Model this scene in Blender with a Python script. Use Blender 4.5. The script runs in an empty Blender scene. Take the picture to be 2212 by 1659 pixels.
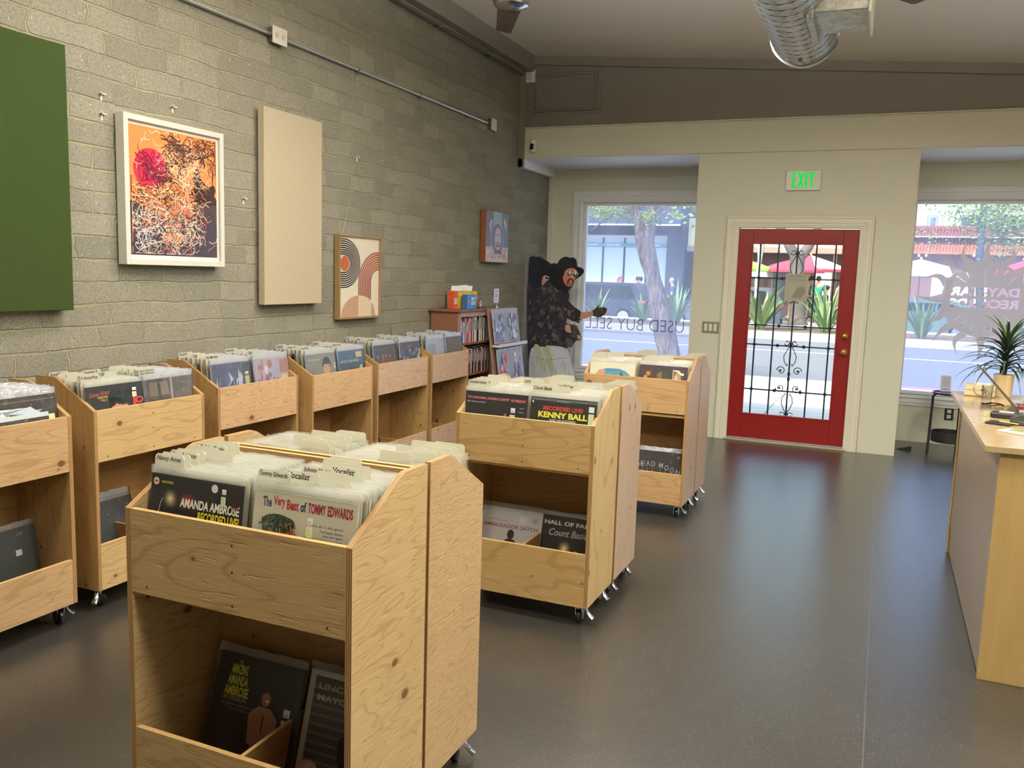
import bpy, math, random
from math import sin, cos, pi, radians as rad
from mathutils import Vector, Matrix, Euler, noise as mnoise

random.seed(7)
SC = bpy.context.scene
COL = SC.collection

# ------------------------------------------------------------------ camera
IW, IH, FPX = 2212.0, 1659.0, 1852.9
CAMP = Vector((0, 0, 1.56))
def cam_axes(yaw=rad(23.138), pit=rad(-7.362), rol=rad(1.831)):
    f = Vector((-sin(yaw) * cos(pit), cos(yaw) * cos(pit), sin(pit)))
    r = Vector((cos(yaw), sin(yaw), 0)); u = r.cross(f)
    return r * cos(rol) + u * sin(rol), -r * sin(rol) + u * cos(rol), f
CR, CU, CF = cam_axes()
cd = bpy.data.cameras.new('camera'); co = bpy.data.objects.new('camera', cd); COL.objects.link(co)
co.matrix_world = Matrix(((CR.x, CU.x, -CF.x, CAMP.x), (CR.y, CU.y, -CF.y, CAMP.y), (CR.z, CU.z, -CF.z, CAMP.z), (0, 0, 0, 1)))
cd.sensor_width = 36; cd.lens = FPX / IW * 36; cd.clip_start = .05; cd.clip_end = 400
SC.camera = co

# ------------------------------------------------------------------ view, sky, sun, lamps
SC.view_settings.view_transform = 'Standard'; SC.view_settings.look = 'None'
SC.view_settings.gamma = 1; SC.view_settings.use_curve_mapping = False
SC.view_settings.exposure = 0.0
SC.cycles.transparent_max_bounces = 24
SC.cycles.sample_clamp_indirect = 6
wd = bpy.data.worlds.new('sky'); SC.world = wd; wd.use_nodes = True
wn = wd.node_tree; wn.nodes.clear()
sky = wn.nodes.new('ShaderNodeTexSky'); sky.sky_type = 'NISHITA'; sky.sun_disc = False
sky.sun_elevation = rad(52); sky.sun_rotation = rad(200); sky.air_density = 1.3; sky.dust_density = 3.5
bgn = wn.nodes.new('ShaderNodeBackground'); wo = wn.nodes.new('ShaderNodeOutputWorld')
bgn.inputs['Strength'].default_value = 0.6
wn.links.new(sky.outputs[0], bgn.inputs[0]); wn.links.new(bgn.outputs[0], wo.inputs[0])
sd = bpy.data.lights.new('sun', 'SUN'); sd.energy = 5.0; sd.angle = rad(3); sd.color = (1, .95, .87)
so = bpy.data.objects.new('sun', sd); COL.objects.link(so); so.rotation_euler = (rad(38), 0, rad(-28)); so.location = (0, 0, 20)

LAMPC = (1.0, .965, .88)
LAMPS = [(-2.3, .9, 40), (.0, 1.2, 42), (2.1, 1.25, 34), (-2.2, 3.1, 42), (.2, 3.1, 44), (2.4, 3.4, 34), (-1.4, 4.6, 62), (1.4, 4.7, 56)]

# ------------------------------------------------------------------ measuring: a pixel of the photo on a real plane
def ray(px, py):
    return CR * ((px - IW / 2) / FPX) - CU * ((py - IH / 2) / FPX) + CF
def at(px, py, ax, val):
    d = ray(px, py); t = (val - CAMP[ax]) / d[ax]; return CAMP + d * t

# ------------------------------------------------------------------ materials
MATS = {}
def mat(name):
    m = bpy.data.materials.new(name); m.use_nodes = True; m.node_tree.nodes.clear()
    MATS[name] = m; return m
class NT:
    def __init__(s, m): s.t = m.node_tree
    def n(s, typ, **kw):
        nd = s.t.nodes.new('ShaderNode' + typ)
        for k, v in kw.items():
            if k.startswith('i_'):
                key = k[2:]
                key = int(key) if key.isdigit() else key.replace('_', ' ')
                s.set(nd, key, v)
            else: setattr(nd, k, v)
        return nd
    def set(s, nd, key, v):
        if hasattr(v, 'is_output') or hasattr(v, 'links'): s.t.links.new(v, nd.inputs[key])
        else: nd.inputs[key].default_value = v
    def math(s, op, a, b=0., c=None, clamp=False):
        nd = s.n('Math', operation=op, use_clamp=clamp); s.set(nd, 0, a); s.set(nd, 1, b)
        if c is not None: s.set(nd, 2, c)
        return nd.outputs[0]
    def mix(s, fac, a, b, mode='MIX'):
        nd = s.n('Mix', data_type='RGBA', blend_type=mode); s.set(nd, 0, fac); s.set(nd, 6, a); s.set(nd, 7, b); return nd.outputs[2]
    def ramp(s, fac, stops, interp='LINEAR'):
        nd = s.n('ValToRGB'); s.set(nd, 0, fac); cr = nd.color_ramp; cr.interpolation = interp
        while len(cr.elements) < len(stops): cr.elements.new(.5)
        for e, (p, c) in zip(cr.elements, stops):
            e.position = p; e.color = (c, c, c, 1) if not hasattr(c, '__len__') else (*c[:3], 1)
        return nd.outputs[0]
    def noise(s, vec, scale, detail=3, rough=.55, dist=0.):
        nd = s.n('TexNoise'); s.set(nd, 'Vector', vec) if vec is not None else None
        nd.inputs['Scale'].default_value = scale; nd.inputs['Detail'].default_value = detail
        nd.inputs['Roughness'].default_value = rough; nd.inputs['Distortion'].default_value = dist
        return nd.outputs[0]
    def pos(s, scale=(1, 1, 1), loc=(0, 0, 0), obj=False):
        src = s.n('TexCoord').outputs['Object'] if obj else s.n('NewGeometry').outputs['Position']
        mp = s.n('Mapping'); s.t.links.new(src, mp.inputs[0]); mp.inputs['Scale'].default_value = scale; mp.inputs['Location'].default_value = loc
        return mp.outputs[0]
    def out(s, sh):
        o = s.n('OutputMaterial'); s.t.links.new(sh, o.inputs[0])
    def bsdf(s, col, rough=.5, metal=0., spec=.5, bump=None, bstr=.2, bdist=.01, **kw):
        p = s.n('BsdfPrincipled'); s.set(p, 'Base Color', col if not isinstance(col, tuple) or len(col) == 4 else (*col, 1))
        s.set(p, 'Roughness', rough); s.set(p, 'Metallic', metal); s.set(p, 'Specular IOR Level', spec)
        for k, v in kw.items(): s.set(p, k.replace('_', ' '), v)
        if bump is not None:
            b = s.n('Bump'); s.set(b, 'Height', bump); b.inputs['Strength'].default_value = bstr; b.inputs['Distance'].default_value = bdist
            s.t.links.new(b.outputs[0], p.inputs['Normal'])
        return p.outputs[0]
def lin(c):
    "sRGB 0-255 to linear"
    r = []
    for v in c[:3]:
        v /= 255.; r.append(v / 12.92 if v <= .04045 else ((v + .055) / 1.055) ** 2.4)
    return tuple(r)
def plain(name, srgb, rough=.5, metal=0., spec=.5, var=.06, vs=9., bump=0., **kw):
    if name in MATS: return MATS[name]
    m = mat(name); t = NT(m); c = lin(srgb); p = t.pos()
    f = t.noise(p, vs, 3)
    colr = t.mix(f, (*[x * (1 - var) for x in c], 1), (*[min(1, x * (1 + var)) for x in c], 1))
    bp = t.noise(p, 120, 2) if bump else None
    t.out(t.bsdf(colr, rough, metal, spec, bump=bp, bstr=bump, bdist=.002, **kw)); return m
def emis(name, srgb, s):
    m = mat(name); t = NT(m); e = t.n('Emission'); e.inputs[0].default_value = (*lin(srgb), 1); e.inputs[1].default_value = s
    t.out(e.outputs[0]); return m

def wood(name, tone, orient='h', knots=1.0, swirl=1.0, rough=.42):
    "plywood / softwood face; orient h: grain runs level, v: grain runs upright"
    m = mat(name); t = NT(m); c = tuple(v * w_ for v, w_ in zip(lin(tone), (.86, .87, .90)))
    sc = (1.2, 1.2, 7.) if orient == 'h' else (6.5, 6.5, .9)
    p = t.pos(sc, (random.uniform(0, 9), random.uniform(0, 9), random.uniform(0, 9)))
    base = t.noise(p, 1.3 * swirl, 2, .5, .6)
    rings = t.math('SINE', t.math('MULTIPLY', base, 62.))
    line = t.ramp(rings, [(0, 0.), (.72, .05), (1, 1.)])
    sc2 = (6, 6, 90) if orient == 'h' else (90, 90, 5)
    st = t.noise(t.pos(sc2), 1.6, 3, .6)
    tear = t.ramp(t.noise(t.pos((9, 9, 60) if orient == 'h' else (60, 60, 9)), 1.4, 2, .5), [(.62, 0.), (.72, 1.)])
    big = t.noise(t.pos((2, 2, 3)), 1.2, 2)
    dark = (c[0] * .62, c[1] * .50, c[2] * .40, 1); lite = (min(1, c[0] * 1.12), min(1, c[1] * 1.14), min(1, c[2] * 1.18), 1)
    colr = t.mix(big, (*[x * .9 for x in c], 1), lite)
    colr = t.mix(t.math('MULTIPLY', line, .50), colr, dark)
    colr = t.mix(t.math('MULTIPLY', t.ramp(st, [(.3, 0.), (.75, 1.)]), .34), colr, dark)
    hgt = t.math('ADD', t.math('MULTIPLY', st, .5), t.math('MULTIPLY', tear, -.8))
    if knots:
        ks = (4.2, 4.2, 6.) if orient == 'h' else (7.5, 7.5, 4.4)
        sx_ = t.n('SeparateXYZ'); t.t.links.new(t.n('NewGeometry').outputs['Position'], sx_.inputs[0])
        cb_ = t.n('CombineXYZ'); t.set(cb_, 0, t.math('MULTIPLY_ADD', t.math('ADD', sx_.outputs[0], sx_.outputs[1]), ks[0], random.uniform(0, 9))); t.set(cb_, 1, t.math('MULTIPLY_ADD', sx_.outputs[2], ks[2], random.uniform(0, 9))); kp = cb_.outputs[0]
        wob = t.n('VectorMath', operation='SCALE'); t.t.links.new(t.n('TexNoise', i_Vector=kp, i_Scale=6.).outputs[1], wob.inputs[0]); wob.inputs[3].default_value = .06
        ad = t.n('VectorMath', operation='ADD'); t.t.links.new(kp, ad.inputs[0]); t.t.links.new(wob.outputs[0], ad.inputs[1])
        vo = t.n('TexVoronoi', voronoi_dimensions='2D'); t.t.links.new(ad.outputs[0], vo.inputs['Vector']); vo.inputs['Scale'].default_value = 1.05
        sep = t.n('SeparateColor'); t.t.links.new(vo.outputs['Color'], sep.inputs[0])
        keep = t.math('GREATER_THAN', sep.outputs[0], 1 - .55 * knots)
        rr = t.math('MULTIPLY_ADD', sep.outputs[1], .09, .035)
        q = t.math('DIVIDE', vo.outputs['Distance'], rr)
        core = t.math('MULTIPLY', t.ramp(q, [(.55, 1.), (.9, 0.)]), keep)
        halo = t.math('MULTIPLY', t.ramp(q, [(.5, 1.), (1., .35)]), keep)
        halo = t.math('MULTIPLY', halo, t.math('LESS_THAN', q, 1.9))
        colr = t.mix(t.math('MULTIPLY', halo, .4), colr, dark)
        colr = t.mix(t.math('MULTIPLY', core, .85), colr, (c[0] * .22, c[1] * .12, c[2] * .08, 1))
    t.out(t.bsdf(colr, rough, 0, .4, bump=hgt, bstr=.35, bdist=.003)); return m

def edge_ply():
    m = mat('plywood_edge'); t = NT(m)
    st = t.noise(t.pos((40, 40, 40)), 3, 2)
    c = t.mix(st, (*lin((186, 142, 84)), 1), (*lin((220, 184, 120)), 1)); t.out(t.bsdf(c, .5)); return m
EDGE = edge_ply()
def edge_striped():
    m = mat('plywood_edge_layers'); t = NT(m); sp = t.n('SeparateXYZ'); t.t.links.new(t.pos(obj=True), sp.inputs[0])
    s = t.ramp(t.math('SINE', t.math('MULTIPLY', sp.outputs[0], 2 * pi / .0062)), [(.0, lin((132, 94, 52))), (.45, lin((176, 136, 82))), (1, lin((216, 178, 114)))])
    t.out(t.bsdf(t.mix(t.math('MULTIPLY', t.noise(t.pos((30, 30, 6)), 2, 3), .5), s, (*lin((120, 86, 50)), 1)), .6)); return m
EDGES = edge_striped()

def printed():
    "printed paper / card: the ink colours of each patch are stored on the mesh"
    m = mat('printed_card'); t = NT(m); a = t.n('VertexColor', layer_name='ink')
    t.out(t.bsdf(a.outputs[0], .38, 0, .45)); return m
INK = printed()
def film(name, srgb, alpha, rough=.15, spec_w=.25):
    "clear plastic film: mostly see-through, a little milky, glossy"
    m = mat(name); t = NT(m)
    tr = t.n('BsdfTransparent'); di = t.n('BsdfDiffuse'); di.inputs[0].default_value = (*lin(srgb), 1)
    tl = t.n('BsdfTranslucent'); tl.inputs[0].default_value = (*lin(srgb), 1)
    gl = t.n('BsdfGlossy'); gl.inputs['Roughness'].default_value = rough
    b = t.n('Bump'); t.set(b, 'Height', t.noise(t.pos((1, 1, 1)), 22, 3, .6, 1.)); b.inputs['Strength'].default_value = .6; b.inputs['Distance'].default_value = .01
    t.t.links.new(b.outputs[0], gl.inputs['Normal'])
    m0 = t.n('MixShader'); m0.inputs[0].default_value = .45; t.t.links.new(di.outputs[0], m0.inputs[1]); t.t.links.new(tl.outputs[0], m0.inputs[2])
    m1 = t.n('MixShader'); m1.inputs[0].default_value = alpha; t.t.links.new(tr.outputs[0], m1.inputs[1]); t.t.links.new(m0.outputs[0], m1.inputs[2])
    lw = t.n('LayerWeight'); lw.inputs[0].default_value = .25
    m2 = t.n('MixShader'); t.t.links.new(t.math('MULTIPLY_ADD', lw.outputs['Fresnel'], spec_w * 2, spec_w * .16), m2.inputs[0]); t.t.links.new(m1.outputs[0], m2.inputs[1]); t.t.links.new(gl.outputs[0], m2.inputs[2])
    t.out(m2.outputs[0]); return m
SLEEVE = film('clear_plastic_sleeve', (232, 232, 224), .05, .12, .10)
SLEEVETOP = film('clear_plastic_sleeve_top', (236, 236, 226), .24, .2, .2)
MILKY = film('milky_plastic', (224, 221, 202), .74, .3, .12)
SHINY = film('shiny_plastic_wrap', (238, 240, 246), .10, .12, .55)
SHINYTOP = film('shiny_plastic_wrap_top', (240, 242, 248), .45, .15, .8)

# ------------------------------------------------------------------ mesh building
WHITE = (1, 1, 1)
class MB:
    def __init__(s): s.v = []; s.f = []; s.m = []; s.c = []; s.mats = []; s.ink = False; s.X = None
    def slot(s, m):
        if m is None: return 0
        if m not in s.mats: s.mats.append(m)
        return s.mats.index(m)
    def add(s, vs, fs, m=None, c=None):
        b = len(s.v); i = s.slot(m)
        for p in vs:
            p = Vector(p); s.v.append(tuple(s.X @ p) if s.X else tuple(p))
        for f in fs: s.f.append([b + k for k in f]); s.m.append(i); s.c.append(c or WHITE)
        if c: s.ink = True
        return s
    def box(s, x0, x1, y0, y1, z0, z1, m=None, c=None):
        v = [(x, y, z) for z in (z0, z1) for y in (y0, y1) for x in (x0, x1)]
        return s.add(v, [(0, 2, 3, 1), (4, 5, 7, 6), (0, 1, 5, 4), (2, 6, 7, 3), (0, 4, 6, 2), (1, 3, 7, 5)], m, c)
    def prism(s, pts, ax, a, b, m=None, em=None, c=None):
        "pts: 2D outline in the two other axes (cyclic order x,y,z), extruded along ax from a to b; em: material of the rim faces"
        o = [(1, 2), (0, 2), (0, 1)][ax]; n = len(pts); vs = []
        for h in (a, b):
            for p in pts:
                q = [0, 0, 0]; q[ax] = h; q[o[0]] = p[0]; q[o[1]] = p[1]; vs.append(q)
        s.add(vs, [list(range(n))[::-1], list(range(n, 2 * n))], m, c)
        s.add(vs, [(k, (k + 1) % n, n + (k + 1) % n, n + k) for k in range(n)], em or m, c)
        return s
    def tube(s, pts, r, seg=8, m=None, c=None, cap=True):
        pts = [Vector(p) for p in pts]; n = len(pts); rs = r if hasattr(r, '__len__') else [r] * n; vs = []; fs = []
        up = None
        for i, p in enumerate(pts):
            d = (pts[min(i + 1, n - 1)] - pts[max(i - 1, 0)])
            if d.length < 1e-9: d = Vector((0, 0, 1))
            d.normalize()
            if up is None: up = d.orthogonal().normalized()
            up = (up - d * up.dot(d)); up = up.normalized() if up.length > 1e-6 else d.orthogonal().normalized()
            w = d.cross(up)
            for k in range(seg):
                a = 2 * pi * k / seg; vs.append(p + (up * cos(a) + w * sin(a)) * rs[i])
        for i in range(n - 1):
            for k in range(seg):
                k2 = (k + 1) % seg; fs.append((i * seg + k, i * seg + k2, (i + 1) * seg + k2, (i + 1) * seg + k))
        if cap: fs.append(tuple(range(seg))[::-1]); fs.append(tuple((n - 1) * seg + k for k in range(seg)))
        return s.add(vs, fs, m, c)
    def lathe(s, prof, cen=(0, 0, 0), seg=24, m=None, ax=2, c=None):
        "prof: (radius, height) pairs"
        vs = []; n = len(prof); cen = Vector(cen)
        for r, h in prof:
            for k in range(seg):
                a = 2 * pi * k / seg; q = [r * cos(a), r * sin(a), h]
                if ax == 0: q = [h, r * cos(a), r * sin(a)]
                if ax == 1: q = [r * cos(a), h, r * sin(a)]
                vs.append(cen + Vector(q))
        fs = [(i * seg + k, i * seg + (k + 1) % seg, (i + 1) * seg + (k + 1) % seg, (i + 1) * seg + k) for i in range(n - 1) for k in range(seg)]
        if prof[0][0] > 1e-5: fs.append(tuple(range(seg))[::-1])
        if prof[-1][0] > 1e-5: fs.append(tuple((n - 1) * seg + k for k in range(seg)))
        return s.add(vs, fs, m, c)
    def ball(s, cen, r, seg=12, m=None, c=None):
        rr = r if hasattr(r, '__len__') else (r, r, r); vs = []; fs = []; rings = max(5, seg // 2)
        for i in range(rings + 1):
            th = pi * i / rings
            for k in range(seg):
                a = 2 * pi * k / seg; vs.append((cen[0] + rr[0] * sin(th) * cos(a), cen[1] + rr[1] * sin(th) * sin(a), cen[2] + rr[2] * cos(th)))
        for i in range(rings):
            for k in range(seg): fs.append((i * seg + k, (i + 1) * seg + k, (i + 1) * seg + (k + 1) % seg, i * seg + (k + 1) % seg))
        return s.add(vs, fs, m, c)
    def mesh(s, name, mats=None, smooth=False):
        me = bpy.data.meshes.new(name); me.from_pydata(s.v, [], s.f)
        ms = s.mats or (mats if isinstance(mats, list) else [mats])
        if s.mats and mats is not None and not isinstance(mats, list) and None in s.mats: ms = [x or mats for x in s.mats]
        for m in ms: me.materials.append(m)
        me.polygons.foreach_set('material_index', s.m)
        if s.ink:
            ca = me.color_attributes.new('ink', 'FLOAT_COLOR', 'CORNER'); d = []
            for p, c in zip(me.polygons, s.c): d += [*c[:3], 1.0] * p.loop_total
            ca.data.foreach_set('color', d)
        if smooth: me.polygons.foreach_set('use_smooth', [True] * len(me.polygons))
        me.update(); return me
    def build(s, name, mats=None, parent=None, smooth=False, bevel=0, loc=None, rot=None, fix=False):
        if not s.mats: s.mats = list(mats) if isinstance(mats, list) else [mats]
        me = s.mesh(name, mats, smooth)
        if fix:
            import bmesh
            bm = bmesh.new(); bm.from_mesh(me); bmesh.ops.recalc_face_normals(bm, faces=bm.faces); bm.to_mesh(me); bm.free()
        o = bpy.data.objects.new(name, me); COL.objects.link(o)
        if parent: o.parent = parent
        if loc is not None: o.location = loc
        if rot is not None: o.rotation_euler = rot
        if bevel:
            b = o.modifiers.new('bevel', 'BEVEL'); b.width = bevel; b.segments = 2; b.limit_method = 'ANGLE'; b.angle_limit = rad(40)
        if smooth:
            try:
                w = o.modifiers.new('wn', 'WEIGHTED_NORMAL'); w.keep_sharp = True
                me.set_sharp_from_angle(angle=rad(42))
            except Exception: pass
        return o
def empty(name, loc=(0, 0, 0), rz=0):
    o = bpy.data.objects.new(name, None); COL.objects.link(o); o.location = loc; o.rotation_euler = (0, 0, rz); o.empty_display_size = .05; return o
def tag(o, label, cat, group=None, kind=None):
    if label: o['label'] = label
    if cat: o['category'] = cat
    if group: o['group'] = group
    if kind: o['kind'] = kind
    return o
def structure(o, label=None):
    o['kind'] = 'structure'
    if label: o['label'] = label
    return o
KIDS = {}
def copy_tree(o, parent=None):
    c = o.copy(); COL.objects.link(c)
    if parent: c.parent = parent
    for ch in o.children: copy_tree(ch, c)
    return c

# ------------------------------------------------------------------ flat printed art: coloured shapes and lettering on a panel
TXT = {}
def text_tris(body, bold=0., shear=0., space=1.0):
    k = (body, bold, shear, space)
    if k not in TXT:
        c = bpy.data.curves.new('lettering', 'FONT'); c.body = body; c.offset = bold; c.shear = shear; c.space_character = space; c.resolution_u = 3
        o = bpy.data.objects.new('lettering', c); m = o.to_mesh()
        v = [(p.co.x, p.co.y) for p in m.vertices]; f = [list(p.vertices) for p in m.polygons]
        o.to_mesh_clear(); bpy.data.objects.remove(o); bpy.data.curves.remove(c)
        if v:
            x0 = min(p[0] for p in v); x1 = max(p[0] for p in v); y0 = min(p[1] for p in v); y1 = max(p[1] for p in v)
            v = [((p[0] - x0) / max(1e-6, x1 - x0), (p[1] - y0) / max(1e-6, y1 - y0)) for p in v]
            asp = (x1 - x0) / max(1e-6, y1 - y0)
        else: asp = 1
        TXT[k] = (v, f, asp)
    return TXT[k]
class Art:
    """2D drawing; origin lower left, x right, y up, units metres; put on a plane o + u*x + v*y, each layer a hair further along n"""
    def __init__(s, o, u, v, n, step=.00025):
        s.o = Vector(o); s.u = Vector(u).normalized(); s.w = Vector(v).normalized(); s.n = Vector(n).normalized(); s.k = 1; s.sc = 1; s.sy = 1; s.st = step; s.mb = MB(); s.flip = s.u.cross(s.w).dot(s.n) < 0
    def P(s, x, y): return s.o + s.u * (x * s.sc) + s.w * ((1 - (1 - y) * s.sy if s.sy != 1 else y) * s.sc) + s.n * (s.k * s.st)
    def tris(s, v, f, col):
        s.mb.add([s.P(*p) for p in v], [g[::-1] for g in f] if s.flip else f, None, lin(col)); s.k += 1; return s
    def poly(s, pts, col): return s.tris(pts, [list(range(len(pts)))], col)
    def rect(s, x0, y0, x1, y1, col): return s.poly([(x0, y0), (x1, y0), (x1, y1), (x0, y1)], col)
    def ell(s, x, y, rx, ry, col, n=28, a0=0, a1=2 * pi):
        pts = [(x + rx * cos(a0 + (a1 - a0) * i / n), y + ry * sin(a0 + (a1 - a0) * i / n)) for i in range(n if a1 - a0 > 6.2 else n + 1)]
        return s.poly(pts, col)
    def glow(s, x, y, rx, ry, c0, c1, n=7):
        for i in range(n):
            f = 1 - i / n; g = i / (n - 1); s.ell(x, y, rx * f, ry * f, [a + (b - a) * g for a, b in zip(c0, c1)], 20)
        return s
    def ring(s, x, y, r0, r1, col, a0=0, a1=2 * pi, n=32, ry=1.):
        v = []; f = []
        for i in range(n + 1):
            a = a0 + (a1 - a0) * i / n; v += [(x + r0 * cos(a), y + r0 * ry * sin(a)), (x + r1 * cos(a), y + r1 * ry * sin(a))]
        for i in range(n): f.append((2 * i, 2 * i + 1, 2 * i + 3, 2 * i + 2))
        return s.tris(v, f, col)
    def line(s, pts, w, col):
        v = []; f = []
        for i, p in enumerate(pts):
            a = Vector(pts[max(i - 1, 0)]); b = Vector(pts[min(i + 1, len(pts) - 1)]); d = (b - a)
            d = d.normalized() if d.length > 1e-9 else Vector((1, 0)); nn = Vector((-d.y, d.x)) * w / 2
            v += [(p[0] + nn.x, p[1] + nn.y), (p[0] - nn.x, p[1] - nn.y)]
        for i in range(len(pts) - 1): f.append((2 * i, 2 * i + 1, 2 * i + 3, 2 * i + 2))
        return s.tris(v, f, col)
    def text(s, body, x, y, h, col, w=None, al='l', bold=.02, shear=0., space=1., mirror=False, rot=0):
        v, f, asp = text_tris(body, bold, shear, space); w = w or h * asp
        x0 = x - (w if al == 'r' else w / 2 if al == 'c' else 0)
        pv = [(x0 + (1 - p[0] if mirror else p[0]) * w, y + p[1] * h) for p in v]
        if rot: pv = [(x + (a - x) * cos(rot) - (b - y) * sin(rot), y + (a - x) * sin(rot) + (b - y) * cos(rot)) for a, b in pv]
        return s.tris(pv, [g[::-1] for g in f] if mirror else f, col)
    def fig(s, x, y, h, skin, top, bottom, hair=(20, 15, 12)):
        "a small printed standing figure"
        u = h
        s.poly([(x - .11 * u, y), (x - .02 * u, y), (x, y + .45 * u), (x + .02 * u, y), (x + .11 * u, y), (x + .12 * u, y + .5 * u), (x - .12 * u, y + .5 * u)], bottom)
        s.poly([(x - .12 * u, y + .42 * u), (x + .12 * u, y + .42 * u), (x + .17 * u, y + .74 * u), (x + .08 * u, y + .82 * u), (x - .08 * u, y + .82 * u), (x - .17 * u, y + .74 * u)], top)
        s.poly([(x + .1 * u, y + .78 * u), (x + .19 * u, y + .72 * u), (x + .16 * u, y + .42 * u), (x + .09 * u, y + .42 * u)], top)
        s.poly([(x - .1 * u, y + .78 * u), (x - .19 * u, y + .72 * u), (x - .16 * u, y + .42 * u), (x - .09 * u, y + .42 * u)], top)
        s.rect(x - .03 * u, y + .8 * u, x + .03 * u, y + .86 * u, skin); s.ell(x, y + .92 * u, .075 * u, .1 * u, hair, 16); s.ell(x + .005 * u, y + .905 * u, .06 * u, .075 * u, skin, 16)
        return s
    def build(s, name, parent=None, loc=None, rot=None):
        return s.mb.build(name, INK, parent, loc=loc, rot=rot)
# ================================================================== the room shell
WX = -3.64            # brick wall face
YD, YW = 8.54, 9.46   # door wall, window wall
XR, YB = 4.2, -3.6
def ceil_z(x): return 3.79 - .0805 * (x + 3.5)

def cmu():
    m = mat('slump_block_wall'); t = NT(m)
    g = t.n('NewGeometry').outputs['Position']; sp = t.n('SeparateXYZ'); t.t.links.new(g, sp.inputs[0])
    w1 = t.noise(g, 2.2, 3); w2 = t.noise(g, 17., 2); w3 = t.noise(g, 5.5, 2)
    dz = t.math('ADD', t.math('MULTIPLY_ADD', w1, .044, -.022), t.math('MULTIPLY_ADD', w2, .011, -.0055))
    dy = t.math('ADD', t.math('MULTIPLY_ADD', w3, .10, -.05), t.math('MULTIPLY_ADD', w2, .009, -.0045))
    cb = t.n('CombineXYZ'); t.set(cb, 0, t.math('ADD', sp.outputs[1], dy)); t.set(cb, 1, t.math('ADD', t.math('ADD', sp.outputs[2], dz), 10 * .1115 - .0))
    br = t.n('TexBrick'); t.t.links.new(cb.outputs[0], br.inputs['Vector'])
    br.offset = .5; br.squash = 1.35; br.squash_frequency = 3
    for k, v in dict(Scale=1., Mortar_Size=.0075, Mortar_Smooth=.55, Bias=-.1, Brick_Width=.30, Row_Height=.1115).items(): br.inputs[k.replace('_', ' ')].default_value = v
    br.inputs['Color1'].default_value = (.15, .15, .15, 1); br.inputs['Color2'].default_value = (.8, .8, .8, 1); br.inputs['Mortar'].default_value = (.5, .5, .5, 1)
    fac = br.outputs['Fac']; per = br.outputs['Color']
    a = (*lin((130, 127, 112)), 1); b = (*lin((160, 155, 138)), 1)
    col = t.mix(per, a, b)
    gr = t.noise(g, 95, 4, .75)
    col = t.mix(t.ramp(gr, [(.38, .5), (.54, 0.)]), col, (*lin((96, 90, 72)), 1))
    sp2 = t.ramp(t.noise(g, 60, 2, .6), [(.69, 0.), (.74, 1.)])
    col = t.mix(t.math('MULTIPLY', sp2, .7), col, (*lin((205, 200, 172)), 1))
    mort = t.mix(t.noise(g, 3., 3), (*lin((142, 135, 109)), 1), (*lin((174, 165, 132)), 1))
    dark = t.math('MULTIPLY', t.ramp(t.noise(g, 6., 3), [(.45, 0.), (.58, 1.)]), t.ramp(fac, [(.1, 0.), (.45, 1.), (.75, .0)]))  # patchy shadow along the mortar edges, painted into the colour
    thick = t.ramp(t.noise(g, 4., 3), [(.4, .1), (.62, 1.)])
    col = t.mix(t.math('MULTIPLY', t.ramp(fac, [(.1, 0.), (.6, 1.)]), thick), col, mort)
    col = t.mix(dark, col, (*lin((44, 40, 28)), 1))
    upper = t.ramp(t.math('ADD', sp.outputs[2], t.math('MULTIPLY', t.noise(g, 1.2, 3), .7)), [(0, 0), (1, 1)])
    # upper courses mixed toward a darker grey-olive, block by block
    up = t.math('GREATER_THAN', t.math('MULTIPLY_ADD', per, .25, sp.outputs[2]), 3.32)
    col = t.mix(t.math('MULTIPLY', up, .45), col, (*lin((112, 109, 92)), 1))
    h = t.math('ADD', t.math('MULTIPLY', t.ramp(fac, [(0, 1.), (.75, 0.)]), 1.), t.math('MULTIPLY', gr, .45))
    h = t.math('ADD', h, t.math('MULTIPLY', w3, .8))
    t.out(t.bsdf(col, .92, 0, .15, bump=h, bstr=.75, bdist=.014)); return m
def rubber():
    m = mat('speckled_rubber_floor'); t = NT(m); g = t.n('NewGeometry').outputs['Position']
    col = t.mix(t.noise(g, 2., 3), (*lin((45, 43, 40)), 1), (*lin((53, 51, 47)), 1))
    wob = t.pos((1, 1, 1)); vo = t.n('TexVoronoi', feature='F1'); t.t.links.new(t.n('Mapping').outputs[0], vo.inputs['Vector'])
    mp = [x for x in m.node_tree.nodes if x.type == 'MAPPING'][-1]; t.t.links.new(g, mp.inputs[0]); mp.inputs['Scale'].default_value = (1, 1, 1)
    vo.inputs['Scale'].default_value = 95; vo.inputs['Randomness'].default_value = 1
    spk = t.math('MULTIPLY', t.ramp(vo.outputs['Distance'], [(.10, 1.), (.22, 0.)]), t.ramp(t.noise(g, 260, 1), [(.44, 0.), (.56, 1.)]))
    col = t.mix(t.math('MULTIPLY', spk, .75), col, (*lin((176, 158, 120)), 1))
    sp = t.n('SeparateXYZ'); t.t.links.new(g, sp.inputs[0])
    seam = t.math('LESS_THAN', t.math('ABSOLUTE', t.math('ADD', sp.outputs[0], -.058)), .0018)
    col = t.mix(t.math('MULTIPLY', seam, .22), col, (*lin((150, 146, 138)), 1))
    scuff = t.ramp(t.noise(t.pos((1, 3, 1)), 3.1, 5, .7, 1.5), [(.35, 0.), (.7, 1.)])
    ro = t.math('MULTIPLY_ADD', scuff, .012, .29)
    t.out(t.bsdf(col, ro, 0, 1., Coat_Weight=.35, Coat_Roughness=.3, bump=t.noise(g, 140, 3, .6), bstr=.22, bdist=.003)); return m
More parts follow.
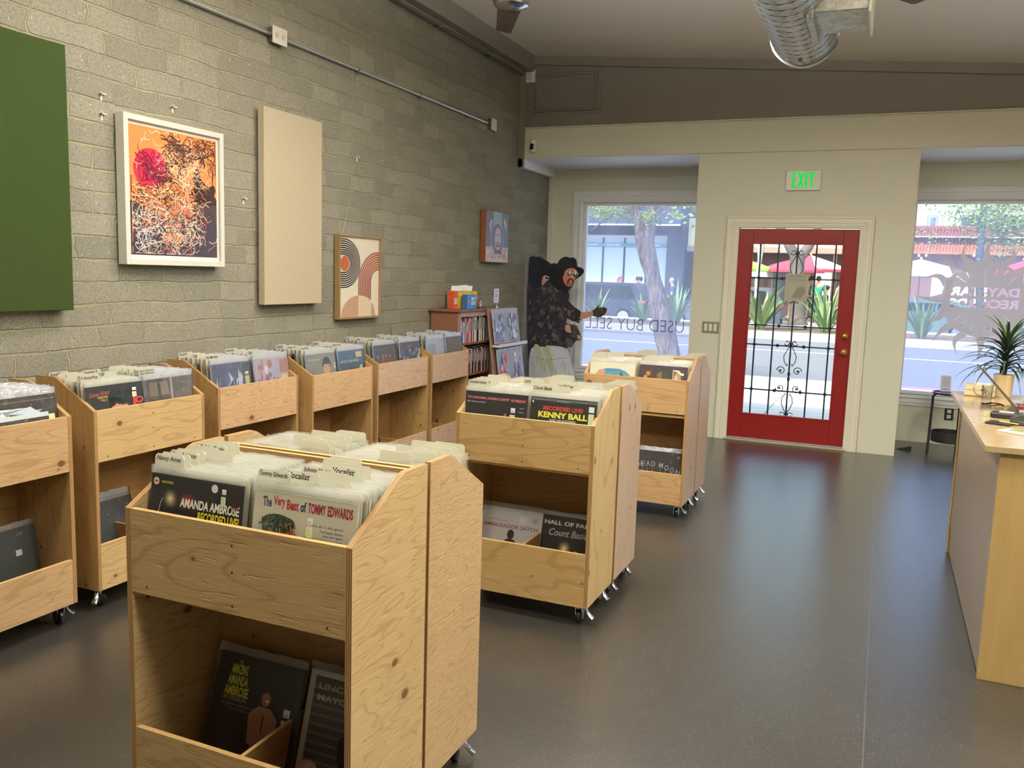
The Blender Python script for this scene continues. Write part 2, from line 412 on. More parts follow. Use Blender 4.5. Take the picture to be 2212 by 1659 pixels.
def paint(name, c, rough=.55, marks=.05, bump=.06):
    m = mat(name); t = NT(m); g = t.n('NewGeometry').outputs['Position']; c = lin(c)
    f = t.noise(g, 1.6, 3)
    col = t.mix(f, (*[x * (1 - marks) for x in c], 1), (*[x * (1 + marks) for x in c], 1))
    t.out(t.bsdf(col, rough, 0, .35, bump=t.noise(g, 34, 4), bstr=bump, bdist=.004)); return m
M_CMU = cmu(); M_FLOOR = rubber()
M_CREAM = paint('cream_wall_paint', (222, 219, 198)); M_CREAM2 = paint('pale_casing_paint', (234, 230, 206), .45); M_BROWN = paint('dark_brown_paint', (128, 121, 110), .5)
M_CEIL = paint('ceiling_paint', (232, 224, 212), .85, .03, .12); M_WHITE = paint('white_trim_paint', (236, 234, 230), .45)
M_SOFF = paint('white_soffit_paint', (236, 234, 230), .6)
M_GREYTRIM = paint('grey_corner_trim', (128, 126, 106), .5)

def sbox(name, *b, m=M_CREAM, label=None, bevel=0):
    return structure(MB().box(*b).build(name, m, bevel=bevel), label)
structure(MB().box(WX - .3, XR, YB, YD + .02, -.06, 0).box(WX - .3, -1.75, YD + .02, YW, -.06, 0).box(.2, XR, YD + .02, YW, -.06, 0).build('floor', M_FLOOR), 'dark speckled rubber floor with a seam')
structure(MB().box(WX - .3, WX, YB, YW, 0, 4).build('wall_left', M_CMU), 'grey-olive slump block wall with rough mortar')
sbox('wall_right', XR, XR + .15, YB, YW + .15, 0, 4, m=M_CREAM)
sbox('wall_back', WX - .3, XR + .15, YB - .15, YB, 0, 4, m=M_CREAM)
structure(MB().prism([(WX - .3, ceil_z(WX - .3)), (XR + .2, ceil_z(XR + .2)), (XR + .2, ceil_z(XR + .2) + .15), (WX - .3, ceil_z(WX - .3) + .15)], 1, YB - .15, YD + .3).build('ceiling', M_CEIL, fix=True), 'sloping pale grey ceiling')
# dark upper wall over the cream header
structure(MB().prism([(WX, 3.07), (XR, 3.07), (XR, ceil_z(XR)), (WX, ceil_z(WX))], 1, YD, YD + .3).build('wall_front', M_BROWN, fix=True), 'dark brown upper wall over the shopfront')
structure(MB().prism([(WX, ceil_z(WX) - .09), (XR, ceil_z(XR) - .09), (XR, ceil_z(XR)), (WX, ceil_z(WX))], 1, YD - .035, YD).build('trim_1', M_BROWN, bevel=.003, fix=True), 'dark brown trim board under the ceiling')
hb = MB().box(WX + .05, XR, YD - .02, YD + .3, 2.765, 3.07).box(WX + .05, XR, YD - .045, YD - .02, 3.058, 3.07)
structure(hb.build('wall_header', M_CREAM, bevel=.004), 'cream header beam over the windows and door')
sbox('ceiling_soffit', WX, -1.75, YD - .015, YW + .02, 2.755, 2.764, m=M_SOFF)
sbox('ceiling_soffit', .2, XR, YD - .015, YW + .02, 2.755, 2.764, m=M_SOFF)
# trims in the left corner
sbox('trim_2', WX, WX + .055, YD - .06, YW, 2.665, 2.755, m=M_WHITE, label='white trim along the soffit edge', bevel=.004)
sbox('trim_3', WX, WX + .06, YD - .06, YD - .02, 2.665, 3.62, m=M_GREYTRIM, label='grey corner trim beside the block wall', bevel=.003)
sbox('trim_4', WX, WX + .05, YW - .04, YW, 0, 2.665, m=M_CREAM, bevel=.003)
# big dark beam along the top of the block wall
bm_ = MB().prism([(WX, 3.60), (WX + .05, 3.60), (WX + .05, 3.625), (WX + .145, 3.625), (WX + .145, 3.85), (WX, 3.85)], 1, YB, YD)
structure(bm_.build('trim_beam', M_BROWN, bevel=.006, fix=True), 'dark brown wall beam under the ceiling')
# raised panel moulding on the dark wall
pm = MB()
for k, (a, w, d) in enumerate(((0, .03, .012), (.035, .02, .02), (.06, .012, .010))):
    x0, x1, z0, z1 = -3.55 + a, -2.78 - a, 3.19 + a, 3.635 - a
    pm.box(x0, x1, YD - d, YD, z0, z0 + w); pm.box(x0, x1, YD - d, YD, z1 - w, z1)
    pm.box(x0, x0 + w, YD - d, YD, z0 + w, z1 - w); pm.box(x1 - w, x1, YD - d, YD, z0 + w, z1 - w)
structure(pm.build('trim_5', M_BROWN), 'dark brown picture-frame moulding on the upper wall')

# door box: face wall at YD, returns to the window wall (the vestibule is outside)
DX0, DX1, DZ = -1.325, -.245, 2.055
fw = MB().prism([(-1.75, 0), (DX0 - .02, 0), (DX0 - .02, DZ + .01), (DX1 + .02, DZ + .01), (DX1 + .02, 0), (.2, 0), (.2, 2.765), (-1.75, 2.765)], 1, YD, YD + .12)
structure(fw.build('wall_door', M_CREAM, fix=True), 'cream wall around the red door')
sbox('wall_return', -1.75, -1.64, YD + .12, YW + .15, 0, 2.765)
sbox('wall_return', .09, .2, YD + .12, YW + .15, 0, 2.765)
sbox('ceiling_vestibule', -1.64, .09, YD + .12, YW + .15, 2.6, 2.765, m=M_WHITE)
# window wall with the two openings
W1 = (-3.225, -1.64, .475, 2.385); W2 = (.2, 3.3, .475, 2.40)
structure(MB().box(WX, W1[0], YW, YW + .15, 0, 2.765).box(W1[0], -1.75, YW, YW + .15, 0, W1[2]).box(W1[0], -1.75, YW, YW + .15, W1[3], 2.765).build('wall_window_left', M_CREAM), 'cream wall under and over the left window')
structure(MB().box(W2[0], W2[1], YW, YW + .15, 0, W2[2]).box(W2[0], W2[1], YW, YW + .15, W2[3], 2.765).box(W2[1], XR, YW, YW + .15, 0, 2.765).build('wall_window_right', M_CREAM), 'cream wall under and over the right window')

def glass(name, tint, haze=.05):
    m = mat(name); t = NT(m)
    tr = t.n('BsdfTransparent'); tr.inputs[0].default_value = (*tint, 1)
    gl = t.n('BsdfGlossy'); gl.inputs['Roughness'].default_value = .03
    tl = t.n('BsdfTranslucent'); tl.inputs[0].default_value = (.8, .84, 1, 1)
    dust = t.math('MULTIPLY', t.ramp(t.noise(t.pos((1, 1, .25)), 3., 4, .6), [(.3, .7), (.7, 1.2)]), haze)
    m1 = t.n('MixShader'); t.t.links.new(dust, m1.inputs[0]); t.t.links.new(tr.outputs[0], m1.inputs[1]); t.t.links.new(tl.outputs[0], m1.inputs[2])
    lw = t.n('LayerWeight'); lw.inputs[0].default_value = .12
    m2 = t.n('MixShader'); t.t.links.new(t.math('MULTIPLY_ADD', lw.outputs['Fresnel'], .6, .01), m2.inputs[0]); t.t.links.new(m1.outputs[0], m2.inputs[1]); t.t.links.new(gl.outputs[0], m2.inputs[2])
    t.out(m2.outputs[0]); return m
M_WGLASS = glass('window_glass_blue_film', (.84, .89, 1.0), .13); M_DGLASS = glass('door_glass', (.93, .96, .95), .03)

def window(n, W, label, left_vis=True, right_vis=True):
    x0, x1, z0, z1 = W
    w = structure(empty('window_%d' % n, ((x0 + x1) / 2, YW, z0)), label); L = Vector(w.location)
    def part(nm, mb, m, **k):
        mb.v = [(a - L.x, b - L.y, c - L.z) for a, b, c in mb.v]; return mb.build(nm, m, w, **k)
    c = MB()   # stepped casing
    for a, ww, d in ((0, .12, .022), (.02, .03, .034), (.085, .02, .034)):
        o = .12 - a
        if left_vis: c.box(x0 - o, x0 - o + ww, YW - d, YW, z0 - .1, z1 + o)
        c.box(x0 - (o if left_vis else 0), x1, YW - d - .001, YW, z1 + o - ww, z1 + o)
    part('casing', c, M_WHITE, bevel=.003)
    s = MB().box(x0 - (.13 if left_vis else 0), x1, YW - .05, YW + .05, z0 - .028, z0)
    for a, hh, d in ((.028, .05, .03), (.078, .03, .02)): s.box(x0 - (.12 if left_vis else 0), x1, YW - d, YW, z0 - a - hh, z0 - a)
    part('sill', s, M_WHITE, bevel=.003)
    f = MB(); t_ = .035
    f.box(x0, x1, YW + .03, YW + .09, z0, z0 + t_).box(x0, x1, YW + .03, YW + .09, z1 - t_, z1)
    f.box(x0, x0 + t_, YW + .03, YW + .09, z0 + t_, z1 - t_).box(x1 - t_, x1, YW + .03, YW + .09, z0 + t_, z1 - t_)
    part('sash', f, M_WHITE, bevel=.003)
    part('pane', MB().box(x0 + t_, x1 - t_, YW + .058, YW + .064, z0 + t_, z1 - t_), M_WGLASS)
    return w
window(1, W1, 'shop window left of the door, lettered in reverse', True, False)
window(2, W2, 'shop window right of the door with a sun decal', False, True)

# ------------------------------------------------------------------ door
M_RED = paint('red_door_paint', (128, 20, 16), .38, .04); M_IRON = plain('black_wrought_iron', (22, 22, 24), .45, .6)
M_BRASS = plain('polished_brass', (206, 164, 84), .22, 1.); M_STEEL = plain('brushed_steel', (168, 166, 158), .32, 1.)
M_CHROME = plain('bright_zinc', (205, 205, 205), .2, 1.)
door = structure(empty('door_1', (-.785, YD, 0)), 'red door with a barred glass pane')
def dpart(nm, mb, m, par=None, **k):
    mb.v = [(a + .785, b - YD, c) for a, b, c in mb.v]; return mb.build(nm, m, par or door, **k)
gx0, gx1, gz0, gz1 = -1.19, -.38, .272, 1.916
d = MB(); y0, y1 = YD + .012, YD + .055
d.box(DX0, gx0, y0, y1, .03, DZ).box(gx1, DX1, y0, y1, .03, DZ).box(gx0, gx1, y0, y1, .03, gz0).box(gx0, gx1, y0, y1, gz1, DZ)
dpart('door_leaf', d, M_RED, bevel=.003)
d = MB(); e = .018
d.box(gx0 - .012, gx1 + .012, y0 - .006, y0 + .01, gz0 - .012, gz0 + e - .012).box(gx0 - .012, gx1 + .012, y0 - .006, y0 + .01, gz1 + .012 - e, gz1 + .012)
d.box(gx0 - .012, gx0 + e - .012, y0 - .006, y0 + .01, gz0, gz1).box(gx1 + .012 - e, gx1 + .012, y0 - .006, y0 + .01, gz0, gz1)
dpart('glazing_bead', d, M_RED, bevel=.003)
dpart('pane', MB().box(gx0, gx1, YD + .030, YD + .034, gz0, gz1), M_DGLASS)
# iron grille outside the glass
gy = YD + .058; g = MB()
vx = [-1.123, -.954, -.782, -.612, -.443]; hz = [1.59, 1.138, .949, .51]
for x in vx: g.box(x - .007, x + .007, gy, gy + .014, gz0 - .03, gz1 + .03)
for z in hz: g.box(gx0 - .03, gx1 + .03, gy - .003, gy + .017, z - .006, z + .006)
for x in (vx[0], -.905, -.665, vx[4]):
    for z in hz: g.ball((x, gy + .007, z), .017, 6)
def scroll(cx, cz, r, t0, t1, sgn=1, n=16, rot=0):
    return [(cx + sgn * r * (1 - .62 * i / n) * cos(t0 + (t1 - t0) * i / n), gy + .007, cz + r * (1 - .62 * i / n) * sin(t0 + (t1 - t0) * i / n)) for i in range(n + 1)]
X0 = vx[2]
def orn(z0, full=True):
    for s in (-1, 1):
        g.tube(scroll(X0 + s * .035, z0 + .40, .028, pi * 1.1, pi * 3.0, -s), .004, 6)
        g.tube([(X0, gy + .007, z0 + .385), (X0 + s * .03, gy + .007, z0 + .33), (X0 + s * .058, gy + .007, z0 + .27), (X0 + s * .05, gy + .007, z0 + .215), (X0 + s * .022, gy + .007, z0 + .175), (X0 + s * .02, gy + .007, z0 + .20)], .0042, 6)
        g.tube(scroll(X0 + s * .075, z0 + .13, .042, pi * .0, pi * 2.2, s), .0042, 6); g.ball((X0 + s * .078, gy + .007, z0 + .13), .011, 6)
        if full:
            g.tube(scroll(X0 + s * .075, z0 - .04, .042, -pi * .0, -pi * 2.2, s), .0042, 6); g.ball((X0 + s * .078, gy + .007, z0 - .04), .011, 6)
            g.tube([(X0, gy + .007, z0 - .285), (X0 + s * .03, gy + .007, z0 - .24), (X0 + s * .052, gy + .007, z0 - .18), (X0 + s * .045, gy + .007, z0 - .125), (X0 + s * .02, gy + .007, z0 - .09), (X0 + s * .02, gy + .007, z0 - .11)], .0042, 6)
            g.tube(scroll(X0 + s * .035, z0 - .30, .028, pi * .9, -pi * 1.0, -s), .004, 6)
    for z in (.385,) + ((.05, -.285, .1) if full else (.17,)): g.ball((X0, gy + .007, z0 + z), (.014, .012, .022), 6)
orn(.56 + .02); orn(1.44, False)
for s in (-1, 1): g.tube(scroll(X0 + s * .03, 1.375, .024, pi * .9, -pi * 1.0, -s), .004, 6)
dpart('iron_grille', g, M_IRON, smooth=False)
for z in (1.79, 1.03, .262):
    dpart('hinge', MB().box(DX0 - .022, DX0 - .002, YD - .006, YD + .012, z - .052, z + .052).tube([(DX0 - .012, YD - .008, z - .05), (DX0 - .012, YD - .008, z + .05)], .007, 8), plain('aged_bronze', (92, 78, 58), .4, .8), smooth=False)
def rose(z, r, knob):
    pr = [(0, 0), (r, 0), (r, .006), (r * .8, .012), (r * .35, .014)]
    pr += [(r * .35, .03), (r * .75, .042), (r * .85, .055), (r * .6, .068), (0, .071)] if knob else [(r * .55, .022), (r * .5, .026), (0, .026)]
    m_ = MB(); m_.lathe([(a, -h) for a, h in pr][::-1], (-.305, YD + .012, z), 24, ax=1); return m_
dpart('deadbolt', rose(1.078, .031, True), M_BRASS, smooth=True); dpart('door_knob', rose(.927, .032, True), M_BRASS, smooth=True)
dpart('threshold', MB().box(DX0 - .02, DX1 + .02, YD - .03, YD + .1, 0, .02), plain('worn_aluminium_threshold', (178, 168, 138), .5, .3), bevel=.004)
dpart('paper_notice', Art((-.87, YD + .029, 1.382), (1, 0, 0), (0, 0, 1), (0, -1, 0)).rect(0, 0, .206, .258, (176, 168, 150)).rect(.02, .22, .185, .245, (158, 150, 134)).rect(.02, .185, .185, .21, (164, 156, 140)).poly([(.07, .03), (.15, .03), (.19, .09), (.17, .14), (.12, .13), (.08, .08)], (138, 130, 118)).rect(.05, .08, .09, .11, (190, 182, 165)).mb, INK)
# casing
c = MB()
for a, w, dd in ((0, .105, .02), (.0, .018, .03), (.05, .014, .028), (.075, .012, .026)):
    o = .115 - a
    for x0_, x1_ in ((DX0 - o, DX0 - o + w), (DX1 + o - w, DX1 + o)): c.box(x0_, x1_, YD - dd, YD, 0, DZ + o)
    c.box(DX0 - o, DX1 + o, YD - dd - .001, YD, DZ + o - w, DZ + o)
c.box(DX0 - .01, DX0 + .001, YD - .02, YD + .1, 0, DZ + .01).box(DX1 - .001, DX1 + .01, YD - .02, YD + .1, 0, DZ + .01)
dpart('door_casing', c, M_CREAM2 if 'M_CREAM2' in globals() else M_CREAM, bevel=.003)

# ------------------------------------------------------------------ fittings on the walls
M_PLATE = plain('white_plastic', (228, 224, 208), .35); M_DARKHOLE = plain('dark_slot', (30, 28, 26), .6)
ex = tag(empty('exit_sign', (-.77, YD, 2.495)), 'lit green exit sign on the cream wall over the red door', 'sign')
MB().box(-.155, .155, -.028, 0, -.09, .093).build('housing', M_PLATE, ex, bevel=.006)
a = Art((-.10, -.029, -.066), (1, 0, 0), (0, 0, 1), (0, -1, 0)); G_ = (40, 230, 90); h_ = .142
a.rect(0, 0, .017, h_, G_).rect(.017, 0, .042, .018, G_).rect(.017, h_ - .018, .042, h_, G_).rect(.017, .062, .038, .080, G_)
a.poly([(.050, 0), (.067, 0), (.104, h_), (.087, h_)], G_).poly([(.087, 0), (.104, 0), (.067, h_), (.050, h_)], G_).rect(.116, 0, .134, h_, G_).rect(.165, 0, .183, h_, G_).rect(.146, h_ - .018, .202, h_, G_)
for v_ in ('ink',): pass
a.mb.c = [WHITE] * len(a.mb.c); a.mb.ink = False
a.mb.build('lettering', emis('exit_green', (20, 225, 80), 1.0), ex)
sw = tag(empty('light_switch', (-1.543, YD, 1.093)), 'triple light switch left of the red door', 'switch')
MB().box(-.082, .082, -.007, 0, -.056, .056).build('face_plate', plain('pewter_plate', (150, 144, 124), .4, .5), sw, bevel=.002)
for k in (-1, 0, 1): MB().box(k * .046 - .015, k * .046 + .015, -.012, -.007, -.034, .034).box(k * .046 - .003, k * .046 + .003, -.02, -.012, -.008, .01).build('rocker', M_PLATE, sw, bevel=.001)
ou = tag(empty('wall_outlet', (.685, YW, .31)), 'black double power outlet under the right window', 'outlet')
MB().box(-.04, .04, -.006, 0, -.062, .062).build('face_plate', plain('black_plate', (40, 38, 36), .4), ou, bevel=.002)
for z in (-.026, .026): MB().box(-.019, .019, -.011, -.006, z - .018, z + .018).box(-.009, -.006, -.0115, -.006, z - .004, z + .008, ).build('socket', M_PLATE, ou, bevel=.006)
cm = tag(empty('security_camera', (-3.475, YD - .02, 2.885)), 'small white security camera on the cream header beam', 'camera')
MB().lathe([(0, .062), (.03, .058), (.034, .04), (.034, -.02), (.036, -.055), (.03, -.065), (0, -.068)], (0, -.03, 0), 20).build('body', M_PLATE, cm, smooth=True, rot=(0, rad(6), 0))
MB().box(-.02, .02, -.068, -.05, -.05, .015).build('lens_window', plain('black_gloss', (12, 12, 16), .12), cm, bevel=.008, rot=(0, rad(6), 0))
se = tag(empty('motion_sensor', (-3.555, YD - .001, 3.587)), 'square white motion sensor high in the left corner', 'sensor')
MB().box(-.065, .065, -.045, .02, -.065, .065).build('housing', M_PLATE, se, bevel=.006); MB().box(-.04, .04, -.05, -.044, -.045, .04).build('lens_window', plain('sensor_lens', (205, 198, 176), .3), se, bevel=.004)
# wall sticks out so the sensor sits on the trim

# conduit and boxes on the block wall
cz, cxx = 2.982, WX + .022
cdt = tag(empty('conduit', (cxx, 4.6, cz)), 'thin galvanised conduit running along the block wall to a white box', 'conduit')
M_COND = plain('shiny_conduit', (222, 222, 218), .38, .85)
MB().tube([(0, -7.5, 0), (0, -.12, 0)], .0105, 10).build('pipe', M_COND, cdt, smooth=True); MB().tube([(0, .04, 0), (0, 3.07, 0)], .0105, 10).build('pipe', M_COND, cdt, smooth=True)
for y in (-.14, 3.04): MB().tube([(0, y - .02, 0), (0, y + .02, 0)], .016, 10).build('coupling', M_STEEL, cdt, smooth=True)
for y in (-2.6, -1.05, .85, 1.75, 2.62): MB().tube([(0, y - .008, 0), (0, y + .008, 0)], .0135, 10).box(-.02, .002, y - .008, y + .008, -.035, .015).build('strap_clip', M_CHROME, cdt)
ob = tag(empty('outlet_box', (WX, 4.545, cz)), 'white double outlet box on the conduit over the beige panel', 'outlet')
MB().box(0, .04, -.062, .062, -.045, .045).build('box', M_STEEL, ob, bevel=.003); MB().box(.04, .048, -.07, .07, -.052, .052).build('cover_plate', M_PLATE, ob, bevel=.003)
for s in (-.032, .032): MB().box(.048, .0505, s - .017, s + .017, -.014, .014).build('socket', plain('socket_grey', (196, 192, 178), .4), ob, bevel=.004)
jb = tag(empty('junction_box', (WX, 7.76, cz - .005)), 'small white box ending the conduit near the corner', 'box')
MB().box(0, .045, -.05, .05, -.05, .05).build('box', M_STEEL, jb, bevel=.003); MB().box(.045, .052, -.058, .058, -.055, .055).build('cover_plate', M_PLATE, jb, bevel=.003)
p1, p2 = at(901, 30, 0, WX + .08), at(1075, 128, 0, WX + .08)
cb_ = tag(MB().tube([(WX + .075, -3.4, 3.585), (WX + .075, 8.3, 3.585)], .009, 8).build('ceiling_conduit', M_STEEL, smooth=True), 'thin steel conduit tucked under the dark beam along the block wall', 'conduit')
for y in (5.2, 6.6, 7.6): MB().box(-.075 + WX + .075, WX + .085, y - .01, y + .01, 3.575, 3.6).build('strap_clip', M_CHROME, cb_)
sbox('trim_7', WX, WX + .05, YB, YD - .06, 3.594, 3.60, m=M_BROWN)

# spiral duct and its register
M_GALV = mat('galvanised_sheet'); t = NT(M_GALV); g_ = t.n('NewGeometry').outputs['Position']
vo = t.n('TexVoronoi'); t.t.links.new(g_, vo.inputs['Vector']); vo.inputs['Scale'].default_value = 45
sg = t.n('SeparateColor'); t.t.links.new(vo.outputs['Color'], sg.inputs[0])
t.out(t.bsdf(t.mix(sg.outputs[0], (*lin((150, 150, 140)), 1), (*lin((188, 188, 176)), 1)), t.math('MULTIPLY_ADD', sg.outputs[1], .12, .34), .75, .5))
du = tag(empty('spiral_duct', (-.59, 5.9, 3.12)), 'galvanised spiral air duct hanging under the ceiling', 'duct')
MB().tube([(0, -8.6, 0), (0, 0, 0)], .2, 48).build('pipe', M_GALV, du, smooth=True)
rb = MB()
pts = []; n_ = 48; turns = 78
for i in range(turns * 20 + 1): 
    a = 2 * pi * i / 20; pts.append((.2005 * cos(a), -8.0 + 7.95 * i / (turns * 20), .2005 * sin(a)))
rb.tube(pts, .0028, 4); rb.build('spiral_seam', plain('seam_shadow_metal', (92, 92, 84), .45, .7), du)
MB().lathe([(.2, -.02), (.212, -.018), (.212, .012), (.2, .014), (0, .014)], (0, 0, 0), 48, ax=1).build('end_cap', M_CHROME, du, smooth=True)
MB().box(-.012, .012, -.16, -.13, -.222, -.198).build('screw_bracket', M_STEEL, du)
rg = MB().box(.12, .40, -.98, -.55, -.16, .10); rg.box(.10, .135, -1.02, -.51, -.20, .14)
rg.build('register_box', M_GALV, du, bevel=.003)
MB().box(.40, .415, -1.01, -.52, -.185, .125).build('register_grille', M_PLATE, du, bevel=.004)
for y in (-7, -4.5, -1.8): MB().box(-.2025, .2025, y - .015, y + .015, 0, ceil_z(-.59) - 3.12).build('hanger_strap', M_STEEL, du)
MB().tube([(-.26, -1.08 + .02 * 0, .14), (-.24, -1.05, .06), (-.215, -1.0, -.01), (-.2, -.97, .02), (-.185, -.95, .12)], .004, 6).build('cable', plain('black_cable', (20, 20, 20), .5), du)

# ceiling fans (at rest)
M_BLADE = plain('grey_brown_blade', (104, 92, 80), .5, 0, .4, .2, 5)
def fan(loc, ang, label, ncut=4):
    f = tag(empty('ceiling_fan', loc), label, 'fan', 'ceiling fans'); top = ceil_z(loc[0]) - loc[2]
    MB().lathe([(0, -.06), (.06, -.058), (.105, -.04), (.115, -.01), (.10, .03), (.05, .07), (0, .075)], seg=32).build('motor_hub', M_CHROME, f, smooth=True)
    MB().tube([(0, 0, .06), (0, 0, top)], .012, 10).build('down_rod', M_STEEL, f, smooth=True)
    MB().lathe([(.06, top - .05), (.065, top - .01), (.065, top)], seg=24).build('canopy', M_STEEL, f, smooth=True)
    for k in range(3):
        b = MB().prism([(.07, -.05), (.16, -.075), (.70, -.055), (.715, -.04), (.715, .05), (.16, .075), (.07, .05)], 2, -.004, .004)
        b.build('blade', M_BLADE, f, rot=(rad(9), 0, ang + k * 2 * pi / 3), fix=True)
fan((-2.235, 5.03, 3.22), rad(118), 'ceiling fan with one brown blade near the dark beam')
fan((.42, 5.1, 3.19), rad(128), 'ceiling fan whose blade tip shows right of the duct')

# lamps: LED panels hung under the ceiling, behind and over the camera
M_LED = emis('led_panel', (255, 238, 205), 2.2)
for i, (x, y, w) in enumerate(LAMPS):
    z = ceil_z(x) - .42
    l = tag(empty('ceiling_lamp', (x, y, z)), 'flat square ceiling lamp over the shop floor', 'lamp', 'square ceiling lamps')
    MB().box(-.3, .3, -.3, .3, 0, .05).build('housing', M_PLATE, l, bevel=.005); MB().box(-.28, .28, -.28, .28, -.004, 0).build('diffuser', M_LED, l)
    for s in (-.25, .25): MB().tube([(s, 0, .05), (s, 0, ceil_z(x + s) - z)], .003, 6).build('wire', M_STEEL, l)
    ld = bpy.data.lights.new('lamp_light', 'AREA'); ld.energy = w; ld.size = .52; ld.color = LAMPC
    lu = bpy.data.lights.new('ceiling_fill_light', 'AREA'); lu.energy = w * (1.5 if y < 4.5 else 2.0); lu.size = .5; lu.color = (1, .98, .94)  # added fill aimed upward to brighten the ceiling
    lq = bpy.data.objects.new('ceiling_fill_light', lu); COL.objects.link(lq); lq.parent = l; lq.location = (0, 0, .07); lq.rotation_euler = (pi, 0, 0)
    lo = bpy.data.objects.new('lamp_light', ld); COL.objects.link(lo); lo.parent = l; lo.location = (0, 0, -.02)
# ================================================================== record bins
def record_jacket_mat():
    m = mat('assorted_record_jackets'); t = NT(m); oi = t.n('ObjectInfo')
    c = t.ramp(oi.outputs['Random'], [(0, lin((225, 218, 196))), (.22, lin((40, 38, 40))), (.34, lin((196, 184, 150))), (.5, lin((120, 92, 66))), (.6, lin((232, 228, 214))), (.74, lin((70, 84, 104))), (.84, lin((168, 60, 48))), (.92, lin((214, 206, 180)))], 'CONSTANT')
    t.out(t.bsdf(c, .6)); return m
M_JACKET = record_jacket_mat()
RS = .313
def sleeve_mesh(nm, m, m2, puff=.0042, seed=0, top=.336):
    r = random.Random(seed); b = MB(); n = 12; vs = []
    for side in (-1, 1):
        for i in range(n + 1):
            x = -.161 + .322 * i / n; e = puff * (1 if 0 < i < n else .3)
            vs.append((x, side * e, .001)); vs.append((x, side * (e + .001), .314)); vs.append((x, side * .0012 + r.uniform(-.0025, .0025), top + r.uniform(-.004, .003)))
    fs = []
    for s_ in (0, 1):
        o = s_ * (n + 1) * 3
        for i in range(n):
            for k in (0, 1): fs.append((o + i * 3 + k, o + i * 3 + 3 + k, o + i * 3 + 4 + k, o + i * 3 + 1 + k))
    for i in (0, n):
        for k in (0, 1): fs.append((i * 3 + k, (n + 1) * 3 + i * 3 + k, (n + 1) * 3 + i * 3 + k + 1, i * 3 + k + 1))
    b.add(vs, [f for i, f in enumerate(fs) if i % 2 == 0], m); b.add(vs, [f for i, f in enumerate(fs) if i % 2], m2); return b.mesh(nm, None, True)
ME_SLEEVE = [sleeve_mesh('poly_sleeve', SLEEVE, SLEEVETOP, seed=k) for k in range(4)]
ME_SHINY = [sleeve_mesh('shiny_sleeve', SHINY, SHINYTOP, .0055, seed=9 + k, top=.342) for k in range(3)]
ME_JACKET = MB().box(-RS / 2, RS / 2, -.0022, .0022, 0, RS).mesh('record_jacket', M_JACKET)
def divider_mesh(p, m):
    w, h, th, tw, r = .163, .332, .032, .104, .007
    x0 = -w + .004 + (2 * w - tw - .008) * p; x1 = x0 + tw
    pts = [(-w, 0), (w, 0), (w, h - r), (w - r, h)]
    pts += [(x1 + .012, h), (x1 + .004, h + .004), (x1, h + .010), (x1, h + th - r), (x1 - r, h + th)] if p < .98 else [(w - .001, h), (x1, h + .004), (x1, h + .01), (x1, h + th - r), (x1 - r, h + th)]
    pts += [(x0 + r, h + th), (x0, h + th - r), (x0, h + .010), (x0 - .004 if p > .02 else x0, h + .004), (x0 - .012 if p > .02 else x0, h), (-w + r, h), (-w, h - r)]
    if p < .02: pts = pts[:-2] + [(-w, h - .01)]
    return MB().prism(pts, 1, -.0007, .0007, m).mesh('divider_card', None)
DIVS = {p: divider_mesh(p, MILKY) for p in (0., .33, .66, 1.)}
M_CARD = plain('white_card_divider', (228, 222, 200), .5)
DIVC = {p: divider_mesh(p, M_CARD) for p in (0., .33, .66, 1.)}

def mkobj(name, me, parent=None):
    o = bpy.data.objects.new(name, me); COL.objects.link(o)
    if parent: o.parent = parent
    return o
M_WHEEL = plain('black_caster_wheel', (20, 20, 21), .35); 
def caster_parts(parent, x, y, lever, sx=1):
    p = MB().box(-.028, .028, -.024, .024, .083, .0895)
    p.prism([(-.018, .083), (.018, .083), (.014, .05), (.006, .022), (-.006, .022), (-.012, .05)], 0, -.017, -.0145).prism([(-.018, .083), (.018, .083), (.014, .05), (.006, .022), (-.006, .022), (-.012, .05)], 0, .0145, .017).box(-.017, .017, -.018, .018, .072, .084)
    c = p.build('caster', M_CHROME, parent, loc=(x, y, 0), rot=(0, 0, random.uniform(-.5, .5)), fix=True)
    MB().lathe([(.006, -.012), (.022, -.012), (.029, -.009), (.031, -.004), (.031, .004), (.029, .009), (.022, .012), (.006, .012)], (0, 0, .0315), 24, ax=0).build('wheel', M_WHEEL, c, smooth=True)
    if lever:
        b = MB(); b.tube([(.012 * sx, 0, .075), (.034 * sx, 0, .068), (.037 * sx, 0, .055), (.050 * sx, 0, .040), (.064 * sx, 0, .030)], [.005, .006, .007, .008, .010], 8)
        b.v = [(q[0], q[1] * 1.5, q[2]) for q in b.v]; b.build('brake_lever', M_CHROME, c, smooth=True)
    return c
def screws(b, pts, y, r=.0035):
    for x, z in pts: b.lathe([(0, y - .0004), (r, y - .0004), (r, y + .001)], (x, 0, z), 8, ax=1)
M_SCREW = plain('screw_hole', (60, 40, 24), .6)

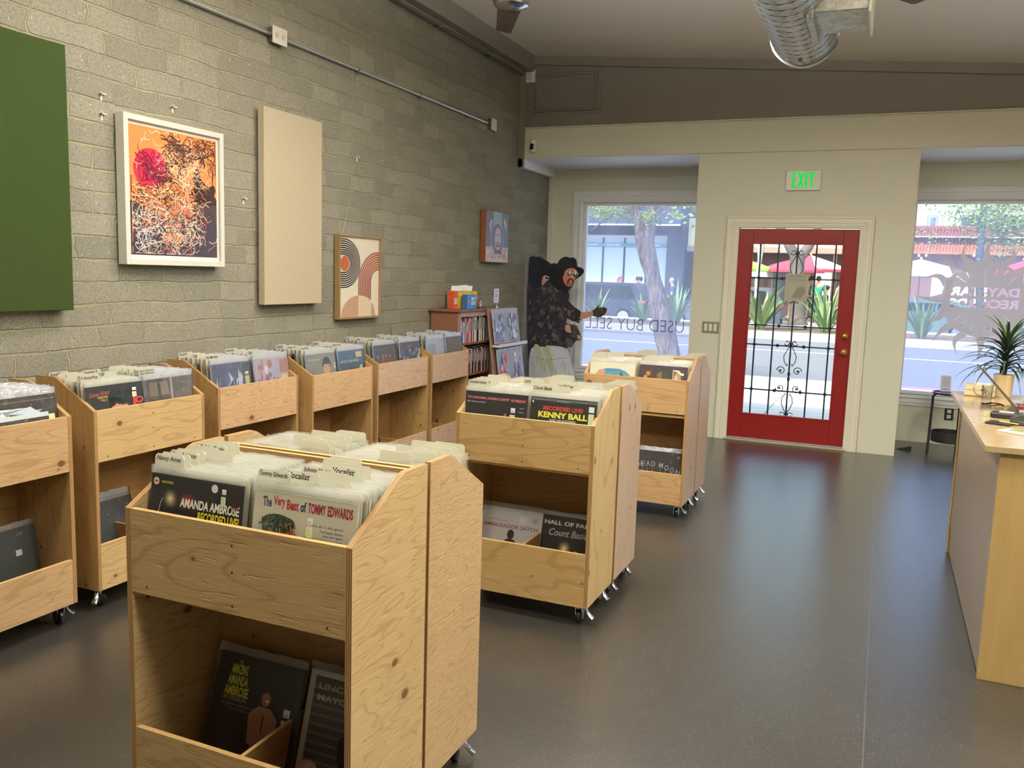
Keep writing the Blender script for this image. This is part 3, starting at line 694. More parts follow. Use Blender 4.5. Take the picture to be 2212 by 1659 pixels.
def record_bin(loc, rz, W, label, mf, ms, D=.36, low=.31, upz=.675, frontz=.905, mback=None, levers=(1, 1, 1, 1), group=None, ms2=None, zsh=1.04, shz=.68):
    b = tag(empty('record_bin', loc, rz), label, 'record bin', group); t = .018; h = W / 2; ysh = D - .12
    prof = [(0, .09), (D, .09), (D, zsh), (ysh + .01, zsh), (ysh - .01, zsh - .006), (0, frontz)]
    MB().prism(prof, 0, -h, -h + t, ms2 or ms, EDGES).build('side_panel', None, b, bevel=.0012, fix=True)
    MB().prism(prof, 0, h - t, h, ms, EDGES).build('side_panel', None, b, bevel=.0012, fix=True)
    def board(nm, x0, x1, y0, y1, z0, z1, m, ax=1):
        q = MB()
        if ax == 1: q.prism([(x0, z0), (x1, z0), (x1, z1), (x0, z1)], 1, y0, y1, m, EDGE)
        elif ax == 2: q.prism([(x0, y0), (x1, y0), (x1, y1), (x0, y1)], 2, z0, z1, m, EDGE)
        else: q.prism([(y0, z0), (y1, z0), (y1, z1), (y0, z1)], 0, x0, x1, m, EDGE)
        return q
    q = board('x', -h + t, h - t, .0005, .016, upz, frontz, mf); screws(q, [], 0); up = q.build('upper_front_panel', None, b, bevel=.001, fix=True)
    s = MB(); screws(s, [(x, z) for x in (-h + .07, 0, h - .07) for z in (upz + .02,)] + [(0, frontz - .05), (0, frontz - .12)], .0005)
    s.build('screw', M_SCREW, up)
    board('x', -h + t, h - t, .0005, .016, .09, low, mf).build('lower_front_panel', None, b, bevel=.001, fix=True)
    mb_ = mback or mf
    board('x', -h + t, h - t, D - .016, D - .001, .09, zsh - .02, mb_).build('back_panel', None, b, bevel=.001, fix=True)
    board('x', -h + t, h - t, .016, D - .016, shz - .015, shz, mb_, 2).build('upper_shelf', None, b, fix=True)
    board('x', -h + t, h - t, .016, D - .016, .092, .107, mb_, 2).build('lower_shelf', None, b, fix=True)
    board('x', -.006, .006, .016, D - .016, shz, shz + .14, mb_, 0).build('divider_board', None, b, bevel=.001, fix=True)
    board('x', -.006, .006, .016, D - .016, .107, low - .012, mb_, 0).build('divider_board', None, b, bevel=.001, fix=True)
    for (x, y), lv in zip(((-h + .05, .055), (h - .05, .055), (-h + .05, D - .055), (h - .05, D - .055)), levers): caster_parts(b, x, y, lv, 1 if x > 0 else -1)
    return b
_orig_bin = record_bin
BININFO = {}
def place(o, binfo, x, y, z, lean):
    (bx, by), rz = binfo['o'], binfo['rz']
    o.location = (bx + x * cos(rz) - y * sin(rz), by + x * sin(rz) + y * cos(rz), z)
    o.rotation_euler = (-lean, 0, rz)
REC_COUNT = [0, 0]
def plain_record(bi, x, y, z, lean, label, group, shiny=False):
    o = mkobj('vinyl_record', ME_JACKET); place(o, bi, x, y, z, lean); tag(o, label, 'record', group)
    mkobj('plastic_sleeve', random.choice(ME_SHINY if shiny else ME_SLEEVE), o); REC_COUNT[0] += 1
    return o
def cover_record(bi, x, y, z, lean, label, art, base=(30, 28, 28), shiny=False, sleeve=True, rs=RS):
    o = MB().box(-rs / 2, rs / 2, -.0022, .0022, 0, rs, None, lin(base)).build('vinyl_record', INK); place(o, bi, x, y, z, lean); tag(o, label, 'record')
    a = Art((-rs / 2, -.0024, 0), (1, 0, 0), (0, 0, 1), (0, -1, 0), .00012); a.sc = rs; art(a); a.build('cover_print', o)
    if sleeve: mkobj('plastic_sleeve', random.choice(ME_SHINY if shiny else ME_SLEEVE), o)
    REC_COUNT[0] += 1
    return o
def divider(bi, x, y, z, lean, p, label, text=None, group=None, card=False, back=False, ):
    o = mkobj('divider_card', (DIVC if card else DIVS)[p]); place(o, bi, x, y, z, lean); tag(o, label, 'divider card', None if text else group)
    x0 = -.163 + .004 + (.326 - .104 - .008) * p
    if text:
        a = Art((x0 + .006, -.0008, .332 + .008), (1, 0, 0), (0, 0, 1), (0, -1, 0), .0001)
        lines = text.split('|'); hh = .0165 if len(lines) == 1 else .009
        for i, ln in enumerate(lines):
            a.text(ln, 0, .003 + (len(lines) - 1 - i) * .0125 - (.004 if len(lines) > 1 else 0), hh, (22, 20, 20), min(.088, .0086 * len(ln)), shear=.25, bold=.02)
        a.build('handwriting', o)
    REC_COUNT[1] += 1
    return o
def fill(bi, col, nrec, ndiv, where, first=None, texts={}, shiny=False, tabs=(0.,), card=False, start=.028, dz=0.):
    """one column of a bin: leaning records with divider cards between; index 0 is at the front"""
    W, D = bi['W'], bi['D']; xc = (-1 if col == 0 else 1) * (W / 4 - .005); z = bi['sh'] + .0012 + dz
    n = nrec + ndiv; y0, y1 = start, D - .016 - .045; dset = set()
    step = n / (ndiv + .2) if ndiv else 0
    for k in range(ndiv): dset.add(min(n - 1, max(1, int(1 + k * step))))
    i = 0; dk = 0; yc = y0; unit = (y1 - y0) / (nrec + .45 * ndiv)
    while i < n:
        lean = rad(7.5 - 2.5 * i / max(1, n - 1)); jx = random.uniform(-.003, .003)
        if i in dset:
            tx = texts.get(dk); p = tabs[dk % len(tabs)]
            lab = 'blank milky divider card ' + where + (', left row' if col == 0 else ', right row')
            if tx: lab = tx[1]
            if tx and len(tx) > 2: p = tx[2]
            divider(bi, xc, yc, z, lean, p, lab, tx[0] if tx else None, 'divider cards ' + where, card)
            dk += 1; yc += unit * .45
        else:
            if i == 0 and first: first(bi, xc + jx, yc, z, lean)
            else: plain_record(bi, xc + jx, yc, z, lean, 'sleeved record filed ' + where + (', left row' if col == 0 else ', right row'), 'records filed ' + where, shiny)
            yc += unit
        i += 1

# ------------------------------------------------------------------ wood tones
TAN = (214, 176, 118); TANR = (206, 164, 116); GOLD = (206, 164, 98); PINK = (206, 172, 142); PALE = (214, 182, 140)
WD = dict(f_front=wood('plywood_rough_tan', (198, 164, 110), 'h', .25, .8), f_side=wood('plywood_knotty', (208, 176, 122), 'h', 1., 1.5), f_side2=wood('plywood_swirl', (204, 170, 122), 'h', .5, 2.6),
          m_front=wood('pine_board_gold', (198, 162, 104), 'h', .35, .6), m_side=wood('pine_upright_gold', (208, 178, 118), 'v', .5, .5), m_side2=wood('plywood_pinkish', (204, 176, 144), 'v', .4, 1.4),
          r_front=wood('pine_board_brown', (194, 158, 108), 'h', .3, .6), r_side=wood('plywood_rosy', (206, 176, 148), 'v', .3, 1.8),
          a_front=wood('plywood_smooth_tan', (200, 164, 116), 'h', .12, .9), a_side=wood('plywood_honey_knots', (186, 148, 92), 'v', .8, 1.),
          b_front=wood('plywood_light_knots', (210, 176, 120), 'h', .75, .8), c_front=wood('plywood_waves_tan', (212, 174, 128), 'h', .35, 1.6),
          d_front=wood('plywood_waves_daylit', (212, 178, 146), 'h', .3, 1.8), inner=wood('plywood_inner_shaded', (172, 132, 80), 'h', .5, .9))  # d_front has window daylight put into its colour as a rosy tint
G1 = 'plywood record bins on casters'
def mk(key, loc, rz, W, label, mf, ms, **k):
    b = _orig_bin(loc, rz, W, label, WD[mf], WD[ms], mback=WD['inner'], group=G1, **k)  # inner boards: shade inside the bins put into a darker ply tone
    D = k.get('D', .36); up = k.get('upz', .675)
    BININFO[key] = dict(o=(loc[0], loc[1]), rz=rz, W=W, D=D, sh=k.get('shz', .68), low=.107); return b
# the function kept a helper attribute; drop it
mk('F1', (-1.46, 1.65, 0), 0, .72, 'nearest plywood bin facing the camera, dark cover at its left', 'f_front', 'f_side', low=.285)
mk('F2', (-1.46, 2.373, 0), pi, .72, 'plywood bin backed onto the nearest one, only tabs and its swirly side visible', 'f_front', 'f_side2', D=.345, ms2=WD['f_side2'])
mk('M1', (-1.435, 3.50, 0), 0, .67, 'golden pine bin in the middle of the aisle with a JAZZ tab', 'm_front', 'm_side', low=.335, upz=.70, frontz=.915, D=.375, zsh=1.045, shz=.70)
mk('M2', (-1.435, 4.285, 0), pi, .67, 'rosy sided bin backed onto the golden pine bin', 'm_front', 'm_side2', D=.375, zsh=1.045, frontz=.92)
mk('R1', (-1.45, 5.44, 0), 0, .71, 'farthest aisle bin with a landscape cover and a black cover below', 'r_front', 'r_side', low=.295, upz=.69, frontz=.912, zsh=1.045)
mk('R2', (-1.45, 6.185, 0), pi, .71, 'bin backed onto the farthest aisle bin, pale side toward the door', 'r_front', 'r_side')
WB = [('A', -3.095, 2.19, .70, 'a_front', 'a_side', 'wall bin cut off by the left edge of the photo', .285, .67),
      ('B', -3.112, 2.998, .665, 'b_front', 'a_side', 'wall bin with the SURF tab and a black cover', .30, .675),
      ('C', -3.19, 3.855, .68, 'c_front', 'a_side', 'third wall bin from the left, blue-white glossy cover in front', .31, .68),
      ('D', -3.13, 4.59, .68, 'c_front', 'a_side', 'wall bin with a woman portrait cover beside a blue cover', .31, .685),
      ('E', -3.18, 5.43, .735, 'd_front', 'a_side', 'wall bin with two dark covers and rosy wavy front', .32, .685),
      ('F', -3.188, 6.185, .655, 'd_front', 'a_side', 'last wall bin beside the bookshelf, white plastic wrap on top', .32, .685)]
for k, x, y, W, mf, ms, lab, low, up in WB: mk(k, (x, y, 0), pi / 2, W, lab, mf, ms, low=low, upz=up, shz=dict(A=.69, B=.69, C=.712, D=.712, E=.712, F=.712)[k], levers=(1, 1, 0, 0), D=.35)
BI = BININFO
SK = (196, 148, 112)
def stickers(a, x, y, c2=(226, 220, 170), s=1.):
    a.rect(x, y + .15 * s, x + .07 * s, y + .22 * s, (226, 226, 220)); a.rect(x + .01 * s, y + .165 * s, x + .05 * s, y + .175 * s, (120, 120, 120)); a.rect(x - .01 * s, y, x + .07 * s, y + .12 * s, c2)
    for k in range(3): a.rect(x + .002, y + (.03 + .028 * k) * s, x + .05 * s, y + (.036 + .028 * k) * s, (150, 150, 110))
def art_spot(a):
    a.rect(0, 0, 1, 1, (20, 17, 15)); a.glow(.42, .80, .10, .085, (34, 20, 16), (190, 48, 22), 8); a.glow(.23, .80, .085, .09, (40, 32, 22), (244, 222, 160), 10); a.glow(.42, .785, .03, .03, (200, 90, 60), (255, 240, 225), 4)
    a.ell(.065, .935, .032, .032, (214, 186, 170)); a.rect(.045, .925, .085, .945, (170, 80, 60)); a.text('LIVING STEREO', .125, .925, .022, (190, 170, 60), .13)
    a.line([(.10, .66), (.12, .70), (.125, .74), (.15, .80)], .006, (196, 190, 176)); a.ell(.71, .945, .034, .036, (206, 200, 186))
    a.text('AMANDA AMBROSE', .985, .745, .08, (226, 220, 206), .64, 'r', bold=.03, shear=.12); a.text('RECORDED LIVE!', .985, .65, .08, (222, 206, 44), .44, 'r', bold=.03, shear=.12)
    stickers(a, .79, .815, (206, 206, 168), .62); a.poly([(.89, .82), (.90, .85), (.93, .88), (.95, .85), (.98, .83), (.96, .81)], (70, 26, 30)); a.text('R V', .895, .80, .014, (90, 40, 40), .09)
def art_best(a):
    a.rect(0, 0, 1, 1, (204, 198, 172))
    x = .09; spec = (('The', .088, (28, 44, 84)), ('Very', .115, (170, 30, 44)), ('Best', .115, (180, 34, 40)), ('of', .055, (28, 44, 84)), ('TOMMY', .17, (156, 22, 40)), ('EDWARDS', .235, (156, 22, 40)))
    for w, ww, c in spec: a.text(w, x, .872, .082 if w != 'Very' else .098, c, ww, bold=.03); x += ww + .018
    rg = random.Random(3)
    a.ell(.30, .50, .19, .27, (176, 112, 54)); a.ell(.34, .50, .13, .23, (158, 92, 40)); a.ell(.25, .75, .16, .075, (52, 74, 58)); a.ell(.16, .71, .06, .06, (60, 104, 92)); a.ell(.33, .76, .09, .05, (40, 52, 38))
    for k in range(90):
        t_ = rg.uniform(.5, 2.7); r_ = rg.uniform(.10, .2); xx, yy = .27 + r_ * cos(t_), .69 + r_ * .6 * sin(t_)
        a.line([(xx, yy), (xx + rg.uniform(-.03, .03), yy + rg.uniform(-.035, .03))], .007, rg.choice([(40, 60, 50), (70, 120, 110), (30, 34, 26), (120, 90, 50), (150, 130, 60)]))
    for k in range(110):
        xx, yy = rg.gauss(.31, .07), rg.gauss(.56, .07)
        a.line([(xx, yy), (xx + rg.uniform(-.012, .012), yy + .045)], .006, rg.choice([(200, 130, 60), (140, 76, 34), (190, 150, 80), (120, 60, 30), (214, 140, 70), (110, 110, 50)]))
    for i, s_ in enumerate(("it's all in the game", "I've been there", "you win again", "these chains from my heart", "melancholy baby", "please mr sun", "I really don't want to know", "please love me forever", "don't fall in love", "I'll cry for you")):
        a.text(s_, .93, .785 - i * .034, .024, (54, 46, 40), .018 * len(s_) * .78, 'r', bold=.012)
    stickers(a, .60, .70, (222, 220, 160), .7)
def art_amazing(a):
    a.rect(0, 0, 1, 1, (14, 12, 14)); a.text('THE', .27, .915, .03, (170, 160, 60), .05, 'c')
    for i, (w, ww) in enumerate((('AMAZING', .19), ('AMANDA', .235), ('AMBROSE', .28))): a.text(w, .27, .815 - i * .10, .092, (200, 196, 66), ww, 'c', bold=.03)
    a.text('IN PERSON', .27, .575, .034, (150, 140, 90), .27, 'c'); a.text('...truly volcanic... knocking you out!', .10, .53, .018, (150, 140, 120), .40, shear=.2); a.text('The New York Times', .22, .495, .017, (120, 112, 98), .22, shear=.3)
    a.fig(.62, -.12, .86, (150, 104, 80), (164, 112, 92), (120, 84, 70)); a.line([(.62, .36), (.625, .52)], .012, (30, 22, 20)); a.ell(.64, .645, .022, .012, (230, 220, 210)); stickers(a, .84, .40, (196, 196, 186))
def art_stairs(a):
    a.rect(0, 0, 1, 1, (196, 194, 182)); a.rect(.06, .16, .94, .95, (74, 72, 70))
    for k in range(9): a.rect(.06, .20 + k * .08, .94, .225 + k * .08, (112, 110, 108))
    a.text('LINCOLN', .11, .84, .055, (190, 186, 176), .52); a.text('MAYORGA', .11, .74, .055, (206, 200, 188), .56)
    a.fig(.52, .0, .62, (176, 142, 120), (28, 28, 32), (24, 24, 28), (90, 80, 70)); a.ell(.14, .10, .12, .12, (214, 168, 160), 12); a.ell(.15, .12, .06, .08, (226, 196, 186), 10)
def art_quintet(a):
    a.rect(0, 0, 1, 1, (18, 17, 19)); a.text('THE CANNONBALL ADDERLEY QUINTET', .03, .885, .042, (206, 120, 120), .68, bold=.03); a.text("'IN PERSON'", .735, .885, .042, (214, 100, 110), .235, bold=.03)
    a.text('NANCY WILSON / LOU RAWLS', .03, .835, .02, (190, 180, 180), .30); a.fig(.66, .36, .36, (150, 100, 70), (190, 150, 90), (150, 110, 60)); a.text('Capitol', .88, .79, .025, (180, 170, 170), .07, shear=.3); a.text('STEREO', .87, .735, .015, (160, 160, 160), .08); stickers(a, .745, .58, (210, 214, 170))
def art_live(a):
    a.rect(0, 0, 1, 1, (24, 22, 22)); a.rect(.0, .955, 1, .985, (96, 104, 100)); a.ell(.035, .93, .014, .014, (220, 220, 214)); a.text('STEREO', .5, .945, .022, (150, 156, 150), .2, 'c'); a.rect(.3, .94, .38, .965, (60, 66, 64)); a.rect(.64, .94, .72, .965, (60, 66, 64))
    a.text('RECORDED LIVE!', .50, .82, .062, (196, 62, 40), .60, 'c', bold=.04); a.text('KENNY BALL', .50, .715, .085, (226, 222, 60), .74, 'c', bold=.045); a.text('AND HIS JAZZMEN', .50, .665, .032, (222, 216, 206), .40, 'c', bold=.03)
    a.ell(.55, .50, .045, .09, (186, 140, 110)); a.ell(.47, .47, .03, .05, (170, 120, 90)); a.ell(.40, .50, .05, .04, (110, 74, 54)); a.rect(.35, .30, .75, .47, (52, 44, 42)); a.poly([(.56, .46), (.74, .62), (.77, .60), (.60, .42)], (60, 64, 68)); a.rect(.885, .55, .965, .82, (206, 210, 168)); a.rect(.885, .84, .965, .92, (224, 226, 216))
def art_satch(a):
    for k in range(10): a.rect(0, k * .1, 1, k * .1 + .101, [int(v + (176 - v) * k / 12) for v in (202, 196, 186)])
    a.text('LOUIS ARMSTRONG AND HIS ALL-STARS', .03, .79, .015, (120, 96, 90), .40); a.text('AMBASSADOR SATCH', .03, .69, .058, (140, 44, 48), .93, bold=.008); a.text('Lp', .88, .83, .05, (90, 84, 84), .05); a.ring(.905, .86, .045, .05, (90, 84, 84))
    a.fig(.52, -.10, .76, (60, 40, 34), (28, 27, 30), (44, 42, 44), (24, 20, 18)); a.poly([(.49, .46), (.55, .46), (.535, .30), (.505, .30)], (214, 210, 204)); a.rect(.64, .78, .76, .90, (196, 192, 182))
def art_count(a):
    a.rect(0, 0, 1, 1, (22, 19, 17)); a.rect(0, 0, .022, 1, (196, 190, 176)); a.text('HALL OF FAME', .06, .865, .062, (206, 202, 190), .80, bold=.03); a.text('Count Basie', .15, .70, .105, (196, 192, 178), .62, shear=.25, bold=.0)
    a.glow(.42, .52, .11, .13, (50, 34, 18), (250, 226, 160), 9); a.glow(.80, .44, .09, .12, (40, 28, 18), (190, 150, 90), 7); a.fig(.22, .02, .44, (110, 76, 50), (176, 156, 110), (90, 76, 56)); a.poly([(.5, .1), (.52, .38), (.6, .52), (.72, .44), (.76, .1)], (132, 88, 42)); a.ell(.61, .42, .05, .09, (190, 140, 70)); a.ell(.70, .22, .07, .10, (150, 90, 50)); a.rect(.30, .04, .62, .12, (40, 24, 16)); a.ell(.86, .12, .10, .14, (30, 24, 22))
def art_land(a):
    a.sy = .66
    a.rect(0, 0, 1, 1, (214, 210, 184))
    n = 9
    for k in range(n):
        y0 = .18 + .62 * k / n; y1 = .18 + .62 * (k + 1) / n; c = [int(p + (q - p) * k / (n - 1)) for p, q in zip((178, 196, 170), (66, 132, 170))]
        w = lambda y: .40 * (1 - max(0, (y - .45) / .37) ** 2.2) ** .5 if y < .82 else 0
        a.poly([(.52 - w(y0), y0), (.52 + w(y0), y0), (.52 + w(y1), y1), (.52 - w(y1), y1)], c)
    a.ell(.26, .66, .085, .085, (206, 140, 112)); a.poly([(.62, .42), (.70, .50), (.78, .56), (.88, .52), (.92, .42), (.92, .2), (.60, .2)], (58, 62, 72)); a.poly([(.12, .34), (.3, .38), (.6, .36), (.92, .40), (.92, .15), (.12, .15)], (44, 66, 60)); a.poly([(.2, .30), (.5, .33), (.85, .28), (.85, .15), (.2, .15)], (78, 120, 148))
    for x, y, h in ((.13, .36, .15), (.50, .36, .22), (.54, .34, .24), (.70, .38, .32), (.74, .36, .26)):
        a.rect(x - .005, y, x + .005, y + h, (24, 34, 36))
        for k in range(5): a.poly([(x - .05 * (1 - k / 6), y + h * (.2 + .15 * k)), (x + .05 * (1 - k / 6), y + h * (.2 + .15 * k)), (x, y + h * (.42 + .15 * k))], (26, 44, 46))
def art_purple(a):
    a.sy = .55
    a.rect(0, 0, 1, 1, (62, 42, 66)); a.rect(.07, .2, .31, .90, (70, 48, 36)); a.ell(.18, .68, .05, .09, (176, 120, 80)); a.ell(.17, .80, .06, .04, (60, 40, 34)); a.rect(.09, .35, .16, .6, (190, 130, 60)); a.rect(.33, .2, .66, .90, (50, 54, 40))
    a.ell(.42, .62, .05, .1, (190, 160, 110)); a.poly([(.36, .3), (.38, .7), (.46, .8), (.48, .3)], (120, 96, 66)); a.ell(.55, .6, .08, .18, (58, 66, 44)); a.rect(.68, .2, .93, .90, (84, 66, 52)); a.ell(.80, .52, .075, .27, (176, 142, 112)); a.ell(.77, .48, .03, .2, (214, 186, 150)); a.rect(.70, .2, .715, .88, (216, 204, 176)); a.poly([(.72, .86), (.82, .86), (.90, .72), (.86, .7), (.78, .80), (.72, .82)], (224, 216, 196)); a.rect(.85, .68, .93, .76, (230, 222, 200))
def art_moon(a):
    a.rect(0, 0, 1, 1, (26, 25, 27)); s1 = 'DEAD'; s2 = 'MOON'
    for i, ch in enumerate(s1):
        x = .04 + i * .108; a.text(ch, x, .62 + .05 * sin(i * .6), .11, (196, 190, 182), .085, bold=.012, rot=rad(9 - 3 * i)); a.line([(x + .03, .64), (x + .032, .56 - .02 * (i % 3))], .008, (196, 190, 182))
    for i, ch in enumerate(s2):
        x = .53 + i * .115; a.text(ch, x, .66 - .035 * i, .11, (196, 190, 182), .088, bold=.012, rot=rad(-3 - 5 * i)); a.line([(x + .04, .67 - .03 * i), (x + .04, .58 - .03 * i)], .008, (196, 190, 182))
    a.rect(.90, .88, .97, .94, (120, 122, 126)); a.poly([(.4, .2), (.6, .2), (.55, .4), (.5, .5), (.45, .4)], (60, 58, 58)); a.ell(.5, .3, .08, .1, (90, 88, 86))
def art_gene(a):
    a.sy = .64
    a.rect(0, 0, 1, 1, (34, 33, 38)); a.text('Gene Vincent', .06, .76, .10, (200, 92, 66), .42, shear=.45, bold=-.005, rot=rad(7)); a.text('GREATEST', .19, .72, .045, (206, 170, 60), .18, bold=.03); a.text('VOL. II', .24, .655, .045, (206, 170, 60), .11, bold=.03)
    a.ell(.56, .30, .17, .36, (206, 150, 120)); rg = random.Random(4)
    for k in range(26): a.ell(.58 + .2 * cos(k * .42) * .8, .70 + .13 * sin(k * 1.3), .06, .05, rg.choice([(22, 30, 28), (30, 46, 42), (16, 18, 20)]), 10)
    a.poly([(.78, .45), (.80, .70), (.83, .70), (.86, .45)], (190, 50, 50)); a.ring(.91, .58, .045, .075, (190, 70, 70)); stickers(a, .80, .66, (214, 210, 176))
def art_doors(a):
    a.sy = .64
    a.rect(0, 0, 1, 1, (112, 100, 92)); a.rect(.04, .2, .50, 1, (96, 76, 62)); a.rect(.10, .6, .26, .92, (150, 130, 96)); a.rect(.32, .6, .47, .92, (166, 148, 112)); a.rect(.27, .2, .31, 1, (70, 54, 44)); a.rect(.12, .3, .25, .52, (84, 64, 52)); a.rect(.52, .2, .56, 1, (200, 196, 190)); a.text('Creedence', .68, .84, .03, (170, 160, 150), .2, shear=.2); a.rect(.88, .50, .95, .60, (216, 210, 190)); a.ell(.78, .5, .2, .2, (128, 114, 104))
def art_fam(a):
    a.sy = .64
    a.rect(0, 0, 1, 1, (44, 30, 26)); a.rect(.02, .90, .98, .92, (170, 120, 70)); a.rect(0, .0, 1, .34, (50, 36, 32)); rg = random.Random(5)
    for x in (.06, .22, .36, .5, .64, .77, .90): a.ell(x, .42, .06, .10, rg.choice([(40, 28, 24), (60, 40, 28), (90, 62, 40)]), 14); a.ell(x, .40, .04, .065, rg.choice([(206, 150, 120), (190, 130, 100)]), 14); a.ell(x, .24, .08, .12, rg.choice([(120, 60, 50), (80, 90, 110), (176, 150, 100), (60, 60, 66)]), 14)
    for k in range(14): a.poly([(rg.uniform(0, .8), rg.uniform(.55, .8)) for _ in range(3)], rg.choice([(226, 232, 236), (190, 206, 214), (240, 240, 240)]))
    a.rect(0, .55, .86, .64, (196, 204, 206)); a.rect(.86, .42, .95, .58, (222, 214, 160))
def art_ice(a):
    a.sy = .64
    a.rect(0, 0, 1, 1, (70, 84, 116)); rg = random.Random(6)
    for k in range(16): x = rg.uniform(.05, .75); a.poly([(x, rg.uniform(.1, .4)), (x + rg.uniform(.02, .09), rg.uniform(.5, .95)), (x + rg.uniform(.03, .14), rg.uniform(.2, .6))], rg.choice([(206, 214, 230), (150, 166, 200), (236, 238, 244), (96, 110, 150)]))
    a.rect(.78, .2, .97, .95, (54, 52, 56)); a.rect(.82, .3, .93, .6, (206, 196, 150)); a.rect(.83, .64, .92, .72, (226, 222, 210))
def art_rose(a):
    a.sy = .64
    a.rect(0, 0, 1, 1, (188, 176, 190)); rg = random.Random(8)
    for k in range(18): a.ell(rg.uniform(.05, .9), rg.uniform(.2, .9), rg.uniform(.02, .08), rg.uniform(.05, .16), rg.choice([(186, 116, 100), (226, 222, 230), (206, 150, 130), (120, 116, 156), (160, 90, 84)]), 12)
    a.rect(.74, .55, .98, .95, (176, 130, 110)); a.rect(.80, .35, .93, .50, (222, 206, 160))
def art_woman(a):
    a.sy = .64
    a.rect(0, 0, 1, 1, (140, 136, 124)); a.text('Nana Mouskouri', .05, .80, .07, (206, 204, 160), .42, shear=.2, bold=.0); a.ell(.66, .66, .14, .23, (38, 30, 28)); a.ell(.66, .52, .115, .19, (214, 168, 140)); a.ell(.66, .72, .12, .07, (34, 28, 26)); a.poly([(.5, .1), (.58, .38), (.74, .38), (.86, .1)], (200, 150, 124))
    for x in (.62, .71): a.ell(x, .56, .022, .010, (50, 36, 30), 10); a.line([(x - .03, .60), (x + .025, .605)], .009, (60, 40, 32))
    a.ell(.67, .44, .03, .012, (160, 70, 64), 10); a.line([(.665, .55), (.66, .49), (.67, .485)], .006, (176, 120, 96)); stickers(a, .9, .5, s=.8)
def art_wind(a):
    a.sy = .64
    a.rect(0, 0, 1, 1, (44, 88, 124)); a.rect(.05, .0, .95, .62, (34, 66, 92)); a.text('CATCH THE WIND', .06, .60, .085, (196, 204, 170), .70, bold=.01); a.ell(.5, .22, .14, .20, (196, 150, 120)); a.ell(.5, .38, .16, .10, (50, 36, 30)); a.poly([(.60, .1), (.82, .5), (.9, .46), (.74, .05)], (206, 200, 184)); a.rect(.66, .75, .88, .93, (206, 196, 120)); a.rect(.9, .2, .98, .55, (26, 30, 34))
def art_darkred(a):
    a.sy = .64
    a.rect(0, 0, 1, 1, (50, 42, 46)); rg = random.Random(10)
    for x in (.2, .42, .56, .72): a.ell(x, .6, .035, .05, (190, 120, 100), 12); a.poly([(x - .06, .3), (x - .04, .54), (x + .04, .54), (x + .06, .3)], rg.choice([(160, 60, 50), (120, 40, 40), (70, 60, 70)]))
    a.text('SLY & THE FAMILY', .12, .22, .10, (196, 92, 84), .62, bold=.02); a.rect(.86, .3, .95, .8, (90, 86, 88)); a.rect(.02, .86, .98, .88, (96, 92, 96))
def art_navy(a):
    a.sy = .64
    a.rect(0, 0, 1, 1, (46, 56, 92)); a.text('NEIL', .30, .80, .09, (190, 80, 96), .28, bold=.02); rg = random.Random(12)
    for k in range(14): a.ell(rg.uniform(.1, .8), rg.uniform(.2, .75), .05, .08, rg.choice([(86, 110, 160), (150, 160, 190), (60, 70, 110), (120, 60, 90)]), 12)
    a.poly([(.72, .3), (.9, .62), (.94, .3)], (206, 206, 210)); a.rect(.88, .5, .97, .72, (206, 200, 110))
def art_plainwhite(a):
    a.sy = .64
    a.rect(0, 0, 1, 1, (206, 214, 230)); a.rect(.1, .2, .5, .8, (176, 186, 210)); a.text('R', .3, .55, .14, (150, 160, 196), .1)

def one(art, label, base=(30, 28, 28), shiny=False):
    return lambda bi, x, y, z, lean: cover_record(bi, x, y, z, lean, label, art, base, shiny)
W_ = 'in the nearest bin'
H = lambda s: 'handwritten divider card ' + s
fill(BI['F1'], 0, 24, 9, W_, one(art_spot, 'black record cover with a glowing spot and yellow line, in the nearest bin'),
     {0: ('Nancy Ames', H('right behind the black cover with the glowing spot')), 2: ('Harry Belafonte', H('third behind the black cover in the nearest bin')), 6: ('Bobby Darin', H('seventh behind the black cover in the nearest bin'))}, tabs=(0., 0., 0., .0, .33))
fill(BI['F1'], 1, 24, 8, W_, one(art_best, 'cream record cover with red and blue title, in the nearest bin', (204, 198, 172)),
     {0: ('Tommy Edwards', H('right behind the cream cover in the nearest bin'), 0.), 1: ('Vocalist', H('second behind the cream cover in the nearest bin'), .33), 3: ('Johnny Mathis', H('fourth behind the cream cover in the nearest bin'), .33), 4: ('Vocalist', H('fifth behind the cream cover in the nearest bin'), .66)}, tabs=(.33, .33, .66))
for c in (0, 1): fill(BI['F2'], c, 16, 8, 'in the bin backed onto the nearest one', tabs=(.0, .0, .33) if c else (0., .33, 0.))
fill(BI['M1'], 0, 14, 6, 'in the golden pine bin', one(art_quintet, 'black record cover with pink title, left front of the golden pine bin'),
     {0: ('Cannonball Adderley', H('right behind the pink-titled black cover')), 1: ('Mose Allison', H('second behind the pink-titled black cover')), 4: ('JAZZ', H('large capitals reading JAZZ, golden pine bin'), 1.)}, tabs=(0., .0))
fill(BI['M1'], 1, 14, 7, 'in the golden pine bin', one(art_live, 'black record cover with yellow and red title, right front of the golden pine bin'),
     {0: ('Count Basie', H('right behind the yellow-titled black cover'), 0.), 3: ('Art Blakey', H('fourth behind the yellow-titled black cover'), .33), 4: ('Dave Brubeck', H('fifth behind the yellow-titled black cover'), .33)}, tabs=(0., .33))
for c in (0, 1): fill(BI['M2'], c, 9, 6, 'in the bin backed onto the golden pine bin', tabs=(0.,) if c == 0 else (.0, .0))
fill(BI['R1'], 0, 11, 4, 'in the farthest aisle bin', one(art_land, 'cream record cover with a blue landscape and trees, farthest aisle bin', (214, 210, 184)), {1: ('Rhythm Kings|Jonathan Richman', H('two lines long, behind the blue landscape cover'), 0.)}, tabs=(0., .33))
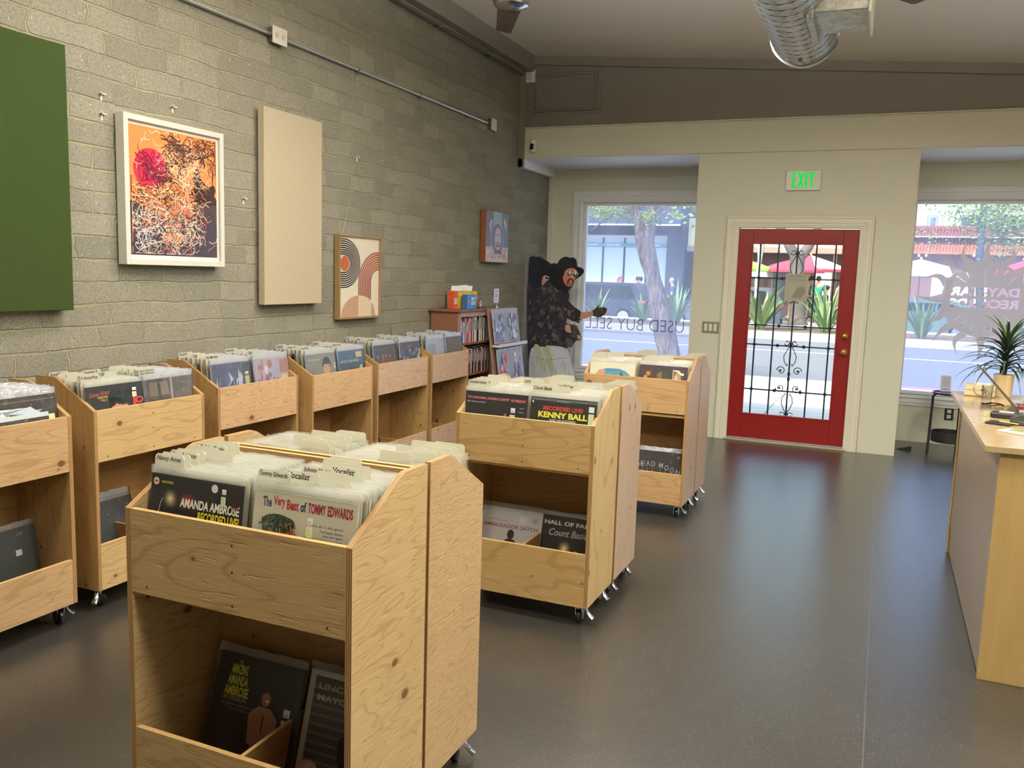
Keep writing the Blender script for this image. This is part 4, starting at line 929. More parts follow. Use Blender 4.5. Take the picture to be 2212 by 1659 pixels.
fill(BI['R1'], 1, 11, 4, 'in the farthest aisle bin', one(art_purple, 'purple record cover with three photographs, farthest aisle bin', (62, 42, 66)), {0: ('C', H('a single letter C, behind the purple cover'), 0.)}, tabs=(0., .33))
for c in (0, 1): fill(BI['R2'], c, 6, 4, 'in the bin backed onto the farthest aisle bin', tabs=(0.,))
fill(BI['A'], 1, 12, 1, 'in the wall bin at the left edge', one(art_fam, 'glossy record cover with a row of faces, leftmost wall bin', (44, 30, 26), True), shiny=True)
fill(BI['A'], 0, 3, 0, 'in the wall bin at the left edge', shiny=True)
fill(BI['B'], 0, 13, 7, 'in the wall bin with the SURF tab', one(art_gene, 'black record cover with an orange script name, in the second wall bin', (34, 33, 38)),
     {0: ('V Rock/Pop', H('right behind the black cover in the second wall bin'), 0.), 1: ('The T', H('second behind the black cover in the second wall bin'), 0.), 2: ('SURF', H('large pencil capitals reading SURF'), .66), 3: ('Y', H('single letter Y, second wall bin'), 0.), 5: ('Country R', H('sixth behind the black cover in the second wall bin'), .66), 6: ('Rock/Pop', H('rearmost in the left row of the second wall bin'), 0.)}, tabs=(0.,))
fill(BI['B'], 1, 13, 6, 'in the wall bin with the SURF tab', one(art_doors, 'glossy brown record cover with doors, in the second wall bin', (112, 100, 92), True), {0: ('Simon Garfunkel/|Paul Simon', H('two lines long, second wall bin'), 0.), 1: ('Doors', H('second in the right row of the second wall bin'), 0.), 2: ('S', H('single letter S, second wall bin'), 0.), 3: ('J', H('single letter J, second wall bin'), 0.)}, shiny=True)
for k, l, r, nl, nr in (('C', art_ice, art_rose, 'glossy blue and white record cover, third wall bin', 'glossy pale record cover with rosy patches, third wall bin'), ('D', art_woman, art_wind, 'grey record cover with a dark-haired woman, fourth wall bin', 'blue record cover with pale capitals, fourth wall bin'), ('E', art_darkred, art_navy, 'dark record cover with red lettering, fifth wall bin', 'navy record cover with a red word, fifth wall bin')):
    wh = {'C': 'in the third wall bin', 'D': 'in the fourth wall bin', 'E': 'in the fifth wall bin'}[k]
    tx = {'C': ('Van Morrison', 'Talk', 'Rock/Pop'), 'D': ('Rock/Pop', 'Early Soul', 'Donovan'), 'E': ('Rock/Pop', 'Jazz', 'Soul')}[k]
    fill(BI[k], 0, 8, 5, wh, one(l, nl, shiny=True), {0: (tx[0], H('first in the left row ' + wh), 0.), 2: (tx[1], H('third in the left row ' + wh), .0), 4: (tx[2], H('fifth in the left row ' + wh), 0.)}, True, (0.,))
    fill(BI[k], 1, 8, 4, wh, one(r, nr, shiny=True), {0: (tx[1], H('first in the right row ' + wh), 0.), 3: (tx[2], H('fourth in the right row ' + wh), 0.)}, True, (0.,))
fill(BI['F'], 0, 6, 3, 'in the last wall bin', one(art_plainwhite, 'record in crinkled white plastic wrap, last wall bin', (206, 214, 230), True), {}, True, (0.,))
fill(BI['F'], 1, 6, 3, 'in the last wall bin', None, {}, True, (0.,))
# records standing on the lower shelves
def low(k, x, y, lean, label, art, base=(24, 22, 22), **kw): return cover_record(BI[k], x, y, BI[k]['low'] + .001, rad(lean), label, art, base, **kw)
low('F1', -.135, .19, 17, 'dark record with a yellow stacked title, on the lower shelf of the nearest bin', art_amazing)
low('F1', .183, .212, 17, 'white-edged record with a staircase photo, on the lower shelf of the nearest bin', art_stairs, (196, 194, 182))
low('M1', -.158, .21, 15, 'pale record with a suited figure, on the lower shelf of the golden pine bin', art_satch, (190, 184, 172))
low('M1', .158, .20, 15, 'dark record with glowing lamps, on the lower shelf of the golden pine bin', art_count)
low('R1', .16, .05, 8, 'black record with dripping white capitals, on the lower shelf of the farthest aisle bin', art_moon, shiny=True)
def art_slate(a): a.rect(0, 0, 1, 1, (62, 70, 70)); a.text('JB', .70, .88, .05, (120, 116, 96), .12, shear=.2); a.rect(.68, .62, .77, .70, (210, 210, 206)); a.rect(.1, .1, .12, .9, (56, 62, 62))
def art_smoke(a): a.rect(0, 0, 1, 1, (44, 48, 52)); a.ell(.5, .55, .3, .28, (54, 60, 64)); a.rect(0, .955, 1, 1, (150, 142, 128))
def art_map(a): a.rect(0, 0, 1, 1, (30, 24, 24)); a.text('CHAPMAN', .98, .86, .10, (160, 60, 44), .75, 'r', bold=.02); a.rect(.62, .5, .68, .58, (210, 206, 200)); a.rect(.80, .5, .90, .6, (200, 196, 190))
low('A', .165, .17, 9, 'slate grey record with a small white sticker, lower shelf of the leftmost wall bin', art_slate, (62, 70, 70))
low('B', -.04, .22, 14, 'smoky record in thick clear plastic, lower shelf of the second wall bin', art_smoke, (44, 48, 52), shiny=True)
low('B', -.035, .24, 15, 'record tucked behind the smoky one, lower shelf of the second wall bin', art_darkred, (44, 40, 40))
low('E', -.185, .16, 10, 'black record with dark red capitals, lower shelf of the fifth wall bin', art_map, (30, 24, 24))
low('F', -.17, .14, 10, 'black record with a pale corner, lower shelf of the last wall bin', art_smoke, (30, 26, 26))
print('RECORDS', REC_COUNT)
# ================================================================== things on the block wall
def wallbox(name, y0, y1, z0, z1, t, m, label, cat, x=WX + .024, parent=None, bevel=.003):
    o = MB().box(0, t, -(y1 - y0) / 2, (y1 - y0) / 2, 0, z1 - z0).build(name, m, parent, bevel=bevel, loc=(x, (y0 + y1) / 2, z0)); 
    return tag(o, label, cat)
def linen(name, c):
    m = mat(name); t = NT(m); c = lin(c)
    w1 = t.noise(t.pos((1, 220, 12)), 2, 2); w2 = t.noise(t.pos((1, 12, 220)), 2, 2)
    col = t.mix(t.math('ADD', t.math('MULTIPLY', w1, .5), t.math('MULTIPLY', w2, .5)), (*[x * .9 for x in c], 1), (*[min(1, x * 1.1) for x in c], 1))
    t.out(t.bsdf(col, .9, 0, .15, bump=t.math('ADD', w1, w2), bstr=.25, bdist=.001)); return m
# depth of the panels: front faces measured at WX+.07
PF = WX + .075
def yz(px, py, x=PF): q = at(px, py, 0, x); return q.y, q.z
ga, gb = yz(0, 59), yz(142, 97.6); gy1 = gb[0]; gz1 = gb[1]; gz0 = yz(152, 670)[1]
wallbox('fabric_wall_panel', gy1 - 1.02, gy1, gz0, gz1, .048, linen('green_fabric', (50, 64, 29)), 'large dark green fabric panel on the block wall', 'wall panel')
by0, bz1 = yz(570.7, 228); by1, _ = yz(697, 267); bz0 = yz(570, 659)[1]
pb = wallbox('fabric_wall_panel', by0, by1, bz0, bz1, .048, linen('beige_fabric', (178, 164, 138)), 'tall beige fabric panel hung right of the framed orange print', 'wall panel')
M_WIRE = plain('hanging_wire', (178, 170, 140), .5, .5)
ymid = (by0 + by1) / 2; hy, hz = yz(622, 100, WX + .02)
wr = tag(MB().tube([(WX + .022, ymid - .26, bz1 - .02), (WX + .02, ymid, hz), (WX + .022, ymid + .26, bz1 - .02)], .0016, 5).box(WX, WX + .03, ymid - .004, ymid + .004, hz - .004, hz + .004).build('picture_wire', M_WIRE), 'thin wire holding the tall beige panel', 'wire')
# framed orange print
fy0, fz1 = yz(267.6, 240); fy1, _ = yz(484.5, 290); fz0 = yz(268, 571)[1]
pw, ph = fy1 - fy0, fz1 - fz0
fr = tag(empty('framed_print', (WX + .012, (fy0 + fy1) / 2, fz0)), 'white-framed orange print with a red disc and dark scribbles', 'picture')
T = .058; w_ = .03
q = MB(); Y0, Y1 = -pw / 2, pw / 2
q.box(0, T, Y0, Y0 + w_, 0, ph).box(0, T, Y1 - w_, Y1, 0, ph).box(0, T, Y0 + w_, Y1 - w_, 0, w_).box(0, T, Y0 + w_, Y1 - w_, ph - w_, ph)
q.build('frame', plain('white_frame', (208, 204, 190), .4), fr, bevel=.002)
MB().box(0, .040, Y0 + w_, Y1 - w_, w_, ph - w_).build('mat_board', plain('mat_board', (236, 230, 214), .7), fr)
aw, ah = pw - 2 * w_ - .03, ph - 2 * w_ - .04
a = Art((.0405, Y0 + w_ + .015, w_ + .022), (0, 1, 0), (0, 0, 1), (1, 0, 0), .000005); OR = (240, 142, 76); BR = (66, 44, 40); CRM = (244, 216, 176)
S = lambda x, y: (x * aw, y * ah)
a.rect(0, 0, aw, ah, OR); a.ell(.23 * aw, .68 * ah, .19 * aw, .16 * ah, (226, 44, 74), 40); a.ell(.26 * aw, .69 * ah, .12 * aw, .12 * ah, (232, 26, 92), 32)
a.poly([S(0, 0), S(1, 0), S(1, .42), S(.93, .44), S(.8, .40), S(.68, .34), S(.55, .36), S(.45, .30), S(.35, .34), S(.2, .38), S(0, .42)], BR)
a.poly([S(.70, .38), S(.66, .52), S(.72, .58), S(.70, .68), S(.745, .74), S(.79, .73), S(.80, .67), S(.86, .62), S(.90, .60), S(.97, .62), S(.99, .58), S(.97, .53), S(1, .5), S(1, .36)], BR)
a.poly([S(.93, .56), S(.955, .78), S(.965, .78), S(.95, .55)], BR)
rg = random.Random(21)
def scrib(n, cx, cy, sx, sy, cols, w0, w1, ln=.08, seg=7):
    for _ in range(n):
        x, y = rg.gauss(cx, sx), rg.gauss(cy, sy); an = rg.uniform(0, 6.28); pts = []
        for k in range(seg):
            pts.append((min(.985, max(.015, x)) * aw, min(.985, max(.015, y)) * ah)); an += rg.uniform(-1.3, 1.3); l = rg.uniform(.2, .5) * ln; x += cos(an) * l; y += sin(an) * l * .75
        a.line(pts, rg.uniform(w0, w1), rg.choice(cols))
scrib(150, .58, .78, .16, .10, [CRM, (250, 226, 196), (248, 190, 140)], .0015, .004)
scrib(85, .52, .84, .06, .05, [BR, BR, (120, 70, 46)], .002, .006); scrib(60, .85, .86, .08, .05, [BR, (96, 58, 44)], .002, .006)
scrib(130, .56, .60, .14, .10, [CRM, (244, 170, 110), BR], .002, .005); scrib(34, .20, .71, .045, .02, [(128, 22, 48), (96, 26, 40)], .002, .005); scrib(34, .33, .63, .045, .03, [(120, 24, 44), BR], .002, .005)
scrib(90, .3, .46, .22, .03, [BR, (150, 84, 50), CRM], .002, .005); scrib(150, .32, .24, .2, .12, [OR, (210, 110, 60), CRM, (236, 226, 206)], .0015, .0045)
scrib(150, .5, .14, .16, .10, [(236, 228, 210), CRM, OR, (70, 48, 42)], .0015, .004); scrib(110, .64, .34, .12, .12, [(240, 220, 190), (230, 130, 80), BR], .0015, .004); scrib(40, .12, .20, .06, .1, [(226, 222, 208)], .002, .004)
a.build('print', fr)
# acrylic glazing: gives the print its window reflection
gm = mat('picture_glazing'); t = NT(gm); tr_ = t.n('BsdfTransparent'); gg = t.n('BsdfGlossy'); gg.inputs['Roughness'].default_value = .02; lw = t.n('LayerWeight'); lw.inputs[0].default_value = .2
mx = t.n('MixShader'); t.t.links.new(t.math('MULTIPLY_ADD', lw.outputs['Fresnel'], .35, .012), mx.inputs[0]); t.t.links.new(tr_.outputs[0], mx.inputs[1]); t.t.links.new(gg.outputs[0], mx.inputs[2]); t.out(mx.outputs[0])
MB().box(.050, .052, Y0 + w_, Y1 - w_, w_, ph - w_).build('glazing', gm, fr)
# geometric print
ay0, az1 = yz(735, 505, WX + .06); ay1, _ = yz(825, 512, WX + .06); az0 = yz(731, 691, WX + .06)[1]
pw, ph = ay1 - ay0, az1 - az0
ar = tag(empty('framed_print', (WX + .012, (ay0 + ay1) / 2, az0)), 'wood-framed print of black and rust arcs', 'picture')
q = MB(); Y0, Y1 = -pw / 2, pw / 2; w_ = .014; T = .045
q.box(0, T, Y0, Y0 + w_, 0, ph).box(0, T, Y1 - w_, Y1, 0, ph).box(0, T, Y0 + w_, Y1 - w_, 0, w_).box(0, T, Y0 + w_, Y1 - w_, ph - w_, ph)
q.build('frame', plain('walnut_frame', (142, 116, 76), .5, 0, .4, .2), ar, bevel=.0015)
aw, ah = pw - 2 * w_, ph - 2 * w_
MB().box(0, .03, Y0 + w_, Y1 - w_, w_, ph - w_).build('backing', plain('canvas', (222, 208, 180), .9), ar)
a = Art((.0302, Y0 + w_, w_), (0, 1, 0), (0, 0, 1), (1, 0, 0), .0001); a.rect(0, 0, aw, ah, (224, 212, 188))
K = (22, 22, 24); RU = (150, 78, 48)
zc, zt = .66 * ah, .0
for k in range(8):   # black stadium arcs, open to the left
    r1 = (.395 - .034 * k) * aw; r0 = r1 - .021 * aw; cx = .12 * aw; ry = .86
    a.ring(cx, .67 * ah, r0, r1, K, -pi / 2, pi / 2, 26, ry)
    for sg_ in (-1, 1): a.rect(0, .67 * ah + sg_ * (r0 if sg_ > 0 else r1) * ry, cx, .67 * ah + sg_ * (r1 if sg_ > 0 else r0) * ry, K)
a.ell(.13 * aw, .67 * ah, .105 * aw, .095 * ah, (176, 94, 46), 28)
for k in range(8):
    r1 = (.53 - .042 * k) * aw; r0 = r1 - .026 * aw; cx = 1.0 * aw; cy = .45 * ah
    a.ring(cx, cy, r0, r1, RU, pi / 2, pi, 22, .80)
    if k < 8: a.rect(cx - r1, .12 * ah, cx - r0, cy, RU)
pts = [(.05 * aw + .86 * aw * (i / 24), .27 * ah * (max(0, 1 - ((i / 24) * 2 - 1) ** 2)) ** .5) for i in range(25)]
a.poly(pts, (186, 146, 112))
for k in range(8): x = cx - (.53 - .042 * k) * aw; i_ = min(1, max(-1, ((x / aw - .05) / .86) * 2 - 1)); a.rect(x, 0, x + .028 * aw, .27 * ah * (1 - i_ * i_) ** .5, (232, 218, 184))
a.build('print', ar)
ym = (ay0 + ay1) / 2; hz = yz(772, 368, WX + .01)[1]
tag(MB().tube([(WX + .02, ym - .2, az1 - .01), (WX + .018, ym, hz), (WX + .02, ym + .2, az1 - .01)], .0016, 5).box(WX, WX + .03, ym - .005, ym + .005, hz - .004, hz + .004).build('picture_wire', M_WIRE), 'thin wire holding the wood-framed arc print', 'wire')
# small portrait near the corner
sy0, sz1 = yz(1051, 452, WX + .07); sy1, _ = yz(1100, 460, WX + .07); sz0 = yz(1048, 566, WX + .07)[1]
pw, ph = sy1 - sy0, sz1 - sz0
sp_ = tag(empty('portrait_panel', (WX + .012, (sy0 + sy1) / 2, sz0)), 'small wood-sided portrait of a bearded face near the corner', 'picture')
MB().box(0, .058, -pw / 2, pw / 2, 0, ph).build('wood_block', plain('red_brown_wood', (132, 78, 46), .5, 0, .4, .2), sp_, bevel=.002)
a = Art((.0584, -pw / 2 + .006, .006), (0, 1, 0), (0, 0, 1), (1, 0, 0), .0001); a.sc = 1; aw, ah = pw - .012, ph - .012
a.rect(0, 0, aw, ah, (96, 106, 112)); a.rect(.3 * aw, .66 * ah, .68 * aw, ah, (142, 160, 160)); a.rect(0, 0, aw, .3 * ah, (214, 196, 192))
a.ell(.5 * aw, .48 * ah, .30 * aw, .31 * ah, (150, 160, 190)); a.ell(.5 * aw, .48 * ah, .27 * aw, .285 * ah, (96, 98, 122)); a.ell(.52 * aw, .47 * ah, .15 * aw, .22 * ah, (210, 166, 160)); a.rect(.40 * aw, .24 * ah, .62 * aw, .36 * ah, (206, 160, 156))
a.ell(.52 * aw, .35 * ah, .10 * aw, .05 * ah, (96, 76, 84)); a.ell(.52 * aw, .36 * ah, .05 * aw, .015 * ah, (226, 214, 212))
for x in (.45, .60): a.ell(x * aw, .50 * ah, .065 * aw, .035 * ah, (168, 184, 206))
a.rect(.37 * aw, .535 * ah, .67 * aw, .545 * ah, (70, 60, 70)); a.rect(.36 * aw, .165 * ah, .70 * aw, .215 * ah, (70, 72, 96)); a.text('FRANK', .38 * aw, .172 * ah, .034 * ah, (150, 150, 180), .3 * aw, bold=.03)
for sx, pts in ((-1, [(.16, .55), (.12, .74), (.2, .84), (.26, .82), (.22, .7)]), (1, [(.88, .60), (.9, .78), (.8, .9), (.74, .84), (.82, .72)])): a.poly([(x * aw, y * ah) for x, y in pts], (206, 168, 160))
for _ in range(40): x, y = rg.uniform(.02, .9), rg.uniform(.02, .24); a.poly([(x * aw, y * ah), ((x + .06) * aw, (y + .03) * ah), ((x + .02) * aw, (y + .06) * ah)], rg.choice([(214, 150, 140), (236, 222, 206), (206, 176, 120), (150, 120, 140)]))
a.build('print', sp_)
M_HOOK = plain('white_hook', (232, 228, 214), .4); HN = 0
for (px, py), wh in zip(((221, 204), (222, 247), (375, 232), (528, 430), (773, 340)), ('upper one right of the green panel', 'lower one right of the green panel', 'over the framed orange print', 'between the orange print and the beige panel', 'over the wire of the arc print')):
    y, z = yz(px, py, WX + .01); tag(MB().box(WX, WX + .02, y - .016, y + .016, z, z + .005).box(WX + .015, WX + .02, y - .016, y - .01, z, z + .012).box(WX, WX + .004, y - .005, y + .005, z - .03, z).build('wall_hook', M_HOOK), 'small white hook in the block wall, ' + wh, 'hook')

# ================================================================== bookshelf with books, boxes on top
M_SHELF = plain('brown_shelf_board', (128, 86, 66), .45, 0, .4, .15, 4)
bs = tag(empty('bookshelf', (-3.35, 6.98, 0)), 'brown wooden bookshelf against the block wall', 'bookshelf')
SW, SD, SHH = .70, .27, 1.232
for s in (-1, 1): MB().box(-SD, 0, s * SW / 2 - .012, s * SW / 2 + .012, 0, SHH - .02).build('side_panel', M_SHELF, bs, bevel=.002)
MB().box(-SD - .01, .025, -SW / 2 - .035, SW / 2 + .035, SHH - .022, SHH).build('top_board', M_SHELF, bs, bevel=.004)
MB().box(-SD, -SD + .01, -SW / 2, SW / 2, 0, SHH - .02).build('back_panel', M_SHELF, bs)
for z in (.05, .29, .635, .915): MB().box(-SD + .01, -.01, -SW / 2 + .012, SW / 2 - .012, z, z + .018).build('shelf', M_SHELF, bs, bevel=.001)
MB().box(-.006, .006, -SW / 2 + .012, SW / 2 - .012, SHH - .065, SHH - .022).build('face_rail', plain('pinkish_face_rail', (176, 150, 146), .5), bs, bevel=.001)
for s in (-1, 1): MB().box(-.004, .008, s * SW / 2 - .018, s * SW / 2 + .018, .0, SHH - .022).build('face_stile', plain('shelf_stile', (150, 118, 104), .5), bs, bevel=.001)
BK = [((206, 196, 74), .016, .24), ((232, 226, 214), .022, .27), ((206, 90, 60), .008, .23), ((92, 130, 186), .02, .22), ((228, 222, 220), .012, .21), ((190, 100, 96), .01, .24), ((150, 142, 130), .02, .235), ((120, 110, 104), .012, .22), ((176, 40, 52), .016, .225), ((226, 140, 156), .022, .24), ((230, 130, 150), .012, .235), ((30, 30, 34), .014, .25), ((216, 212, 200), .014, .245), ((70, 66, 66), .012, .24), ((232, 228, 220), .02, .25), ((206, 200, 190), .014, .24), ((28, 28, 30), .016, .255), ((60, 40, 90), .012, .235), ((240, 236, 226), .016, .25), ((176, 160, 120), .012, .245), ((220, 214, 206), .018, .25)]
names = {(206, 196, 74): 'yellow', (232, 226, 214): 'wide cream', (206, 90, 60): 'thin orange', (92, 130, 186): 'blue', (176, 40, 52): 'red', (226, 140, 156): 'wide pink', (60, 40, 90): 'purple'}
def books(z, n, lst, grp, shift=0, seed=0):
    lst = [(c, w * 1.45, h * random.Random(i * 7 + seed).uniform(.84, 1.0)) for i, (c, w, h) in enumerate(lst)]
    r = random.Random(seed); y = -SW / 2 + .03
    for i in range(n):
        c, w, h = lst[(i + shift) % len(lst)]
        if y + w > SW / 2 - .02: break
        d = r.uniform(.17, .21); nm = names.pop(c, None) if shift == 0 else None
        o = MB().box(-d, 0, 0, w, 0, h, None, lin(c)).box(-d + .004, -.004, .002, w - .002, h, h + .0006, None, lin((236, 230, 214))).box(0, .0006, w * .3, w * .7, h * .45, h * .85, None, lin([255 - v if sum(c) > 380 else min(255, v + 130) for v in c])).build('book', INK, loc=(-3.35 - .02, 6.98 + y, z + .018 + .0005))
        tag(o, (nm + ' book standing on the upper shelf of the brown bookshelf') if nm else 'thin book in the row ' + grp, 'book', None if nm else 'books ' + grp); y += w + .0012
books(.915, 40, [BK[i] for i in range(len(BK))] + [BK[11], BK[14], BK[16], BK[5], BK[12], BK[7], BK[18]] * 2, 'on the upper shelf of the brown bookshelf')
DK = [((40, 34, 36), .012, .24), ((120, 40, 44), .012, .225), ((70, 66, 72), .014, .24), ((206, 206, 204), .012, .22), ((150, 70, 66), .01, .235), ((28, 28, 32), .018, .25), ((176, 150, 130), .014, .235), ((90, 96, 110), .012, .24), ((56, 40, 40), .016, .245), ((190, 186, 180), .012, .24), ((110, 104, 90), .012, .23)]
books(.635, 46, DK, 'on the middle shelf of the brown bookshelf', 1, 2); books(.29, 46, DK[::-1] + BK[:6], 'on the lower shelf of the brown bookshelf', 3, 3)
ZT = SHH + .001
def carton(y, w, d, h, c, label, x=-3.45, rz=0, name='cardboard_box', extra=None):
    o = tag(empty(name, (x, y, ZT), rz), label, 'box'); MB().box(-d / 2, d / 2, -w / 2, w / 2, 0, h).build('carton', plain('carton_' + label[:6].strip().replace(' ', '_'), c, .5), o, bevel=.0015)
    if extra:
        a = Art((d / 2 + .0004, -w / 2, 0), (0, 1, 0), (0, 0, 1), (1, 0, 0), .0002); a.sc = 1; extra(a, w, h); a.build('printed_front', o)
    return o
carton(6.70, .065, .06, .155, (206, 84, 52), 'orange box standing at the left end of the bookshelf top', rz=rad(-6), extra=lambda a, w, h: a.rect(.01, .045, .055, .095, (214, 206, 176)).rect(.018, .053, .047, .087, (196, 190, 160)))
tb = carton(6.98, .25, .13, .155, (206, 166, 58), 'yellow tissue box at the back of the bookshelf top', x=-3.50, rz=rad(-20), name='tissue_box', extra=lambda a, w, h: a.text('GODIY', .02, h - .045, .028, (236, 214, 130), .15, bold=.03).rect(w - .035, h - .03, w - .015, h - .01, (232, 190, 110)))
n_ = MB(); rr = random.Random(3)
for k in range(5):
    x, y = rr.uniform(-.03, .03), -.07 + k * .035; n_.add([(x - .03, y - .03, .15), (x + .03, y, .15), (x + .02, y + .02, .19 + rr.uniform(0, .02)), (x - .02, y - .03, .19 + rr.uniform(0, .02))], [(0, 1, 2, 3)])
n_.build('tissue', plain('tissue_paper', (236, 236, 240), .8), tb)
carton(6.90, .105, .07, .125, (62, 128, 196), 'blue box in front of the yellow tissue box', x=-3.39, rz=rad(-22), extra=lambda a, w, h: a.text('BUY', .05, h - .05, .03, (220, 230, 240), .05, bold=.03).text('DIY', .05, h - .09, .03, (220, 230, 240), .05, bold=.03).rect(.008, .05, .035, .08, (196, 110, 100)))
bd = tag(empty('round_badge', (-3.36, 7.06, ZT)), 'round brown badge with a white letter beside the blue box', 'badge')
MB().lathe([(0, 0), (.044, 0), (.044, .008), (0, .008)], (0, 0, .044), 28, ax=0).build('disc', plain('badge_brown', (112, 52, 40), .4), bd)
Art((.0085, -.02, .02), (0, 1, 0), (0, 0, 1), (1, 0, 0), .0002).ell(.02, .024, .03, .03, (236, 226, 216)).ell(.02, .024, .026, .026, (112, 52, 40)).text('G', .02, .004, .04, (236, 226, 216), al='c', bold=.04).build('letter', bd)
bc = tag(MB().prism([(0, 0), (.05, 0), (.05, .06), (.02, .075)], 0, -.0015, .0015).build('paper_card', plain('pale_card', (206, 214, 222), .5), loc=(-3.39, 7.10, ZT), fix=True), 'small pale paper card leaning by the round badge', 'card')

# ================================================================== rack with four wrapped posters beside the shelf
pr = tag(empty('display_rack', (-3.12, 7.46, 0)), 'white display rack with wrapped prints beside the bookshelf', 'rack')
M_RACK = plain('white_rack', (226, 228, 232), .4)
tilt = .14
def rx(z): return -.20 + (1.25 - z) * tilt + .03
for z in (.885, .52, .155): MB().prism([(rx(z) - .02, z), (rx(z) + .06, z - .005), (rx(z) + .06, z + .025), (rx(z) + .052, z + .025), (rx(z) + .052, z + .008), (rx(z) - .02, z + .012)], 1, -.33, .33).build('ledge', M_RACK, pr, fix=True, bevel=.0015)
MB().add([(rx(.12) - .03, -.31, .0), (rx(.12) - .03, .31, .0), (rx(1.23) - .03, .31, 1.23), (rx(1.23) - .03, -.31, 1.23), (rx(.12) - .045, -.31, .0), (rx(.12) - .045, .31, .0), (rx(1.23) - .045, .31, 1.23), (rx(1.23) - .045, -.31, 1.23)], [(0, 1, 2, 3), (7, 6, 5, 4), (0, 4, 5, 1), (1, 5, 6, 2), (2, 6, 7, 3), (3, 7, 4, 0)]).build('back_board', plain('brown_rack_board', (150, 122, 100), .6), pr)
cl = tag(empty('sign_holder', (-3.12 + rx(1.25) - .03, 7.33, 1.232)), 'small white card on a clip over the wrapped prints', 'sign')
MB().tube([(0, 0, 0), (0, .005, .05)], .004, 6).box(-.01, .01, -.02, .02, -.005, .02).build('clip', M_CHROME, cl)
Art((.003, -.055, .05), (0, 1, 0), (0, 0, 1), (1, 0, 0), .0004).rect(0, 0, .105, .13, (222, 222, 238)).rect(.02, .095, .085, .115, (206, 140, 160)).rect(.02, .05, .08, .08, (150, 160, 210)).rect(.02, .02, .08, .035, (210, 160, 176)).mb.build('card', INK, cl)
MB().box(-.001, .002, -.055, .05, .05, .18).build('card_backing', M_RACK, cl)
rg = random.Random(31)
for i, (y, z) in enumerate(((7.29, .905), (7.59, .905), (7.31, .54), (7.61, .54))):
    n = Vector((1, 0, tilt)).normalized(); up = Vector((-tilt, 0, 1)).normalized(); o_ = Vector((-3.12 + rx(z) + .006, y - .14, z))
    wh = ('upper left', 'upper right', 'lower left', 'lower right')[i]
    a = Art((0, 0, 0), (0, 1, 0), up, n, .0003); a.rect(0, 0, .27, .30, (214, 220, 236))
    for _ in range(34): x, yy = rg.uniform(.04, .22), rg.uniform(.03, .26); a.ell(x, yy, rg.uniform(.01, .04), rg.uniform(.01, .045), rg.choice([(120, 126, 170), (206, 150, 160), (150, 160, 200), (216, 110, 116), (170, 178, 214), (236, 236, 244)] if i > 1 else [(150, 160, 200), (176, 184, 214), (216, 220, 236), (110, 116, 160)]), 10)
    a.text('DAYSTAR' if i < 2 else 'LIVE', .06, .012, .026, (206, 110, 120), .15, bold=.02)
    o = a.build('wrapped_print', loc=o_); tag(o, wh + ' wrapped print on the white display rack', 'print')
    q = MB(); q.add([Vector((0, -.012, 0)) + n * .004 - up * .0, Vector((0, .285, 0)) + n * .004, up * .325 + Vector((0, .285, 0)) + n * .006, up * .325 + Vector((0, -.012, 0)) + n * .006], [(0, 1, 2, 3)]); q.build('plastic_wrap', SHINY, o)
    MB().add([Vector((0, -.006, 0)) - n * .004, Vector((0, .28, 0)) - n * .004, up * .32 + Vector((0, .28, 0)) - n * .004, up * .32 + Vector((0, -.006, 0)) - n * .004, Vector((0, -.006, 0)) - n * .0005, Vector((0, .28, 0)) - n * .0005, up * .32 + Vector((0, .28, 0)) - n * .0005, up * .32 + Vector((0, -.006, 0)) - n * .0005], [(3, 2, 1, 0), (4, 5, 6, 7), (0, 1, 5, 4), (1, 2, 6, 5), (2, 3, 7, 6), (3, 0, 4, 7)]).build('backing_card', M_RACK, o)

# ================================================================== life-size cardboard standee in the corner (a flat printed cut-out)
YC = 8.80
cut = tag(empty('cardboard_standee', (-3.33, YC, 0)), 'life-size cardboard cut-out of a man in a black hat reaching right', 'cut-out')
def cp(px, py): q = at(px, py, 1, YC); return (q.x + 3.33, q.z)
sil = [(1143, 556), (1150, 553), (1160, 555), (1167, 554), (1174, 558), (1178, 562), (1186, 566), (1190, 570), (1197, 568), (1204, 570), (1209, 561), (1216, 556), (1224, 554), (1231, 557), (1240, 556), (1246, 562), (1247, 577), (1256, 578), (1262, 583), (1261, 590), (1253, 598), (1243, 603), (1240, 611), (1236, 620), (1228, 629), (1231, 640), (1228, 650), (1240, 662), (1246, 669), (1254, 672), (1257, 676), (1270, 674), (1281, 671), (1291, 662), (1296, 657), (1293, 665), (1302, 665), (1308, 664), (1312, 668), (1310, 673), (1308, 678), (1300, 684), (1295, 686), (1281, 682), (1265, 688), (1251, 691), (1246, 695), (1236, 694), (1224, 686), (1223, 698), (1228, 700), (1245, 702), (1250, 712), (1254, 722), (1257, 730), (1253, 736), (1246, 735), (1240, 741), (1234, 752), (1226, 748), (1225, 758), (1233, 776), (1240, 800), (1246, 822), (1243, 900), (1140, 900), (1143, 820), (1143, 780), (1139, 740), (1138, 650), (1141, 600)]
def on(pts): return [cp(*p) for p in pts]
def soft(pts, it=2):
    for _ in range(it):
        q = []
        for i in range(len(pts)):
            a0, b0 = pts[i], pts[(i + 1) % len(pts)]; q += [(a0[0] * .78 + b0[0] * .22, a0[1] * .78 + b0[1] * .22), (a0[0] * .22 + b0[0] * .78, a0[1] * .22 + b0[1] * .78)]
        pts = q
    return pts
MB().prism(soft(on(sil), 1), 1, -.004, .004, None).build('cardboard', plain('cardboard_edge', (196, 178, 150), .8), cut, fix=True)
a = Art((0, -.0045, 0), (1, 0, 0), (0, 0, 1), (0, -1, 0), .00001)
